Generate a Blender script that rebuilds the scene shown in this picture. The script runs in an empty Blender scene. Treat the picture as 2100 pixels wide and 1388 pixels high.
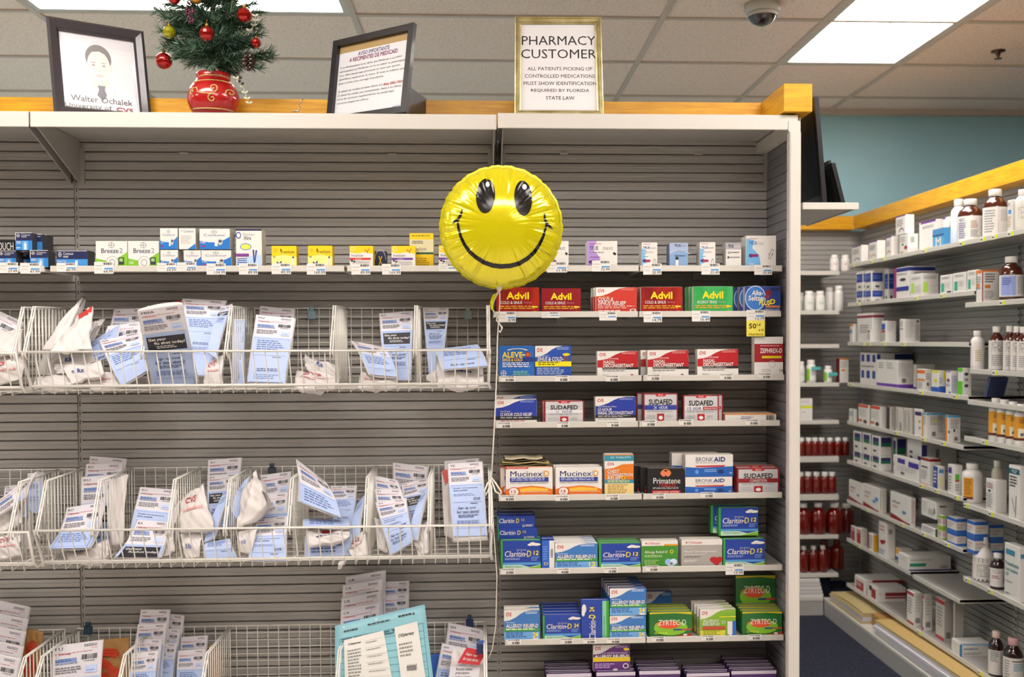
import bpy, math, random
from mathutils import Vector, Matrix
from math import sin, cos, pi, radians
random.seed(7)
SC = bpy.context.scene
COL = SC.collection

# ------------------------------------------------------------------ camera
F, YAW, PIT, ROL, PX, PY = 1990.0, .04749674, .02509084, -.00416247, 1077.36, 747.71
CZ = 1.46                                           # lens height above the floor
cy, sy, cp, sp, cr, sr = cos(YAW), sin(YAW), cos(PIT), sin(PIT), cos(ROL), sin(ROL)
FW = Vector((sy*cp, cy*cp, -sp)); R0 = Vector((cy, -sy, 0)); U0 = R0.cross(FW)
RT = R0*cr + U0*sr; UP = U0*cr - R0*sr
CAM = Vector((0, 0, CZ))
cd = bpy.data.cameras.new('camera'); co = bpy.data.objects.new('camera', cd); COL.objects.link(co)
cd.sensor_fit = 'HORIZONTAL'; cd.sensor_width = 36.0; cd.lens = F/2100*36
cd.shift_x = -(PX-1050)/2100; cd.shift_y = (PY-694)/2100
cd.clip_start = .05
cd.dof.use_dof = True; cd.dof.focus_distance = 2.62; cd.dof.aperture_fstop = 3.6
mw = Matrix((RT, UP, -FW)).transposed().to_4x4(); mw.translation = CAM
co.matrix_world = mw
SC.camera = co

# ------------------------------------------------------------------ world, exposure
wd = bpy.data.worlds.new('world'); SC.world = wd; wd.use_nodes = True
wd.node_tree.nodes['Background'].inputs[0].default_value = (1, .97, .93, 1)
wd.node_tree.nodes['Background'].inputs[1].default_value = .15
SC.view_settings.view_transform = 'Standard'
SC.view_settings.look = 'None'
SC.view_settings.gamma = 1
SC.view_settings.use_curve_mapping = False
SC.view_settings.exposure = -.38
LAMP = 23.0                                          # strength of the ceiling lights' diffusers
CEIL = 2.74

# ------------------------------------------------------------------ pixel rays onto real planes
def ray(x, y): return FW + RT*((x-PX)/F) - UP*((y-PY)/F)
def at(x, y, Y): d = ray(x, y); return CAM + d*(Y/d.y)
def atX(x, y, X): d = ray(x, y); return CAM + d*(X/d.x)
def atZ(x, y, Z): d = ray(x, y); return CAM + d*((Z-CZ)/d.z)

# ------------------------------------------------------------------ materials
def lin(c): return c/12.92 if c <= .04045 else ((c+.055)/1.055)**2.4
def rgb(h): return tuple(lin(int(h[i:i+2], 16)/255) for i in (0, 2, 4))+(1,)
COLS = dict(W='dddbd6', K='15151a', R='b3161f', r='8c1a1e', B='1c3f96', b='3f7fc4', Y='ecc90e', G='2f8f3a', g='7dbb2a', N='1b2450', O='d97a1c',
            P='5d2f83', S='b9b8b6', s='8b8b8c', T='1f8f86', L='c4d5ee', l='a3bbe3', M='a02560', C='c9c4bb', D='3a3a40', y='e8dc55', t='b99a64')
MATS = {}
def mat(c, rough=.45, metal=0, coat=0, trans=0, emit=0):
    k = (c, rough, metal, coat, trans, emit)
    if k in MATS: return MATS[k]
    m = bpy.data.materials.new('paint_'+c); m.use_nodes = True
    b = m.node_tree.nodes['Principled BSDF']
    b.inputs['Base Color'].default_value = rgb(COLS.get(c, c))
    b.inputs['Roughness'].default_value = rough; b.inputs['Metallic'].default_value = metal
    b.inputs['Coat Weight'].default_value = coat; b.inputs['Coat Roughness'].default_value = .06
    b.inputs['Transmission Weight'].default_value = trans
    if emit:
        b.inputs['Emission Color'].default_value = rgb(COLS.get(c, c)); b.inputs['Emission Strength'].default_value = emit
    MATS[k] = m
    return m
def noisy(name, c1, c2, scale, rough=.6, stretch=(1, 1, 1), lo=.35, hi=.65, bump=0, detail=4):
    m = bpy.data.materials.new(name); m.use_nodes = True; nt = m.node_tree; b = nt.nodes['Principled BSDF']
    tc = nt.nodes.new('ShaderNodeTexCoord'); mp = nt.nodes.new('ShaderNodeMapping'); mp.inputs['Scale'].default_value = stretch
    nz = nt.nodes.new('ShaderNodeTexNoise'); nz.inputs['Scale'].default_value = scale; nz.inputs['Detail'].default_value = detail
    cr_ = nt.nodes.new('ShaderNodeValToRGB'); cr_.color_ramp.elements[0].position = lo; cr_.color_ramp.elements[1].position = hi
    cr_.color_ramp.elements[0].color = rgb(c1); cr_.color_ramp.elements[1].color = rgb(c2)
    L = nt.links.new
    L(tc.outputs['Object'], mp.inputs[0]); L(mp.outputs[0], nz.inputs['Vector']); L(nz.outputs[0], cr_.inputs[0]); L(cr_.outputs[0], b.inputs['Base Color'])
    b.inputs['Roughness'].default_value = rough
    if bump:
        bp = nt.nodes.new('ShaderNodeBump'); bp.inputs['Strength'].default_value = bump; bp.inputs['Distance'].default_value = .004
        L(nz.outputs[0], bp.inputs['Height']); L(bp.outputs[0], b.inputs['Normal'])
    return m
M_TILE = noisy('ceiling_tile', 'cfbcae', 'f6e6da', 120, .95, lo=.3, hi=.46, bump=.5)
M_TBAR = mat('cbbfb3', .5)
M_WOOD = noisy('maple_trim', 'cc8c12', 'e2ac1c', 9, .35, (1.2, 1.2, 14), .3, .7)
M_CARPET = noisy('carpet', '10131f', '272c44', 55, 1, lo=.3, hi=.75, bump=1)
M_BLUE = noisy('blue_wall_paint', 'a0d0de', 'a8d6e4', 3, .7)
M_METAL = mat('a7a5a1', .4)
M_LIP = mat('c9c6be', .4)
M_SLOT = mat('1a1a1a', .8)
M_WIRE = mat('dad8d1', .35, 0, .3)
M_BAG = noisy('bag_paper', 'cdc8c5', 'dcd8d6', 14, .55, bump=.25)
M_SHEET = mat('d9d7de', .55)
M_KRAFT = noisy('kraft_paper', '9c7440', 'ad834b', 30, .7, bump=.2)
M_BLACKFRAME = mat('1d1c20', .35, 0, .2)

# ------------------------------------------------------------------ mesh building
class MB:
    def __init__(s): s.v = []; s.f = []; s.mi = []; s.m = []; s.sm = []
    def mid(s, m):
        if isinstance(m, str): m = mat(m)
        if m not in s.m: s.m.append(m)
        return s.m.index(m)
    def add(s, vs, fs, m, smooth=False):
        n = len(s.v); i = s.mid(m); s.v += [tuple(p) for p in vs]
        for f in fs: s.f.append(tuple(n+k for k in f)); s.mi.append(i); s.sm.append(smooth)
    def quad(s, a, b, c, d, m): s.add((a, b, c, d), ((0, 1, 2, 3),), m)
    def hexa(s, p, m):          # p: 4 bottom corners then 4 top corners, counter-clockwise seen from above
        s.add(p, ((3, 2, 1, 0), (4, 5, 6, 7), (0, 1, 5, 4), (1, 2, 6, 5), (2, 3, 7, 6), (3, 0, 4, 7)), m)
    def box(s, x0, x1, y0, y1, z0, z1, m, c=0):
        if not c:
            s.hexa([(x0, y0, z0), (x1, y0, z0), (x1, y1, z0), (x0, y1, z0), (x0, y0, z1), (x1, y0, z1), (x1, y1, z1), (x0, y1, z1)], m); return
        lo, hi = (x0, y0, z0), (x1, y1, z1); vs = []; idx = {}
        for ix in (0, 1):
            for iy in (0, 1):
                for iz in (0, 1):
                    b = (ix, iy, iz)
                    for ax in range(3):
                        p = [0, 0, 0]
                        for k in range(3):
                            e = (lo, hi)[b[k]][k]
                            p[k] = e if k == ax else e + (c if b[k] == 0 else -c)
                        idx[(b, ax)] = len(vs); vs.append(p)
        cen = Vector([(lo[k]+hi[k])/2 for k in range(3)]); fs = []
        def face(ids):
            ps = [Vector(vs[i]) for i in ids]; n = (ps[1]-ps[0]).cross(ps[2]-ps[0]); mid = sum(ps, Vector())/len(ps)
            fs.append(tuple(ids) if n.dot(mid-cen) > 0 else tuple(reversed(ids)))
        for ax in range(3):
            o = [k for k in range(3) if k != ax]
            for sde in (0, 1):
                ids = []
                for a, b2 in ((0, 0), (1, 0), (1, 1), (0, 1)):
                    q = [0, 0, 0]; q[ax] = sde; q[o[0]] = a; q[o[1]] = b2; ids.append(idx[(tuple(q), ax)])
                face(ids)
            for a in (0, 1):
                for b2 in (0, 1):
                    q0 = [0, 0, 0]; q0[o[0]] = a; q0[o[1]] = b2; q1 = list(q0); q1[ax] = 1; q0 = tuple(q0); q1 = tuple(q1)
                    face([idx[(q0, o[0])], idx[(q1, o[0])], idx[(q1, o[1])], idx[(q0, o[1])]])
        for ix in (0, 1):
            for iy in (0, 1):
                for iz in (0, 1): face([idx[((ix, iy, iz), k)] for k in range(3)])
        s.add(vs, fs, m)
    def tube(s, pts, r, m, n=6, cap=True, smooth=True):
        pts = [Vector(p) for p in pts]; rings = []
        for i, p in enumerate(pts):
            if i == 0: d = pts[1]-p
            elif i == len(pts)-1: d = p-pts[i-1]
            else: d = (pts[i+1]-p).normalized()+(p-pts[i-1]).normalized()
            d.normalize(); a = d.orthogonal().normalized() if i == 0 else (rings_a - d*rings_a.dot(d)).normalized()
            rings_a = a; b = d.cross(a); rr = r[i] if isinstance(r, (list, tuple)) else r
            rings.append([p+(a*cos(2*pi*k/n)+b*sin(2*pi*k/n))*rr for k in range(n)])
        vs = [q for g in rings for q in g]; fs = []
        for i in range(len(pts)-1):
            for k in range(n): fs.append((i*n+k, i*n+(k+1) % n, (i+1)*n+(k+1) % n, (i+1)*n+k))
        if cap: fs += [tuple(reversed(range(n))), tuple(range((len(pts)-1)*n, len(pts)*n))]
        s.add(vs, fs, m, smooth)
    def lathe(s, prof, c, m, n=20, sx=1, sy=1, smooth=True):
        vs = []; fs = []; c = Vector(c)
        for r, z in prof:
            for k in range(n): a = 2*pi*k/n; vs.append((c.x+r*sx*cos(a), c.y+r*sy*sin(a), c.z+z))
        for i in range(len(prof)-1):
            for k in range(n): fs.append((i*n+k, i*n+(k+1) % n, (i+1)*n+(k+1) % n, (i+1)*n+k))
        fs += [tuple(reversed(range(n))), tuple(range((len(prof)-1)*n, len(prof)*n))]
        s.add(vs, fs, m, smooth)
    def sphere(s, c, r, m, nu=16, nv=10, sz=1):
        s.lathe([(max(r*sin(pi*i/nv), .0002), -r*sz*cos(pi*i/nv)) for i in range(nv+1)], c, m, nu)
    def build(s, name, parent=None, loc=None, **props):
        me = bpy.data.meshes.new(name); me.from_pydata(s.v, [], s.f)
        for m in s.m: me.materials.append(m)
        me.polygons.foreach_set('material_index', s.mi); me.polygons.foreach_set('use_smooth', s.sm); me.update()
        o = bpy.data.objects.new(name, me); COL.objects.link(o)
        if loc is not None: o.location = loc
        if parent is not None: o.parent = parent
        for k, v in props.items(): o[k] = v
        return o
def empty(name, loc, label, cat, group=None):
    o = bpy.data.objects.new(name, None); COL.objects.link(o); o.location = loc; o.empty_display_size = .05
    return tag(o, label, cat, group)
USED = {}
def tag(o, label, cat, group=None):
    o['label'] = label; o['category'] = cat
    if group: o['group'] = group
    USED.setdefault(label, []).append(o.name)
    return o
def child(mb, name, root, label=None):          # part given in world coordinates under an Empty or mesh placed at root.location
    L = Vector(root.location); mb.v = [(p[0]-L.x, p[1]-L.y, p[2]-L.z) for p in mb.v]
    o = mb.build(name, root)
    if label: o['label'] = label
    return o
def thing(mb, name, loc, label, cat, group=None):   # a one-mesh thing given in world coordinates
    L = Vector(loc); mb.v = [(p[0]-L.x, p[1]-L.y, p[2]-L.z) for p in mb.v]
    return tag(mb.build(name, None, L), label, cat, group)

# ------------------------------------------------------------------ printing: shapes and lettering laid on a surface P(u, v, out)
TXT = {}
def text_mesh(s, bold, shear):
    k = (s, shear)
    if k in TXT: return TXT[k]
    cu = bpy.data.curves.new('lettering', 'FONT'); cu.body = s; cu.resolution_u = 2; cu.fill_mode = 'FRONT'; cu.shear = shear
    ob = bpy.data.objects.new('lettering', cu); me = ob.to_mesh()
    vs = [(v.co.x, v.co.y) for v in me.vertices]; fs = [tuple(p.vertices) for p in me.polygons]
    ob.to_mesh_clear(); bpy.data.objects.remove(ob); bpy.data.curves.remove(cu)
    if not vs: TXT[k] = ([], [], 1); return TXT[k]
    x0 = min(v[0] for v in vs); x1 = max(v[0] for v in vs); y0 = min(v[1] for v in vs); y1 = max(v[1] for v in vs)
    vs = [((a-x0)/max(x1-x0, 1e-6), (b-y0)/max(y1-y0, 1e-6)) for a, b in vs]
    TXT[k] = (vs, fs, x1-x0); return TXT[k]
class Art:                                      # u, v in 0..1, v counted from the top
    def __init__(s, mb, P, step=.00008, rough=.45): s.mb = mb; s.P = P; s.k = 0; s.step = step; s.rough = rough; s.rnd = random.Random(3)
    def col(s, c): return mat(c, s.rough) if isinstance(c, str) else c
    def out(s): s.k += 1; return .0002+s.k*s.step
    def put(s, pts, fs, c):
        o = s.out(); s.mb.add([s.P(u, v, o) for u, v in pts], fs, s.col(c))
    def r(s, x0, y0, x1, y1, c, n=1, m=1):
        pts = [(x0+(x1-x0)*i/n, y1+(y0-y1)*j/m) for j in range(m+1) for i in range(n+1)]
        s.put(pts, [(j*(n+1)+i, j*(n+1)+i+1, (j+1)*(n+1)+i+1, (j+1)*(n+1)+i) for j in range(m) for i in range(n)], c)
    def p(s, pts, c): s.put(list(reversed(pts)), [tuple(range(len(pts)))], c)
    def e(s, cx, cy_, rx, ry, c, n=18): s.put([(cx+rx*cos(2*pi*k/n), cy_-ry*sin(2*pi*k/n)) for k in range(n)], [tuple(range(n))], c)
    def ring(s, cx, cy_, rx, ry, w, c, n=18, a0=0, a1=2*pi):
        pts = []; fs = []
        for k in range(n+1):
            a = a0+(a1-a0)*k/n
            pts += [(cx+rx*cos(a), cy_-ry*sin(a)), (cx+rx*(1-w)*cos(a), cy_-ry*(1-w)*sin(a))]
        for k in range(n): fs.append((2*k, 2*k+2, 2*k+3, 2*k+1))
        s.put(pts, fs, c)
    def t(s, txt, x0, y0, x1, y1, c, bold=1, shear=0, up=False):   # heavier lettering: the strokes laid down more than once, slightly shifted
        vs, fs, w = text_mesh(txt, bold, shear); d = .009*bold/w
        for dx, dy in [(0, 0)]+([(-d, 0), (d, 0)] if bold else [])+([(0, .02*bold), (0, -.02*bold)] if bold > 1 else []):
            if up: s.put([(x1-(x1-x0)*(b+dy), y1+(y0-y1)*(a+dx)) for a, b in vs], fs, c)
            else: s.put([(x0+(x1-x0)*(a+dx), y1+(y0-y1)*(b+dy)) for a, b in vs], fs, c)
    def tv(s, txt, x0, y0, x1, y1, c, bold=1, shear=0): s.t(txt, x0, y0, x1, y1, c, bold, shear, True)   # lettering running upwards
    def l(s, x0, y0, x1, y1, n, c, fill=.5):    # small print too fine to read: rows of word-length dashes
        pts = []; fs = []
        for i in range(n):
            ya = y0+(y1-y0)*i/n; yb = ya+(y1-y0)/n*fill; x = x0; end = x1-(x1-x0)*s.rnd.random()*.3
            while x < end:
                w = min((x1-x0)*s.rnd.uniform(.06, .2), end-x+.001); k = len(pts)
                pts += [(x, yb), (x+w, yb), (x+w, ya), (x, ya)]; fs.append((k, k+1, k+2, k+3)); x += w+(x1-x0)*.03
        s.put(pts, fs, c)
    def bar(s, x0, y0, x1, y1, c='K', n=14):
        pts = []; fs = []
        for i in range(n):
            xa = x0+(x1-x0)*i/n; w = (x1-x0)/n*s.rnd.choice((.35, .55, .8)); k = len(pts)
            pts += [(xa, y1), (xa+w, y1), (xa+w, y0), (xa, y0)]; fs.append((k, k+1, k+2, k+3))
        s.put(pts, fs, c)
    def sw(s, c, h=.36):                        # corner swoosh
        s.p([(0, h), (0, 0), (.74, 0), (.74, .012), (.6, .04*h/.36), (.46, .12*h/.36), (.32, .24*h/.36), (.16, .33*h/.36)], c)
    def run(s, ops):
        for q in ops: getattr(s, q[0])(*q[1:])

# ------------------------------------------------------------------ the setting
def struct(mb, name): return mb.build(name, None, None, kind='structure')
m = MB(); FL = noisy('bounce_floor_tile', 'd8d0c6', 'e4dcd2', 2, .4); m.quad((.4, 2.3, 0), (7, 2.3, 0), (7, 5.38, 0), (.4, 5.38, 0), M_CARPET); m.quad((-7, 2.3, 0), (.4, 2.3, 0), (.4, 5.38, 0), (-7, 5.38, 0), FL)  # FL: unseen pale floor added to bounce light up to the ceiling
m.quad((-7, -4, 0), (7, -4, 0), (7, 2.3, 0), (-7, 2.3, 0), FL); struct(m, 'floor')
m = MB(); m.box(-7, 7, 5.38, 5.5, 0, 3, M_BLUE); struct(m, 'wall_back')
for nm, q in (('wall_left', (-7.1, -7, -4, 5.5)), ('wall_right', (7, 7.1, -4, 5.5)), ('wall_front', (-7, 7, -4.1, -4))):
    m = MB(); m.box(*q, 0, 3, mat('a09c96', .7)); struct(m, nm)
m = MB(); m.box(-7, 7, 5.33, 5.38, CEIL-.03, CEIL, M_TBAR); struct(m, 'trim_1')
XL = [-6.58, -5.36, -4.142, -2.923, -1.704, -.485, .734, 1.96, 3.18, 4.4, 5.62]
YL = [3.86-.61*k for k in range(-2, 13)]
LIGHTS = [('cross', -1.704, -.485, 3.25, 3.86), ('along', 1.39, 1.96, 3.25, 4.47),
          ('cross', -1.704, -.485, 1.42, 2.03), ('cross', .734, 1.96, 1.42, 2.03), ('cross', -.485, .734, .2, .81), ('cross', -4.142, -2.923, .81, 1.42), ('along', 3.8, 4.4, .81, 2.03),
          ('cross', .734, 1.96, -1.63, -1.02), ('cross', -4.142, -2.923, 3.86, 4.47), ('cross', -5.36, -4.142, 2.03, 2.64)]
m = MB()
xs = sorted(set(XL+[-7, 7, 1.39, 3.8])); ys = sorted(set(YL+[-4, 5.38]))
for i in range(len(xs)-1):
    for j in range(len(ys)-1):
        xc, yc = (xs[i]+xs[i+1])/2, (ys[j]+ys[j+1])/2
        if any(a < xc < b and c < yc < d for _, a, b, c, d in LIGHTS): continue
        m.quad((xs[i], ys[j+1], CEIL), (xs[i+1], ys[j+1], CEIL), (xs[i+1], ys[j], CEIL), (xs[i], ys[j], CEIL), M_TILE)
struct(m, 'ceiling')
m = MB()
for x in XL+[1.39]:
    if x == 1.39: m.box(x-.012, x+.012, 3.25, 5.38, CEIL-.008, CEIL+.02, M_TBAR)
    else: m.box(x-.012, x+.012, -4, 5.38, CEIL-.008, CEIL+.02, M_TBAR)
for y in YL: m.box(-7, 7, y-.012, y+.012, CEIL-.007, CEIL+.02, M_TBAR)
struct(m, 'ceiling_grid')
LLAB = {0: 'wide ceiling light lying crosswise above the tree and the portrait', 1: 'bright ceiling light running away beside the dome camera'}
for i, (kind, a, b, c, d) in enumerate(LIGHTS):
    root = empty('ceiling_light', ((a+b)/2, (c+d)/2, CEIL), LLAB.get(i, 'square-grid ceiling light further back in the shop ceiling'), 'ceiling light', 'ceiling lights')
    fr = MB()
    for q in ((a+.012, b-.012, c+.012, c+.035), (a+.012, b-.012, d-.035, d-.012), (a+.012, a+.035, c+.035, d-.035), (b-.035, b-.012, c+.035, d-.035)):
        fr.box(*q, CEIL-.006, CEIL+.03, M_LIP)
    child(fr, 'frame', root)
    df = MB(); em = mat('fff7f1', .4, emit=LAMP)
    df.box(a+.035, b-.035, c+.035, d-.035, CEIL+.004, CEIL+.012, em)
    if kind == 'along': df.box((a+b)/2-.004, (a+b)/2+.004, c+.035, d-.035, CEIL, CEIL+.004, mat('d8d8d4', .5))
    else: df.box(a+.035, b-.035, (c+d)/2-.004, (c+d)/2+.004, CEIL, CEIL+.004, mat('d8d8d4', .5))
    child(df, 'diffuser', root)
# dome camera, sprinkler
p = atZ(1563, 8, CEIL); root = empty('dome_camera', p, 'white dome security camera with dark bubble hanging from the ceiling', 'security camera')
m = MB(); m.lathe([(.067, 0), (.067, -.025), (.062, -.034), (.056, -.036)], p, M_LIP, 28); child(m, 'housing', root)
m = MB(); m.lathe([(.054*cos(a*pi/20)+.0002, -.034-.05*sin(a*pi/20)) for a in range(0, 11)], p, mat('2b2628', .08, 0, 1), 28); child(m, 'bubble', root)
m = MB(); m.lathe([(.058, -.034), (.058, -.05), (.053, -.05), (.053, -.034)], p, M_LIP, 28); child(m, 'ring', root)
p = atZ(2047, 104, CEIL); m = MB(); m.lathe([(.03, 0), (.03, -.004), (.012, -.006), (.008, -.022), (.004, -.026), (.004, -.034), (.016, -.034), (.016, -.036)], p, mat('5f4a3a', .35, .8), 16)
thing(m, 'fire_sprinkler', p, 'small bronze fire sprinkler in the ceiling right of the long light', 'sprinkler')
# ------------------------------------------------------------------ main gondola
YB = 2.86
GX = [at(-880, 330, YB).x, at(155, 330, YB).x, at(1018.5, 330, YB).x, at(1583, 330, YB).x]
GX[0] = GX[1]-(GX[2]-GX[1])
PITCH = .0268; ZG = at(300, 407.3, YB).z
def slats(mb, x0, x1, z0, z1, P, m):             # slatwall: P(x, depth, z)
    k = math.ceil((z0-ZG)/PITCH); z = z0
    prof = [(0, z0)]
    while ZG+k*PITCH < z1-.01:
        g = ZG+k*PITCH
        prof += [(0, g-.0025), (.009, g-.0025), (.009, g+.002), (.0015, g+.002), (.0004, g+.012), (.0012, g+.0125), (0, g+.016)]
        k += 1
    prof.append((0, z1))
    vs = []; fs = []
    for d, z in prof: vs += [P(x0, d, z), P(x1, d, z)]
    for i in range(len(prof)-1): fs.append((2*i, 2*i+1, 2*i+3, 2*i+2))
    mb.add(vs, fs, m)
gond = empty('gondola_shelving', ((GX[1]+GX[2])/2, YB, 0), 'long grey slatwall shelving unit holding the baskets and the cold medicine', 'shelving unit')
TOPZ = at(500, 231, 2.56).z
for i in range(3):
    a, b = GX[i], GX[i+1]
    m = MB(); slats(m, a+.006, b-.006, .1, TOPZ-.003, lambda x, d, z: (x, YB+d, z), M_METAL)
    m.box(a+.006, b-.006, YB+.02, YB+.04, .1, TOPZ-.003, M_METAL); child(m, 'back_panel', gond)
for x in GX[1:]:
    m = MB(); m.box(x-.006, x+.006, YB+.004, YB+.045, 0, TOPZ-.01, M_METAL)
    for k in range(70):
        z = .15+k*PITCH
        if z < TOPZ-.03: m.box(x-.0012, x+.0012, YB+.0032, YB+.0042, z, z+.013, '55534f')
    child(m, 'upright', gond)
m = MB(); m.box(GX[0], GX[3]+.04, YB-.3, YB+.1, 0, .1, M_METAL); child(m, 'base_deck', gond)
# top shelves
def tray(mb, x0, x1, yf, yb, zt, lip, m, ml, thick=.012, r=.006):
    mb.box(x0, x1, yf+.004, yb, zt-thick, zt, m)
    mb.box(x0, x1, yf, yf+.004, zt-lip, zt, ml, .0015)
    mb.box(x0, x0+.003, yf+.004, yb, zt-lip*.8, zt-thick, m); mb.box(x1-.003, x1, yf+.004, yb, zt-lip*.8, zt-thick, m)
YT = 2.56
for a, b in ((-900, 58), (61, 1018), (1020.5, 1637)):
    pa = at(a, 230, YT); pb = at(b, 230, YT)
    zt = TOPZ+(.004 if a > 1000 else 0); m = MB(); tray(m, pa.x, pb.x, YT, YB, zt, at(700, 231, YT).z-at(700, 262.5, YT).z, M_METAL, M_LIP)
    for k in (.25, .75): m.box(pa.x+(pb.x-pa.x)*k-.012, pa.x+(pb.x-pa.x)*k+.012, YB-.004, YB, zt-.05, zt-.046, M_LIP)
    child(m, 'top_shelf', gond)
def bracket(x, side):
    m = MB(); z = TOPZ-.013; t = .003; x0 = x+side*.010
    m.add([(x0, YB, z), (x0, YT+.03, z), (x0, YT+.03, z-.02), (x0, YB, z-.125), (x0+side*t, YB, z), (x0+side*t, YT+.03, z), (x0+side*t, YT+.03, z-.02), (x0+side*t, YB, z-.125)],
          ((0, 1, 2, 3), (7, 6, 5, 4), (0, 4, 5, 1), (1, 5, 6, 2), (2, 6, 7, 3), (3, 7, 4, 0)), M_METAL)
    xa, xb = sorted((x0, x0+side*.016)); m.box(xa, xb, YB-.006, YB, z-.125, z-.02, M_METAL)
    child(m, 'bracket', gond)
for x, sd in ((GX[1], -1), (GX[1], 1), (GX[2], -1), (GX[2], 1), (GX[3], -1)): bracket(x, sd)
# end panel and its front stile
M_ENDIN = mat('85848a', .35, .2)
xi = at(1618, 700, 2.55).x; xo = at(1641, 700, 2.55).x
m = MB(); m.box(xi, xo, 2.545, 2.575, 0, TOPZ-.041, M_LIP, .003); child(m, 'end_post', gond)
m = MB(); m.box(xo+.004, xo+.008, 2.575, 3.0, 0, TOPZ, M_LIP)
slats(m, 2.575, YB+.02, .1, TOPZ-.012, lambda y, d, z: (xo+.001+d*.3, 2.575+YB+.02-y, z), M_ENDIN)
m.box(xi, xo, 2.557, 2.9, TOPZ-.041, TOPZ-.012, M_LIP)
child(m, 'end_panel', gond)
# maple trim behind the top shelf and its end block
TZ = 2.135
m = MB(); m.box(GX[0], at(1570, 208, 2.75).x, 2.752, 2.85, TOPZ+.006, TZ, M_WOOD); child(m, 'wood_trim', gond)
pa = at(1608, 171, 2.545); pb = at(1666, 229, 2.545)
m = MB(); m.box(pa.x, pb.x, 2.545, 3.0, pb.z, pa.z, M_WOOD, .001); child(m, 'wood_trim', gond, 'wood block trim capping the unit end')
# small shelves: (y of lip top at left, right, front plane, pieces)
YS = 2.675
LAB_LIP = .0165
SHELVES = {}
def mini(name, ytop, pieces, yf=YS):
    zt = sum(at((p[0]+p[1])/2, ytop if not isinstance(ytop, tuple) else ytop[i], yf).z for i, p in enumerate(pieces))/len(pieces)
    objs = []
    for a, b in pieces:
        xa, xb = at(a, 700, yf).x, at(b, 700, yf).x
        m = MB(); m.box(xa, xb, yf+.003, YB, zt-.0075, zt-.004, M_METAL); m.box(xa, xb, yf, yf+.004, zt-LAB_LIP, zt, M_LIP, .001)
        for x in (xa, xb-.003): m.box(x, x+.003, yf+.004, YB, zt-LAB_LIP, zt-.001, M_LIP)
        m.box((xa+xb)/2-.012, (xa+xb)/2+.012, YB-.012, YB-.004, zt-.03, zt-.008, M_METAL)
        objs.append(child(m, 'shelf', gond))
    SHELVES[name] = (zt, yf)
mini('A', 544.5, [(-480, 93), (105, 707), (713, 1310), (1313, 1604)])
mini('B', 638, [(1012, 1308.5), (1311, 1602)])
mini('C', (772, 766.5), [(1022, 1316), (1319, 1609)])
mini('D', (866, 861), [(1015, 1308.5), (1311, 1600)])
mini('E', (1016, 1008.5), [(1021, 1316), (1319, 1605)])
mini('F', (1166, 1158), [(1022, 1314), (1317, 1606)])
mini('G', (1310.5, 1302.5), [(1033, 1323.5), (1326, 1609)])
mini('H', (1452, 1444), [(1033, 1323.5), (1326, 1609)])

# ------------------------------------------------------------------ wire baskets
BK, BC, BR, BB = 2.835, 2.596, 2.536, 2.575      # depths: back grid, divider corner, front rail, front-bottom rail
def basket(x0, x1, ytop, yrail, ybot, divs, label, xa, xb):
    """x0,x1 front rail ends in px; divs px on the front rail"""
    zt = at(500, ytop, BK).z; zr = at(500, yrail, BR).z; zb = at(500, ybot, BB).z; zk = zb-.012
    X0, X1 = at(x0, yrail, BR).x, at(x1, yrail, BR).x
    root = empty('wire_basket', ((X0+X1)/2, BK, zb), label, 'wire basket', 'white wire baskets')
    m = MB(); r = .0042
    m.tube([(X0, BK, zk), (X0, BB+.01, zk), (X0+.004, BB, zb), (X0, BR, zr), (X1, BR, zr), (X1-.004, BB, zb), (X1, BB+.01, zk), (X1, BK, zk)], r, M_WIRE)
    m.tube([(X0+.004, BB, zb), (X1-.004, BB, zb)], r, M_WIRE)
    m.tube([(X0, BK, zk), (X0, BK, zt), (X1, BK, zt), (X1, BK, zk), (X0, BK, zk)], r*.85, M_WIRE)
    child(m, 'frame', root)
    n = round((X1-X0)/.0305)
    g = MB(); b = MB(); f = MB()
    for i in range(1, n):
        x = X0+(X1-X0)*i/n
        g.tube([(x, BK-.003, zt), (x, BK-.003, zk)], .0016, M_WIRE, 4)
        f.tube([(x, BR, zr), (x, BB, zb), (x, BB+.004, zk-.008), (x, BB+.03, zk-.004)], .0017, M_WIRE, 5)
        b.tube([(x, BB+.03, zk-.004), (x, BK, zk)], .0016, M_WIRE, 4)
    for k in range(1, 9):
        z = zt-(zt-zk)*k/9; g.tube([(X0, BK, z), (X1, BK, z)], .0016, M_WIRE, 4)
    for k in range(0, 5): b.tube([(X0, BB+.03+k*.055, zk), (X1, BB+.03+k*.055, zk)], .0018, M_WIRE, 4)
    child(g, 'back_grid', root); child(b, 'bottom_grid', root); child(f, 'front_grid', root)
    for dpx in divs:
        x = at(dpx, yrail, BR).x; d = MB(); zc = zt-.002
        for s in (-.003, .003):
            d.tube([(x+s, BK-.008, zt), (x+s, BC, zc), (x+s, BR+.002, zr+.002), (x+s, BR-.004, zr-.006), (x+s*1.5, BR+.006, zr-.02)], .0022, M_WIRE, 6)
        d.tube([(x, BK-.008, zt), (x, BK-.008, zk+.006)], .0022, M_WIRE, 5); d.tube([(x, BK-.008, zk+.006), (x, BB+.014, zk+.006)], .0022, M_WIRE, 5)
        N = 14
        for i in range(1, N):
            y = BK-.008-(BK-.008-BR-.006)*i/N
            top = zc if y >= BC else zr+(zc-zr)*(y-BR)/(BC-BR)
            bot = zk+.006 if y > BB+.014 else zr-.018
            if top-bot > .02: d.tube([(x, y, top), (x, y, bot)], .0015, M_WIRE, 4)
        child(d, 'divider', root)
    return zb, zk
ROWS = [(632.5, 719.5, 789.5), (957, 1083, 1146), (1283, 1410, 1474)]
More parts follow.
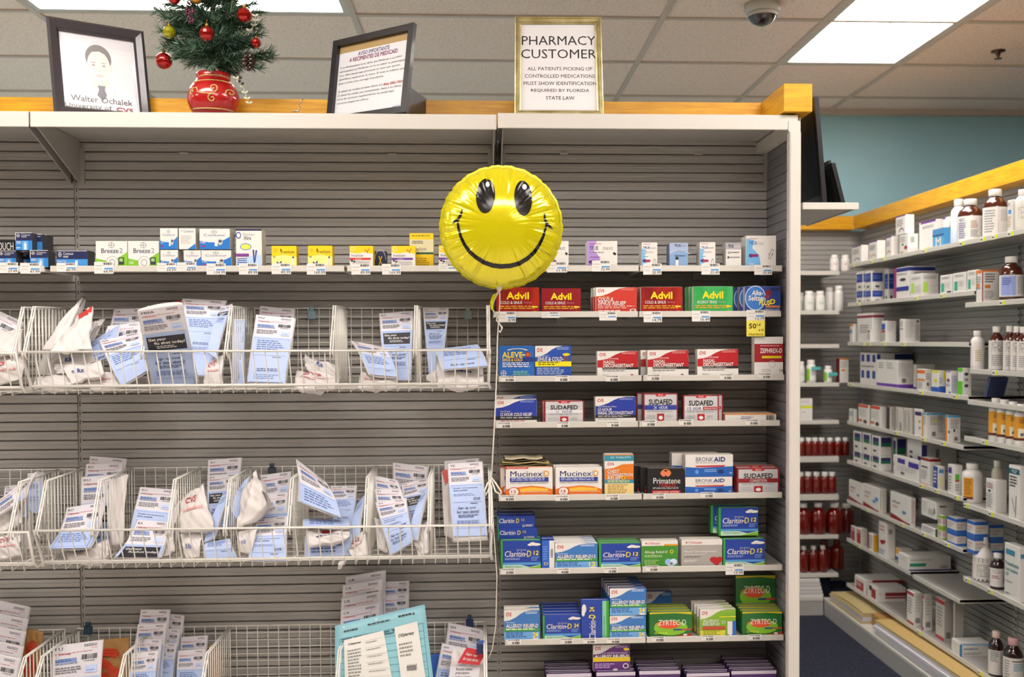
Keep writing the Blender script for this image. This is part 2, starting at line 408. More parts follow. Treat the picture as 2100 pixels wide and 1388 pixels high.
D1 = [50, 292, 463, 680, 851, 1002]; D2 = [75, 188, 345, 461, 591, 749, 880, 1006]; D3 = [67, 240, 413, 690, 996]
BZ = []
for (a, b, c), dv, nm in zip(ROWS, (D1, D2, D3), ('upper', 'middle', 'lower')):
    BZ.append(basket(dv[0]-5, dv[-1]+3, a, b, c, dv, f'white wire basket of the {nm} row, its bins full of pharmacy bags', 0, 0))
    basket(dv[0]-960, dv[0]-18 if nm != 'lower' else 32, a+1, b+2, c+2, [dv[0]-560, dv[0]-200, (dv[0]-24) if nm == 'upper' else (20 if nm == 'middle' else 30)],
           f'white wire basket cut by the photo edge, {nm} row, left of the full one', 0, 0)
for x, y, c, lab in ((640, 640, '7f9aa6', 'grey-blue clip on the back of the upper basket, fifth bin from right end'), (960, 640, '8fa3a3', 'grey clip on the back of the upper basket, last bin'),
                     (558, 961, '39454d', 'dark clip on the back of the middle basket above the SN bag'), (181, 1286, '2c4a5a', 'teal clip on the back of the lower basket above the brown bag'),
                     (963, 1272, '2c3a63', 'navy clip on the back of the lower basket above the SM bags')):
    p = at(x, y, BK-.008); m = MB(); m.box(p.x-.011, p.x+.011, p.y-.006, p.y+.004, p.z-.02, p.z+.004, c, .001); m.box(p.x-.006, p.x+.006, p.y-.008, p.y+.004, p.z+.004, p.z+.016, c, .001)
    thing(m, 'clip', p, lab, 'clip', 'clips on the baskets')
# ------------------------------------------------------------------ pharmacy bags with their printed leaflets
def patch(c, bulge=0, roll=0):
    TL, TR, BR_, BL = c
    n = ((TR-TL).cross(BL-TL)); n.normalize()
    if n.y > 0: n = -n
    def P(u, v, o):
        q = TL*(1-u)*(1-v)+TR*u*(1-v)+BR_*u*v+BL*(1-u)*v
        return q+n*(o+bulge*sin(pi*min(max(v, 0), 1))+roll*sin(pi*min(max(u, 0), 1)))
    return P
def leaf_art(a, H, code, style, seed):
    """printed sheet; x 0..1 across, y 0..H down, in sheet widths"""
    H /= .76 if code == 'MISA' else .86
    def ok(y): return y <= H*.985
    S = lambda y: min(y, H)/H
    def r(x0, y0, x1, y1, c, n=1, m=1):
        if y0 < H: a.r(x0, S(y0), x1, S(y1), c, n, m)
    def t(s, x0, y0, x1, y1, c, b=1, sh=0):
        if ok(y1): a.t(s, x0, S(y0), x1, S(y1), c, b, sh)
    def l(x0, y0, x1, y1, n, c):
        if ok(y1): a.l(x0, S(y0), x1, S(y1), n, c)
    if style != 'blue':
        if code: t(code, .05, .06, .05+.075*len(code), .135, 'K', 1)
        l(.64, .05, .92, .12, 2, '33333a'); l(.78, .14, .92, .17, 1, 'd98a90')
        t('CVS/pharmacy', .05, .2, .38, .26, 'R', 2, .25); l(.4, .2, .95, .235, 1, 'c77')if 0 else l(.4, .205, .95, .235, 1, 'c4737a')
        if H > .34: a.bar(.6, S(.29), .93, S(min(.41, H*.97)), '2c2c30', 20)
        l(.66, .44, .92, .47, 1, '555560')
        r(.06, .345, .5, .43, '7f98cf') if H > .45 else None
        l(.06, .35, .5, .43, 2, '3d568f'); l(.06, .45, .55, .5, 1, '6b7fb4')
        l(.06, .55, .6, .72, 3, '77757d'); r(.68, .56, .93, .73, 'bccdf0'); l(.72, .66, .9, .71, 1, '6d86c0')
        y = .82
    else: y = .02
    if H > y+.1:
        r(0, y, 1, H, 'adc1e8', 1, 6)
        r(.06, y+.05, .94, y+.058, '4a5f9a'); r(.06, y+.05, .07, H, '4a5f9a'); r(.93, y+.05, .94, H, '4a5f9a')
        if style == 'flu':
            r(.06, y+.1, .94, y+.58, '1c1d26', 1, 3)
            t('Get your', .1, y+.15, .5, y+.26, 'W', 2); t('flu shot today!', .22, y+.28, .92, y+.39, 'W', 2)
            l(.26, y+.42, .8, y+.53, 2, 'c9c9cc')
        elif style == 'shot':
            t('Shingles and pneumonia', .1, y+.12, .82, y+.18, '2a3358', 1); t('shots available', .1, y+.2, .52, y+.26, '2a3358', 1)
            l(.1, y+.36, .84, y+.46, 2, '7587b5'); t('CVS', .68, y+.52, .88, y+.6, '20242f', 2)
        elif style in ('plain', 'blue'):
            l(.12, y+.12, .86, y+.5, 5, '5a6ea6')
        yy = y+.66
        r(.06, yy, .94, yy+.008, '4a5f9a')
        l(.58, yy+.05, .82, yy+.1, 1, '33384a')
        if style != 'plain':
            t('Sign up now', .2, yy+.17, .74, yy+.28, '15182a', 1); t('for text alerts!', .16, yy+.3, .82, yy+.41, '15182a', 1)
        l(.2, yy+.46, .8, yy+.58, 2, '4a5680'); l(.14, yy+.66, .86, yy+.84, 3, '7587b5')
        r(.06, yy+.92, .94, yy+.928, '4a5f9a')
NB = [0]
def bag(label, px, yt, yb, style=None, code='', bulge=.006, th=.018, group='pharmacy bags in the upper basket', pad=.03, logo=None, m=None, sheet=True, low=.0, roll=0):
    """px: TL, TR, BR, BL of the leaflet in the photo; yt, yb depth of the upper and lower edge (a pair: left, right)"""
    NB[0] += 1; rr = random.Random(NB[0]*13)
    ya, yb_ = (yt if isinstance(yt, tuple) else (yt, yt)), (yb if isinstance(yb, tuple) else (yb, yb))
    c = [at(*px[0], ya[0]), at(*px[1], ya[1]), at(*px[2], yb_[1]), at(*px[3], yb_[0])]
    P = patch(c, bulge, roll); w = ((c[1]-c[0]).length+(c[2]-c[3]).length)/2; hgt = ((c[3]-c[0]).length+(c[2]-c[1]).length)/2
    root = empty('prescription_bag', (c[2]+c[3])/2, label, 'pharmacy bag', group)
    N, Mv = (10, 14) if sheet else (20, 26); vs = []; fs = []; ph = rr.uniform(0, 6); amp = min(.0035, .05*w) if sheet else min(.006, .07*w)
    pt = pad*.35 if sheet else 0
    cr2 = lambda u, v: amp*(.8*sin(7*u+6*v+ph)+.9*abs(sin(6*v-5*u+2*ph))+.8*abs(sin(8*u+5*v+ph))-.7*abs(sin(11*u-9*v+3*ph)))
    for sgn in (0, 1):
        for j in range(Mv+1):
            for i in range(N+1):
                u = -pad+(1+2*pad)*i/N; v = -pt+(1+pt+low)*j/Mv
                wob = amp*(.8*sin(7*u+6*v+ph)+.9*abs(sin(6*v-5*u+2*ph))+.8*abs(sin(8*u+5*v+ph))-.7*abs(sin(11*u-9*v+3*ph))) if not sheet else amp*.25*sin(6*u+8*v+ph)
                edge = min(sin(pi*i/N), 1)**.5*min(1, .15+1.2*sin(pi*min(j/Mv*.85+.1, 1)))
                o = (-.0015+wob*.6) if sgn == 0 else (-.0025-th*edge+wob)
                vs.append(P(u, v, o))
    K = (N+1)*(Mv+1)
    for j in range(Mv):
        for i in range(N):
            a0 = j*(N+1)+i; fs.append((a0, a0+N+1, a0+N+2, a0+1)); fs.append((K+a0, K+a0+1, K+a0+N+2, K+a0+N+1))
    for j in range(Mv):
        a0 = j*(N+1); b0 = a0+N; fs.append((a0, K+a0, K+a0+N+1, a0+N+1)); fs.append((b0, b0+N+1, K+b0+N+1, K+b0))
    for i in range(N): fs.append((i, i+1, K+i+1, K+i)); q = Mv*(N+1)+i; fs.append((q, K+q, K+q+1, q+1))
    mb = MB(); mb.add(vs, fs, m or M_BAG, True)
    if logo:
        a = Art(mb, lambda u, v, o: P(u, v, o+.0004+.6*cr2(u, v)), .0001)
        if logo == 'red': a.t('CVS', .15, .2, .6, .36, 'c0393f', 2, .1); a.l(.1, .5, .9, .62, 1, 'd99a98')
        elif logo == 'blue': a.ring(.2, .55, .05, .09, .45, '33509a', 12); a.t('Rx', .3, .46, .5, .64, '33509a', 2, .2)
        elif logo == 'S': a.t('S', .34, .2, .84, .7, 'c2401f', 4)
        elif logo == 'heart': a.e(.45, .25, .12, .13, '9e2430'); a.l(.2, .5, .8, .6, 1, '3b4d86')
        elif logo == 'edge': a.p([(.0, .0), (1, 0), (1, .16), (.4, .24)], 'c03a2e')
    child(mb, 'bag', root)
    if sheet:
        s = MB(); vs = []; N = 6; Mv = 12
        for o in (0, -.0008):
            for j in range(Mv+1):
                for i in range(N+1): vs.append(P(i/N, j/Mv, o))
        K = (N+1)*(Mv+1); fs = []
        for j in range(Mv):
            for i in range(N):
                a0 = j*(N+1)+i; fs.append((a0, a0+N+1, a0+N+2, a0+1)); fs.append((K+a0, K+a0+1, K+a0+N+2, K+a0+N+1))
        s.add(vs, fs, M_SHEET, True)
        if style: leaf_art(Art(s, P, .00008, .55), hgt/w, code, style, NB[0])
        child(s, 'leaflet', root)
    return root
U, MI, LO = 'pharmacy bags in the upper basket', 'pharmacy bags in the middle basket', 'pharmacy bags in the lower basket'
# --- upper row
bag('tilted flyer bag in the upper basket cut by the left photo edge', [(-34, 622), (48, 661), (8, 735), (-76, 690)], 2.78, 2.72, 'flu', '')
bag('crumpled white bag above the rail in the cut-off upper basket', [(-40, 690), (52, 672), (40, 722), (-50, 730)], 2.7, 2.62, sheet=False, th=.04, bulge=.012)
bag('blue-edged white bag behind the front wires of the cut-off upper basket', [(-40, 735), (52, 728), (45, 778), (-40, 796)], 2.64, 2.62, sheet=False, logo='red')
bag('narrow rolled white bag leaning in the first bin of the upper basket', [(166, 612), (174, 608), (122, 716), (86, 716)], 2.76, 2.64, sheet=False, th=.02)
bag('white bag with red inner edge pointing up in the first upper bin', [(163, 648), (190, 628), (186, 716), (108, 722)], 2.72, 2.62, sheet=False, logo='edge', th=.02)
for k, (x, y) in enumerate(((200, 662), (208, 656), (217, 653))):
    bag(['foremost', 'middle', 'rearmost'][k]+' of three thin folded grey bags fanned out in the first upper bin', [(x-14, y+2), (x, y), (172+k*8, 706+k*3), (148+k*8, 716)], 2.72+k*.03, 2.66+k*.03, sheet=False, th=.006, pad=.01)
bag('header sheet bag standing behind the fan of folded bags, first upper bin', [(236, 634), (300, 632), (296, 706), (222, 704)], 2.8, 2.78, 'plain', 'GA', group=U)
bag('bag with blue text-alert leaflet curling down in the first upper bin', [(204, 698), (291, 680), (303, 760), (250, 792)], 2.7, 2.6, 'plain', 'NA', bulge=.014)
bag('white bag with small blue logo lying low in the first upper bin', [(127, 745), (206, 738), (212, 768), (148, 786)], 2.66, 2.61, sheet=False, logo='blue', th=.03)
bag('pale bag lying on the wire floor of the first upper bin', [(76, 772), (152, 768), (165, 792), (74, 794)], 2.66, 2.62, sheet=False, th=.03)
bag('dark shaded bundle bag at the left end of the first upper bin', [(96, 722), (150, 716), (128, 770), (74, 768)], 2.7, 2.68, sheet=False, th=.03)
bag('pale bag with red print on the floor of the first upper bin, right half', [(160, 768), (245, 764), (268, 792), (170, 795)], 2.66, 2.62, sheet=False, th=.03, logo='red')
bag('red-cornered white bag behind the MISA flyer in the second upper bin', [(297, 633), (372, 616), (372, 700), (300, 700)], 2.8, 2.78, sheet=False, logo='edge', th=.01)
bag('large bag with MISA flu shot leaflet at the front of the second upper bin', [(284, 638), (372, 624), (406, 785), (314, 789)], 2.49, 2.6, 'flu', 'MISA', bulge=.002, pad=.03, th=.03)
bag('large pale bag with HA leaflet behind the MISA flyer', [(376, 613), (463, 617), (430, 772), (392, 768)], 2.76, 2.66, 'plain', 'HA', bulge=.01)
bag('narrow flu leaflet bag slanting against the divider of the second upper bin', [(452, 630), (476, 623), (444, 735), (425, 722)], 2.74, 2.65, 'flu', '', th=.012)
bag('greyish bag standing on the floor at the right of the second upper bin', [(424, 738), (458, 728), (456, 788), (420, 790)], 2.68, 2.63, sheet=False, th=.03, logo='red')
bag('blue-lined bag hard against the divider of the third upper bin', [(481, 655), (503, 655), (500, 788), (474, 788)], 2.74, 2.66, 'blue', '')
bag('rear FN leaflet bag of the third upper bin', [(535, 628), (604, 634), (598, 720), (526, 716)], 2.8, 2.76, 'plain', 'FN')
bag('front FN leaflet bag with plain blue panel in the third upper bin', [(527, 646), (605, 653), (584, 786), (508, 784)], 2.72, 2.61, 'plain', 'FN')
bag('crumpled bag sagging under the clip in the third upper bin', [(626, 730), (696, 752), (694, 780), (627, 756)], 2.74, 2.68, sheet=False, th=.04, logo='blue')
bag('white folded bag lying lowest in the third upper bin', [(610, 760), (692, 768), (692, 793), (607, 795)], 2.68, 2.62, sheet=False, th=.04, logo='red')
bag('upright KL flu shot leaflet bag in the fourth upper bin', [(779, 643), (847, 638), (842, 780), (790, 778)], 2.79, 2.72, 'flu', 'KL')
bag('leaning KR leaflet bag in front of the KL bag', [(721, 699), (788, 711), (816, 774), (757, 768)], 2.7, 2.62, 'plain', 'KR', bulge=.012)
bag('pink-printed white bag on the floor of the fourth upper bin', [(742, 762), (812, 774), (815, 792), (736, 794)], 2.66, 2.62, sheet=False, th=.04, logo='red')
bag('narrow LA flu shot leaflet bag in the last upper bin', [(868, 632), (920, 631), (906, 765), (880, 766)], 2.79, 2.74, 'flu', 'LA')
bag('boxy open white bag with heart print at the front of the last upper bin', [(896, 730), (986, 738), (990, 792), (900, 794)], 2.68, 2.62, sheet=False, th=.06, logo='heart')
bag('blue leaflet flap bag folded over the boxy white bag', [(894, 716), (978, 706), (1000, 750), (908, 758)], 2.7, 2.615, 'blue', '', th=.01)
bag('little crumpled bag squeezed beside the divider of the last upper bin', [(877, 768), (896, 757), (896, 782), (876, 780)], 2.68, 2.65, sheet=False, th=.02)
bag('grey folded bag with blue stripe slanting low in the first upper bin', [(186, 702), (246, 664), (238, 728), (158, 752)], 2.73, 2.67, 'blue', '', th=.01)
bag('half-hidden folded sheet bag behind the curling blue leaflet', [(222, 668), (290, 660), (288, 700), (214, 704)], 2.76, 2.74, 'plain', '', th=.01)
bag('white crumpled bag with blue edge in the middle of the first upper bin', [(112, 738), (182, 700), (196, 742), (120, 768)], 2.7, 2.65, sheet=False, th=.02, logo='blue')
# --- middle row
bag('PA leaflet bag at the back of the cut-off middle basket', [(11, 997), (60, 992), (56, 1060), (9, 1060)], 2.8, 2.78, 'plain', 'PA', group=MI)
bag('white header sheet bag standing behind the tilted sheet, cut-off middle basket', [(57, 971), (89, 969), (87, 1050), (60, 1052)], 2.78, 2.76, 'plain', '', group=MI)
bag('tilted printed sheet bag reaching out of the cut-off middle basket', [(2, 1022), (74, 967), (52, 1020), (-10, 1060)], 2.66, 2.62, 'plain', '', group=MI)
bag('grey-brown bag under the tilted sheet, cut-off middle basket', [(-10, 1052), (54, 1014), (42, 1072), (-10, 1098)], 2.68, 2.63, sheet=False, th=.03, group=MI)
bag('bag with red print low in the cut-off middle basket', [(-8, 1097), (40, 1092), (44, 1138), (-8, 1148)], 2.64, 2.61, sheet=False, th=.04, logo='red', group=MI)
bag('grey crumpled bag at the right end of the cut-off middle basket', [(46, 1082), (60, 1046), (58, 1120), (50, 1130)], 2.7, 2.66, sheet=False, th=.02, group=MI)
bag('rearmost and highest RO bag in the first middle bin', [(186, 936), (258, 941), (250, 1010), (180, 1008)], 2.82, 2.8, 'plain', 'RO', group=MI)
bag('second RO bag from the back in the first middle bin', [(178, 952), (251, 950), (246, 1050), (174, 1050)], 2.795, 2.77, 'plain', 'RO', group=MI)
bag('RU bag with red strip at its left edge, first middle bin', [(168, 979), (256, 972), (242, 1118), (170, 1118)], 2.76, 2.72, 'flu', 'RU', group=MI)
bag('front RO bag with leaflet curling outward in the first middle bin', [(138, 1041), (213, 1029), (183, 1124), (99, 1126)], 2.7, 2.605, 'plain', 'RO', bulge=-.014, group=MI)
bag('white bag with blue logo under the curling RO leaflet', [(138, 1122), (222, 1108), (220, 1144), (142, 1148)], 2.66, 2.62, sheet=False, th=.05, logo='blue', group=MI)
bag('plain white bag pressed behind the second divider of the middle basket', [(224, 985), (262, 972), (252, 1115), (226, 1120)], 2.715, 2.67, sheet=False, th=.012, group=MI)
bag('upright RO shingles leaflet bag in the second middle bin', [(289, 999), (364, 1005), (338, 1120), (264, 1110)], 2.76, 2.67, 'shot', 'RO', group=MI)
bag('low RA flu shot bag bending forward in the second middle bin', [(283, 1066), (346, 1070), (328, 1143), (236, 1142)], 2.68, 2.6, 'flu', 'RA', bulge=-.012, group=MI)
bag('plain white bag leaning on the third divider of the middle basket', [(340, 1066), (368, 1028), (356, 1130), (334, 1140)], 2.72, 2.64, sheet=False, th=.02, group=MI)
bag('tall SU flu leaflet bag at the back of the third middle bin', [(428, 944), (495, 939), (480, 1080), (426, 1080)], 2.81, 2.77, 'flu', 'SU', group=MI)
bag('SV leaflet bag just in front of the tall SU bag', [(427, 976), (494, 970), (462, 1078), (428, 1080)], 2.785, 2.74, 'flu', 'SV', group=MI)
bag('pointed white bag with red crease in the third middle bin', [(384, 1012), (418, 992), (440, 1086), (370, 1090)], 2.69, 2.62, sheet=False, th=.05, bulge=.014, group=MI, logo='red')
bag('lower half-hidden white bag with blue letters in the third middle bin', [(371, 1094), (415, 1092), (408, 1142), (382, 1145)], 2.64, 2.61, sheet=False, th=.04, group=MI, logo='blue')
bag('folded blue leaflet bag slanting across the third middle bin', [(458, 1010), (478, 998), (440, 1102), (418, 1112)], 2.7, 2.63, 'blue', '', th=.02, group=MI)
bag('blue curved leaflet bag at the bottom of the third middle bin', [(424, 1112), (470, 1104), (484, 1142), (420, 1145)], 2.64, 2.6, 'blue', '', bulge=.014, group=MI)
bag('narrow blue-white sheet bag beside the pointed bag of the fourth middle bin', [(500, 986), (512, 976), (492, 1075), (474, 1046)], 2.7, 2.64, 'blue', '', th=.01, group=MI)
bag('sharp pointed white bag in the fourth middle bin', [(503, 1000), (526, 964), (549, 1036), (488, 1085)], 2.68, 2.62, sheet=False, th=.05, group=MI)
bag('white bag with blue letters below the rail of the fourth middle bin', [(490, 1090), (528, 1080), (516, 1135), (494, 1132)], 2.64, 2.61, sheet=False, th=.04, logo='blue', group=MI)
bag('rear SN leaflet bag in the fourth middle bin', [(535, 975), (596, 967), (594, 1070), (527, 1080)], 2.79, 2.75, 'plain', 'SN', group=MI)
bag('second SA leaflet bag below the SN header', [(533, 1016), (590, 1010), (588, 1092), (525, 1098)], 2.75, 2.71, 'plain', 'SA', group=MI)
bag('front NJ bag showing text-alert panel in the fourth middle bin', [(530, 1064), (590, 1058), (586, 1150), (510, 1150)], 2.69, 2.6, 'shot', 'NJ', bulge=.01, group=MI)
bag('folded leaflet bag tilted out of the top of the fifth middle bin', [(609, 942), (668, 988), (698, 1061), (613, 1028)], 2.7, 2.62, 'plain', '', bulge=.012, group=MI)
bag('ACUTE leaflet bag at the back of the fifth middle bin', [(679, 997), (731, 996), (721, 1130), (690, 1130)], 2.79, 2.7, 'plain', 'ACUTE', group=MI)
bag('blue flat leaflet bag lying across the fifth middle bin', [(625, 1063), (714, 1066), (716, 1082), (623, 1080)], 2.68, 2.62, 'blue', '', th=.01, group=MI)
bag('white bag with heart print under the flat blue leaflet', [(630, 1086), (716, 1084), (714, 1104), (634, 1122)], 2.645, 2.61, sheet=False, logo='heart', th=.04, group=MI)
bag('blue text leaflet bag behind the front wires of the fifth middle bin', [(628, 1098), (720, 1094), (720, 1138), (627, 1142)], 2.66, 2.63, 'blue', '', group=MI)
bag('leaning blue leaflet bag by the fifth divider of the middle basket', [(734, 1030), (750, 1012), (736, 1108), (718, 1114)], 2.74, 2.66, 'blue', '', th=.012, group=MI)
bag('white bag with a red letter m in the fifth middle bin', [(720, 1112), (752, 1080), (753, 1136), (722, 1144)], 2.66, 2.61, sheet=False, th=.04, logo='red', group=MI)
bag('pink bag corner poking out under the middle basket', [(697, 1150), (715, 1146), (700, 1164), (693, 1167)], 2.63, 2.61, sheet=False, th=.004, group=MI)
bag('TO leaflet bag with red edge at the back of the sixth middle bin', [(807, 949), (877, 957), (872, 1050), (808, 1040)], 2.81, 2.78, 'plain', 'TO', group=MI)
bag('leaning TA leaflet bag behind the three-sheet stack, sixth middle bin', [(824, 992), (880, 980), (866, 1060), (834, 1066)], 2.77, 2.72, 'flu', 'TA', group=MI)
bag('highest bag of the three-sheet stack in the sixth middle bin', [(768, 975), (814, 985), (846, 1070), (780, 1070)], 2.755, 2.71, 'plain', '', group=MI)
bag('middle bag of the three-sheet stack in the sixth middle bin', [(769, 1003), (822, 1004), (846, 1086), (784, 1086)], 2.72, 2.68, 'plain', 'TI', group=MI)
bag('front shingles bag of the three-sheet stack in the sixth middle bin', [(771, 1030), (832, 1022), (846, 1112), (802, 1138)], 2.69, 2.605, 'shot', 'TI', bulge=.014, group=MI)
bag('folded blue bag leaning on the seventh divider of the middle basket', [(866, 1010), (882, 990), (856, 1108), (836, 1104)], 2.7, 2.63, 'blue', '', th=.012, group=MI)
bag('white bag with tan shade low in the sixth middle bin', [(848, 1092), (878, 1064), (877, 1132), (858, 1140)], 2.67, 2.62, sheet=False, th=.03, group=MI)
bag('white bag half hidden at the left of the sixth middle bin', [(768, 1060), (790, 1072), (796, 1132), (776, 1122)], 2.69, 2.64, sheet=False, th=.03, group=MI)
bag('TA bag standing highest in the last middle bin', [(913, 946), (981, 940), (982, 1040), (914, 1040)], 2.82, 2.79, 'plain', 'TA', group=MI)
bag('white bag with red edge left of the TE leaflet', [(906, 966), (920, 962), (930, 1104), (912, 1098)], 2.76, 2.68, sheet=False, logo='edge', th=.02, group=MI)
bag('upright TE leaflet bag with sign-up panel in the last middle bin', [(919, 951), (988, 947), (998, 1098), (930, 1101)], 2.73, 2.63, 'shot', 'TE', group=MI, low=.06)
# --- lower row
for k, (x, y) in enumerate(((60, 1246), (55, 1271), (51, 1297), (46, 1327), (40, 1352))):
    bag(['rearmost', 'second', 'third', 'fourth', 'foremost'][k]+' of five stacked barcode sheets cut by the left photo edge', [(x-84, y-17), (x, y), (x-22, y+150), (x-106, y+133)], 2.8-k*.03, 2.78-k*.03, 'plain', '', group=LO, th=.008)
bag('brown paper bag with red S left of the cut-off lower divider', [(42, 1288), (89, 1296), (76, 1420), (34, 1420)], 2.79, 2.76, sheet=False, m=M_KRAFT, logo='S', group=LO, th=.03)
bag('brown paper bag with red S behind the PU leaflet', [(150, 1319), (264, 1306), (262, 1425), (150, 1425)], 2.77, 2.74, sheet=False, m=M_KRAFT, logo='S', group=LO, th=.03)
bag('PU flu shot leaflet bag in the first lower bin', [(109, 1325), (210, 1312), (205, 1430), (111, 1440)], 2.7, 2.66, 'flu', 'PU', group=LO, pad=.02)
for k, (xa, ya, xb, yb2) in enumerate(((290, 1251, 348, 1251), (284, 1281, 341, 1279), (279, 1312, 331, 1311), (273, 1341, 323, 1336))):
    bag(['rearmost', 'second', 'third', 'foremost'][k]+' of four stepped JA leaflet bags in the second lower bin', [(xa, ya), (xb, yb2), (xb-14, yb2+150), (xa-18, ya+150)], 2.8-k*.035, 2.76-k*.035, 'plain', 'JA', group=LO, th=.012)
for k, (xa, ya, xb, yb2) in enumerate(((340, 1259, 377, 1263), (338, 1290, 369, 1291), (334, 1321, 362, 1320))):
    bag(['rearmost', 'middle', 'foremost'][k]+' of three narrow sheets just right of the JA stack', [(xa-16, ya-2), (xb, yb2), (xb-16, yb2+140), (xa-32, ya+140)], 2.82-k*.025, 2.79-k*.025, 'plain', '', group=LO, th=.008)
bag('rear sheet of the pair beside the third lower divider', [(372, 1307), (425, 1304), (418, 1425), (368, 1425)], 2.8, 2.77, 'plain', '', group=LO, th=.012)
bag('front sheet of the pair beside the third lower divider', [(366, 1335), (421, 1331), (414, 1435), (362, 1435)], 2.76, 2.73, 'plain', '', group=LO, th=.012)
bag('plain brown bag edge behind the third lower divider', [(430, 1322), (452, 1326), (450, 1425), (428, 1425)], 2.78, 2.75, sheet=False, m=M_KRAFT, group=LO, th=.02)
for k, (xa, ya, xb, yb2) in enumerate(((711, 1184, 789, 1171), (705, 1201, 783, 1189), (702, 1228, 780, 1214), (701, 1252, 777, 1237))):
    bag(['rearmost', 'second', 'third', 'foremost'][k]+' of four CA leaflet bags rising above the cyan envelope', [(xa, ya), (xb, yb2), (xb-2, yb2+190), (xa-4, ya+190)], 2.8-k*.02, 2.77-k*.02, 'plain', 'CA', group=LO, th=.01)
bag('rear of two sheets right of the CA stack', [(784, 1195), (838, 1192), (836, 1350), (782, 1350)], 2.82, 2.79, 'plain', '', group=LO, th=.008)
bag('front of two sheets right of the CA stack', [(783, 1222), (836, 1219), (834, 1350), (781, 1350)], 2.805, 2.775, 'plain', '', group=LO, th=.008)
bag('tall SM bag at the back of the last lower bin', [(921, 1278), (992, 1293), (975, 1425), (904, 1420)], 2.79, 2.75, 'shot', 'SM', group=LO, th=.014)
bag('second SM leaflet bag with blue lines in the last lower bin', [(908, 1320), (972, 1334), (950, 1440), (884, 1440)], 2.74, 2.68, 'plain', 'SM', group=LO, th=.014)
bag('bright blue bag behind the SM bags', [(884, 1342), (912, 1340), (905, 1430), (880, 1430)], 2.8, 2.78, sheet=False, m=mat('2f66c0', .5), group=LO, th=.01)
# white bag with a red alert card clipped to it
r_ = bag('front white bag with red text-alert card in the last lower bin', [(930, 1330), (998, 1330), (985, 1440), (915, 1440)], 2.7, 2.65, sheet=False, group=LO, th=.02)
c4 = [at(957, 1327, 2.66), at(998, 1336, 2.66), at(982, 1364, 2.645), at(938, 1359, 2.645)]; P = patch(c4); m = MB()
m.add([P(u, v, o) for o in (0, -.001) for u, v in ((0, 0), (1, 0), (1, 1), (0, 1))], ((3, 2, 1, 0), (4, 5, 6, 7), (0, 1, 5, 4), (1, 2, 6, 5), (2, 3, 7, 6), (3, 0, 4, 7)), 'bf2430')
a = Art(m, P); a.t('Sign up', .14, .3, .7, .5, 'W', 1); a.t('for text alerts.', .14, .58, .86, .78, 'W', 1); child(m, 'alert_card', r_, 'red card reading sign up for text alerts')
c4 = [at(925, 1366, 2.655), at(985, 1366, 2.655), at(975, 1440, 2.63), at(910, 1440, 2.63)]; P = patch(c4); m = MB()
m.add([P(u, v, o) for o in (0, -.001) for u, v in ((0, 0), (1, 0), (1, 1), (0, 1))], ((3, 2, 1, 0), (4, 5, 6, 7), (0, 1, 5, 4), (1, 2, 6, 5), (2, 3, 7, 6), (3, 0, 4, 7)), M_SHEET)
a = Art(m, P); a.t('Receive instant', .2, .04, .75, .12, 'D', 1); a.t('prescription', .2, .15, .66, .24, 'D', 1); a.t('pickup alerts', .2, .26, .72, .35, 'D', 1); child(m, 'card', r_, 'white card with dark lettering')
p = at(984, 1330, 2.64); m = MB(); m.box(p.x-.009, p.x+.009, p.y-.006, p.y+.006, p.z-.014, p.z+.014, '22305c', .001); m.box(p.x-.004, p.x+.012, p.y-.003, p.y+.003, p.z+.014, p.z+.022, '3f63a8')
thing(m, 'clip', p, 'dark blue clip holding the red alert card', 'clip', 'clips on the baskets')
# big cyan envelope with receipts
M_CYAN = mat('8cc3cf', .5)
px = [(687, 1283), (871, 1239), (893, 1425), (689, 1430)]; c = [at(*px[0], 2.66), at(*px[1], 2.66), at(*px[2], 2.6), at(*px[3], 2.6)]
P = patch(c, .006); root = empty('paper_envelope', (c[2]+c[3])/2, 'large light blue form envelope with two white receipts in the lower basket', 'envelope')
m = MB(); vs = []; fs = []; N, Mv = 10, 10
for sg in (0, 1):
    for j in range(Mv+1):
        for i in range(N+1): vs.append(P(i/N, j/Mv, .0008*sin(9*i/N+5*j/Mv)-(sg*.012*sin(pi*i/N)+.001*sg)))
K = (N+1)*(Mv+1)
for j in range(Mv):
    for i in range(N): a0 = j*(N+1)+i; fs.append((a0, a0+N+1, a0+N+2, a0+1)); fs.append((K+a0, K+a0+1, K+a0+N+2, K+a0+N+1))
for j in range(Mv): a0 = j*(N+1); b0 = a0+N; fs.append((a0, K+a0, K+a0+N+1, a0+N+1)); fs.append((b0, b0+N+1, K+b0+N+1, K+b0))
for i in range(N): fs.append((i, i+1, K+i+1, K+i))
m.add(vs, fs, M_CYAN, True)
a = Art(m, lambda u, v, o: P(u, v, o+.0012)); lc = '3f6b78'
for k in range(9): v = .2+.085*k; a.r(.05, v, .96, v+.004, lc, 6)
for u in (.05, .13, .22, .45, .72, .957): a.r(u, .2, u+.004, .9, lc, 1, 6)
a.l(.07, .21, .9, .27, 2, lc); a.l(.36, .08, .62, .11, 1, 'D'); a.l(.1, .1, .3, .14, 1, 'D'); a.l(.7, .06, .9, .1, 1, 'D')
a.e(.1, .05, .012, .012, 'W'); a.e(.46, .045, .014, .014, 'W'); a.e(.87, .075, .012, .012, 'D')
child(m, 'envelope_body', root)
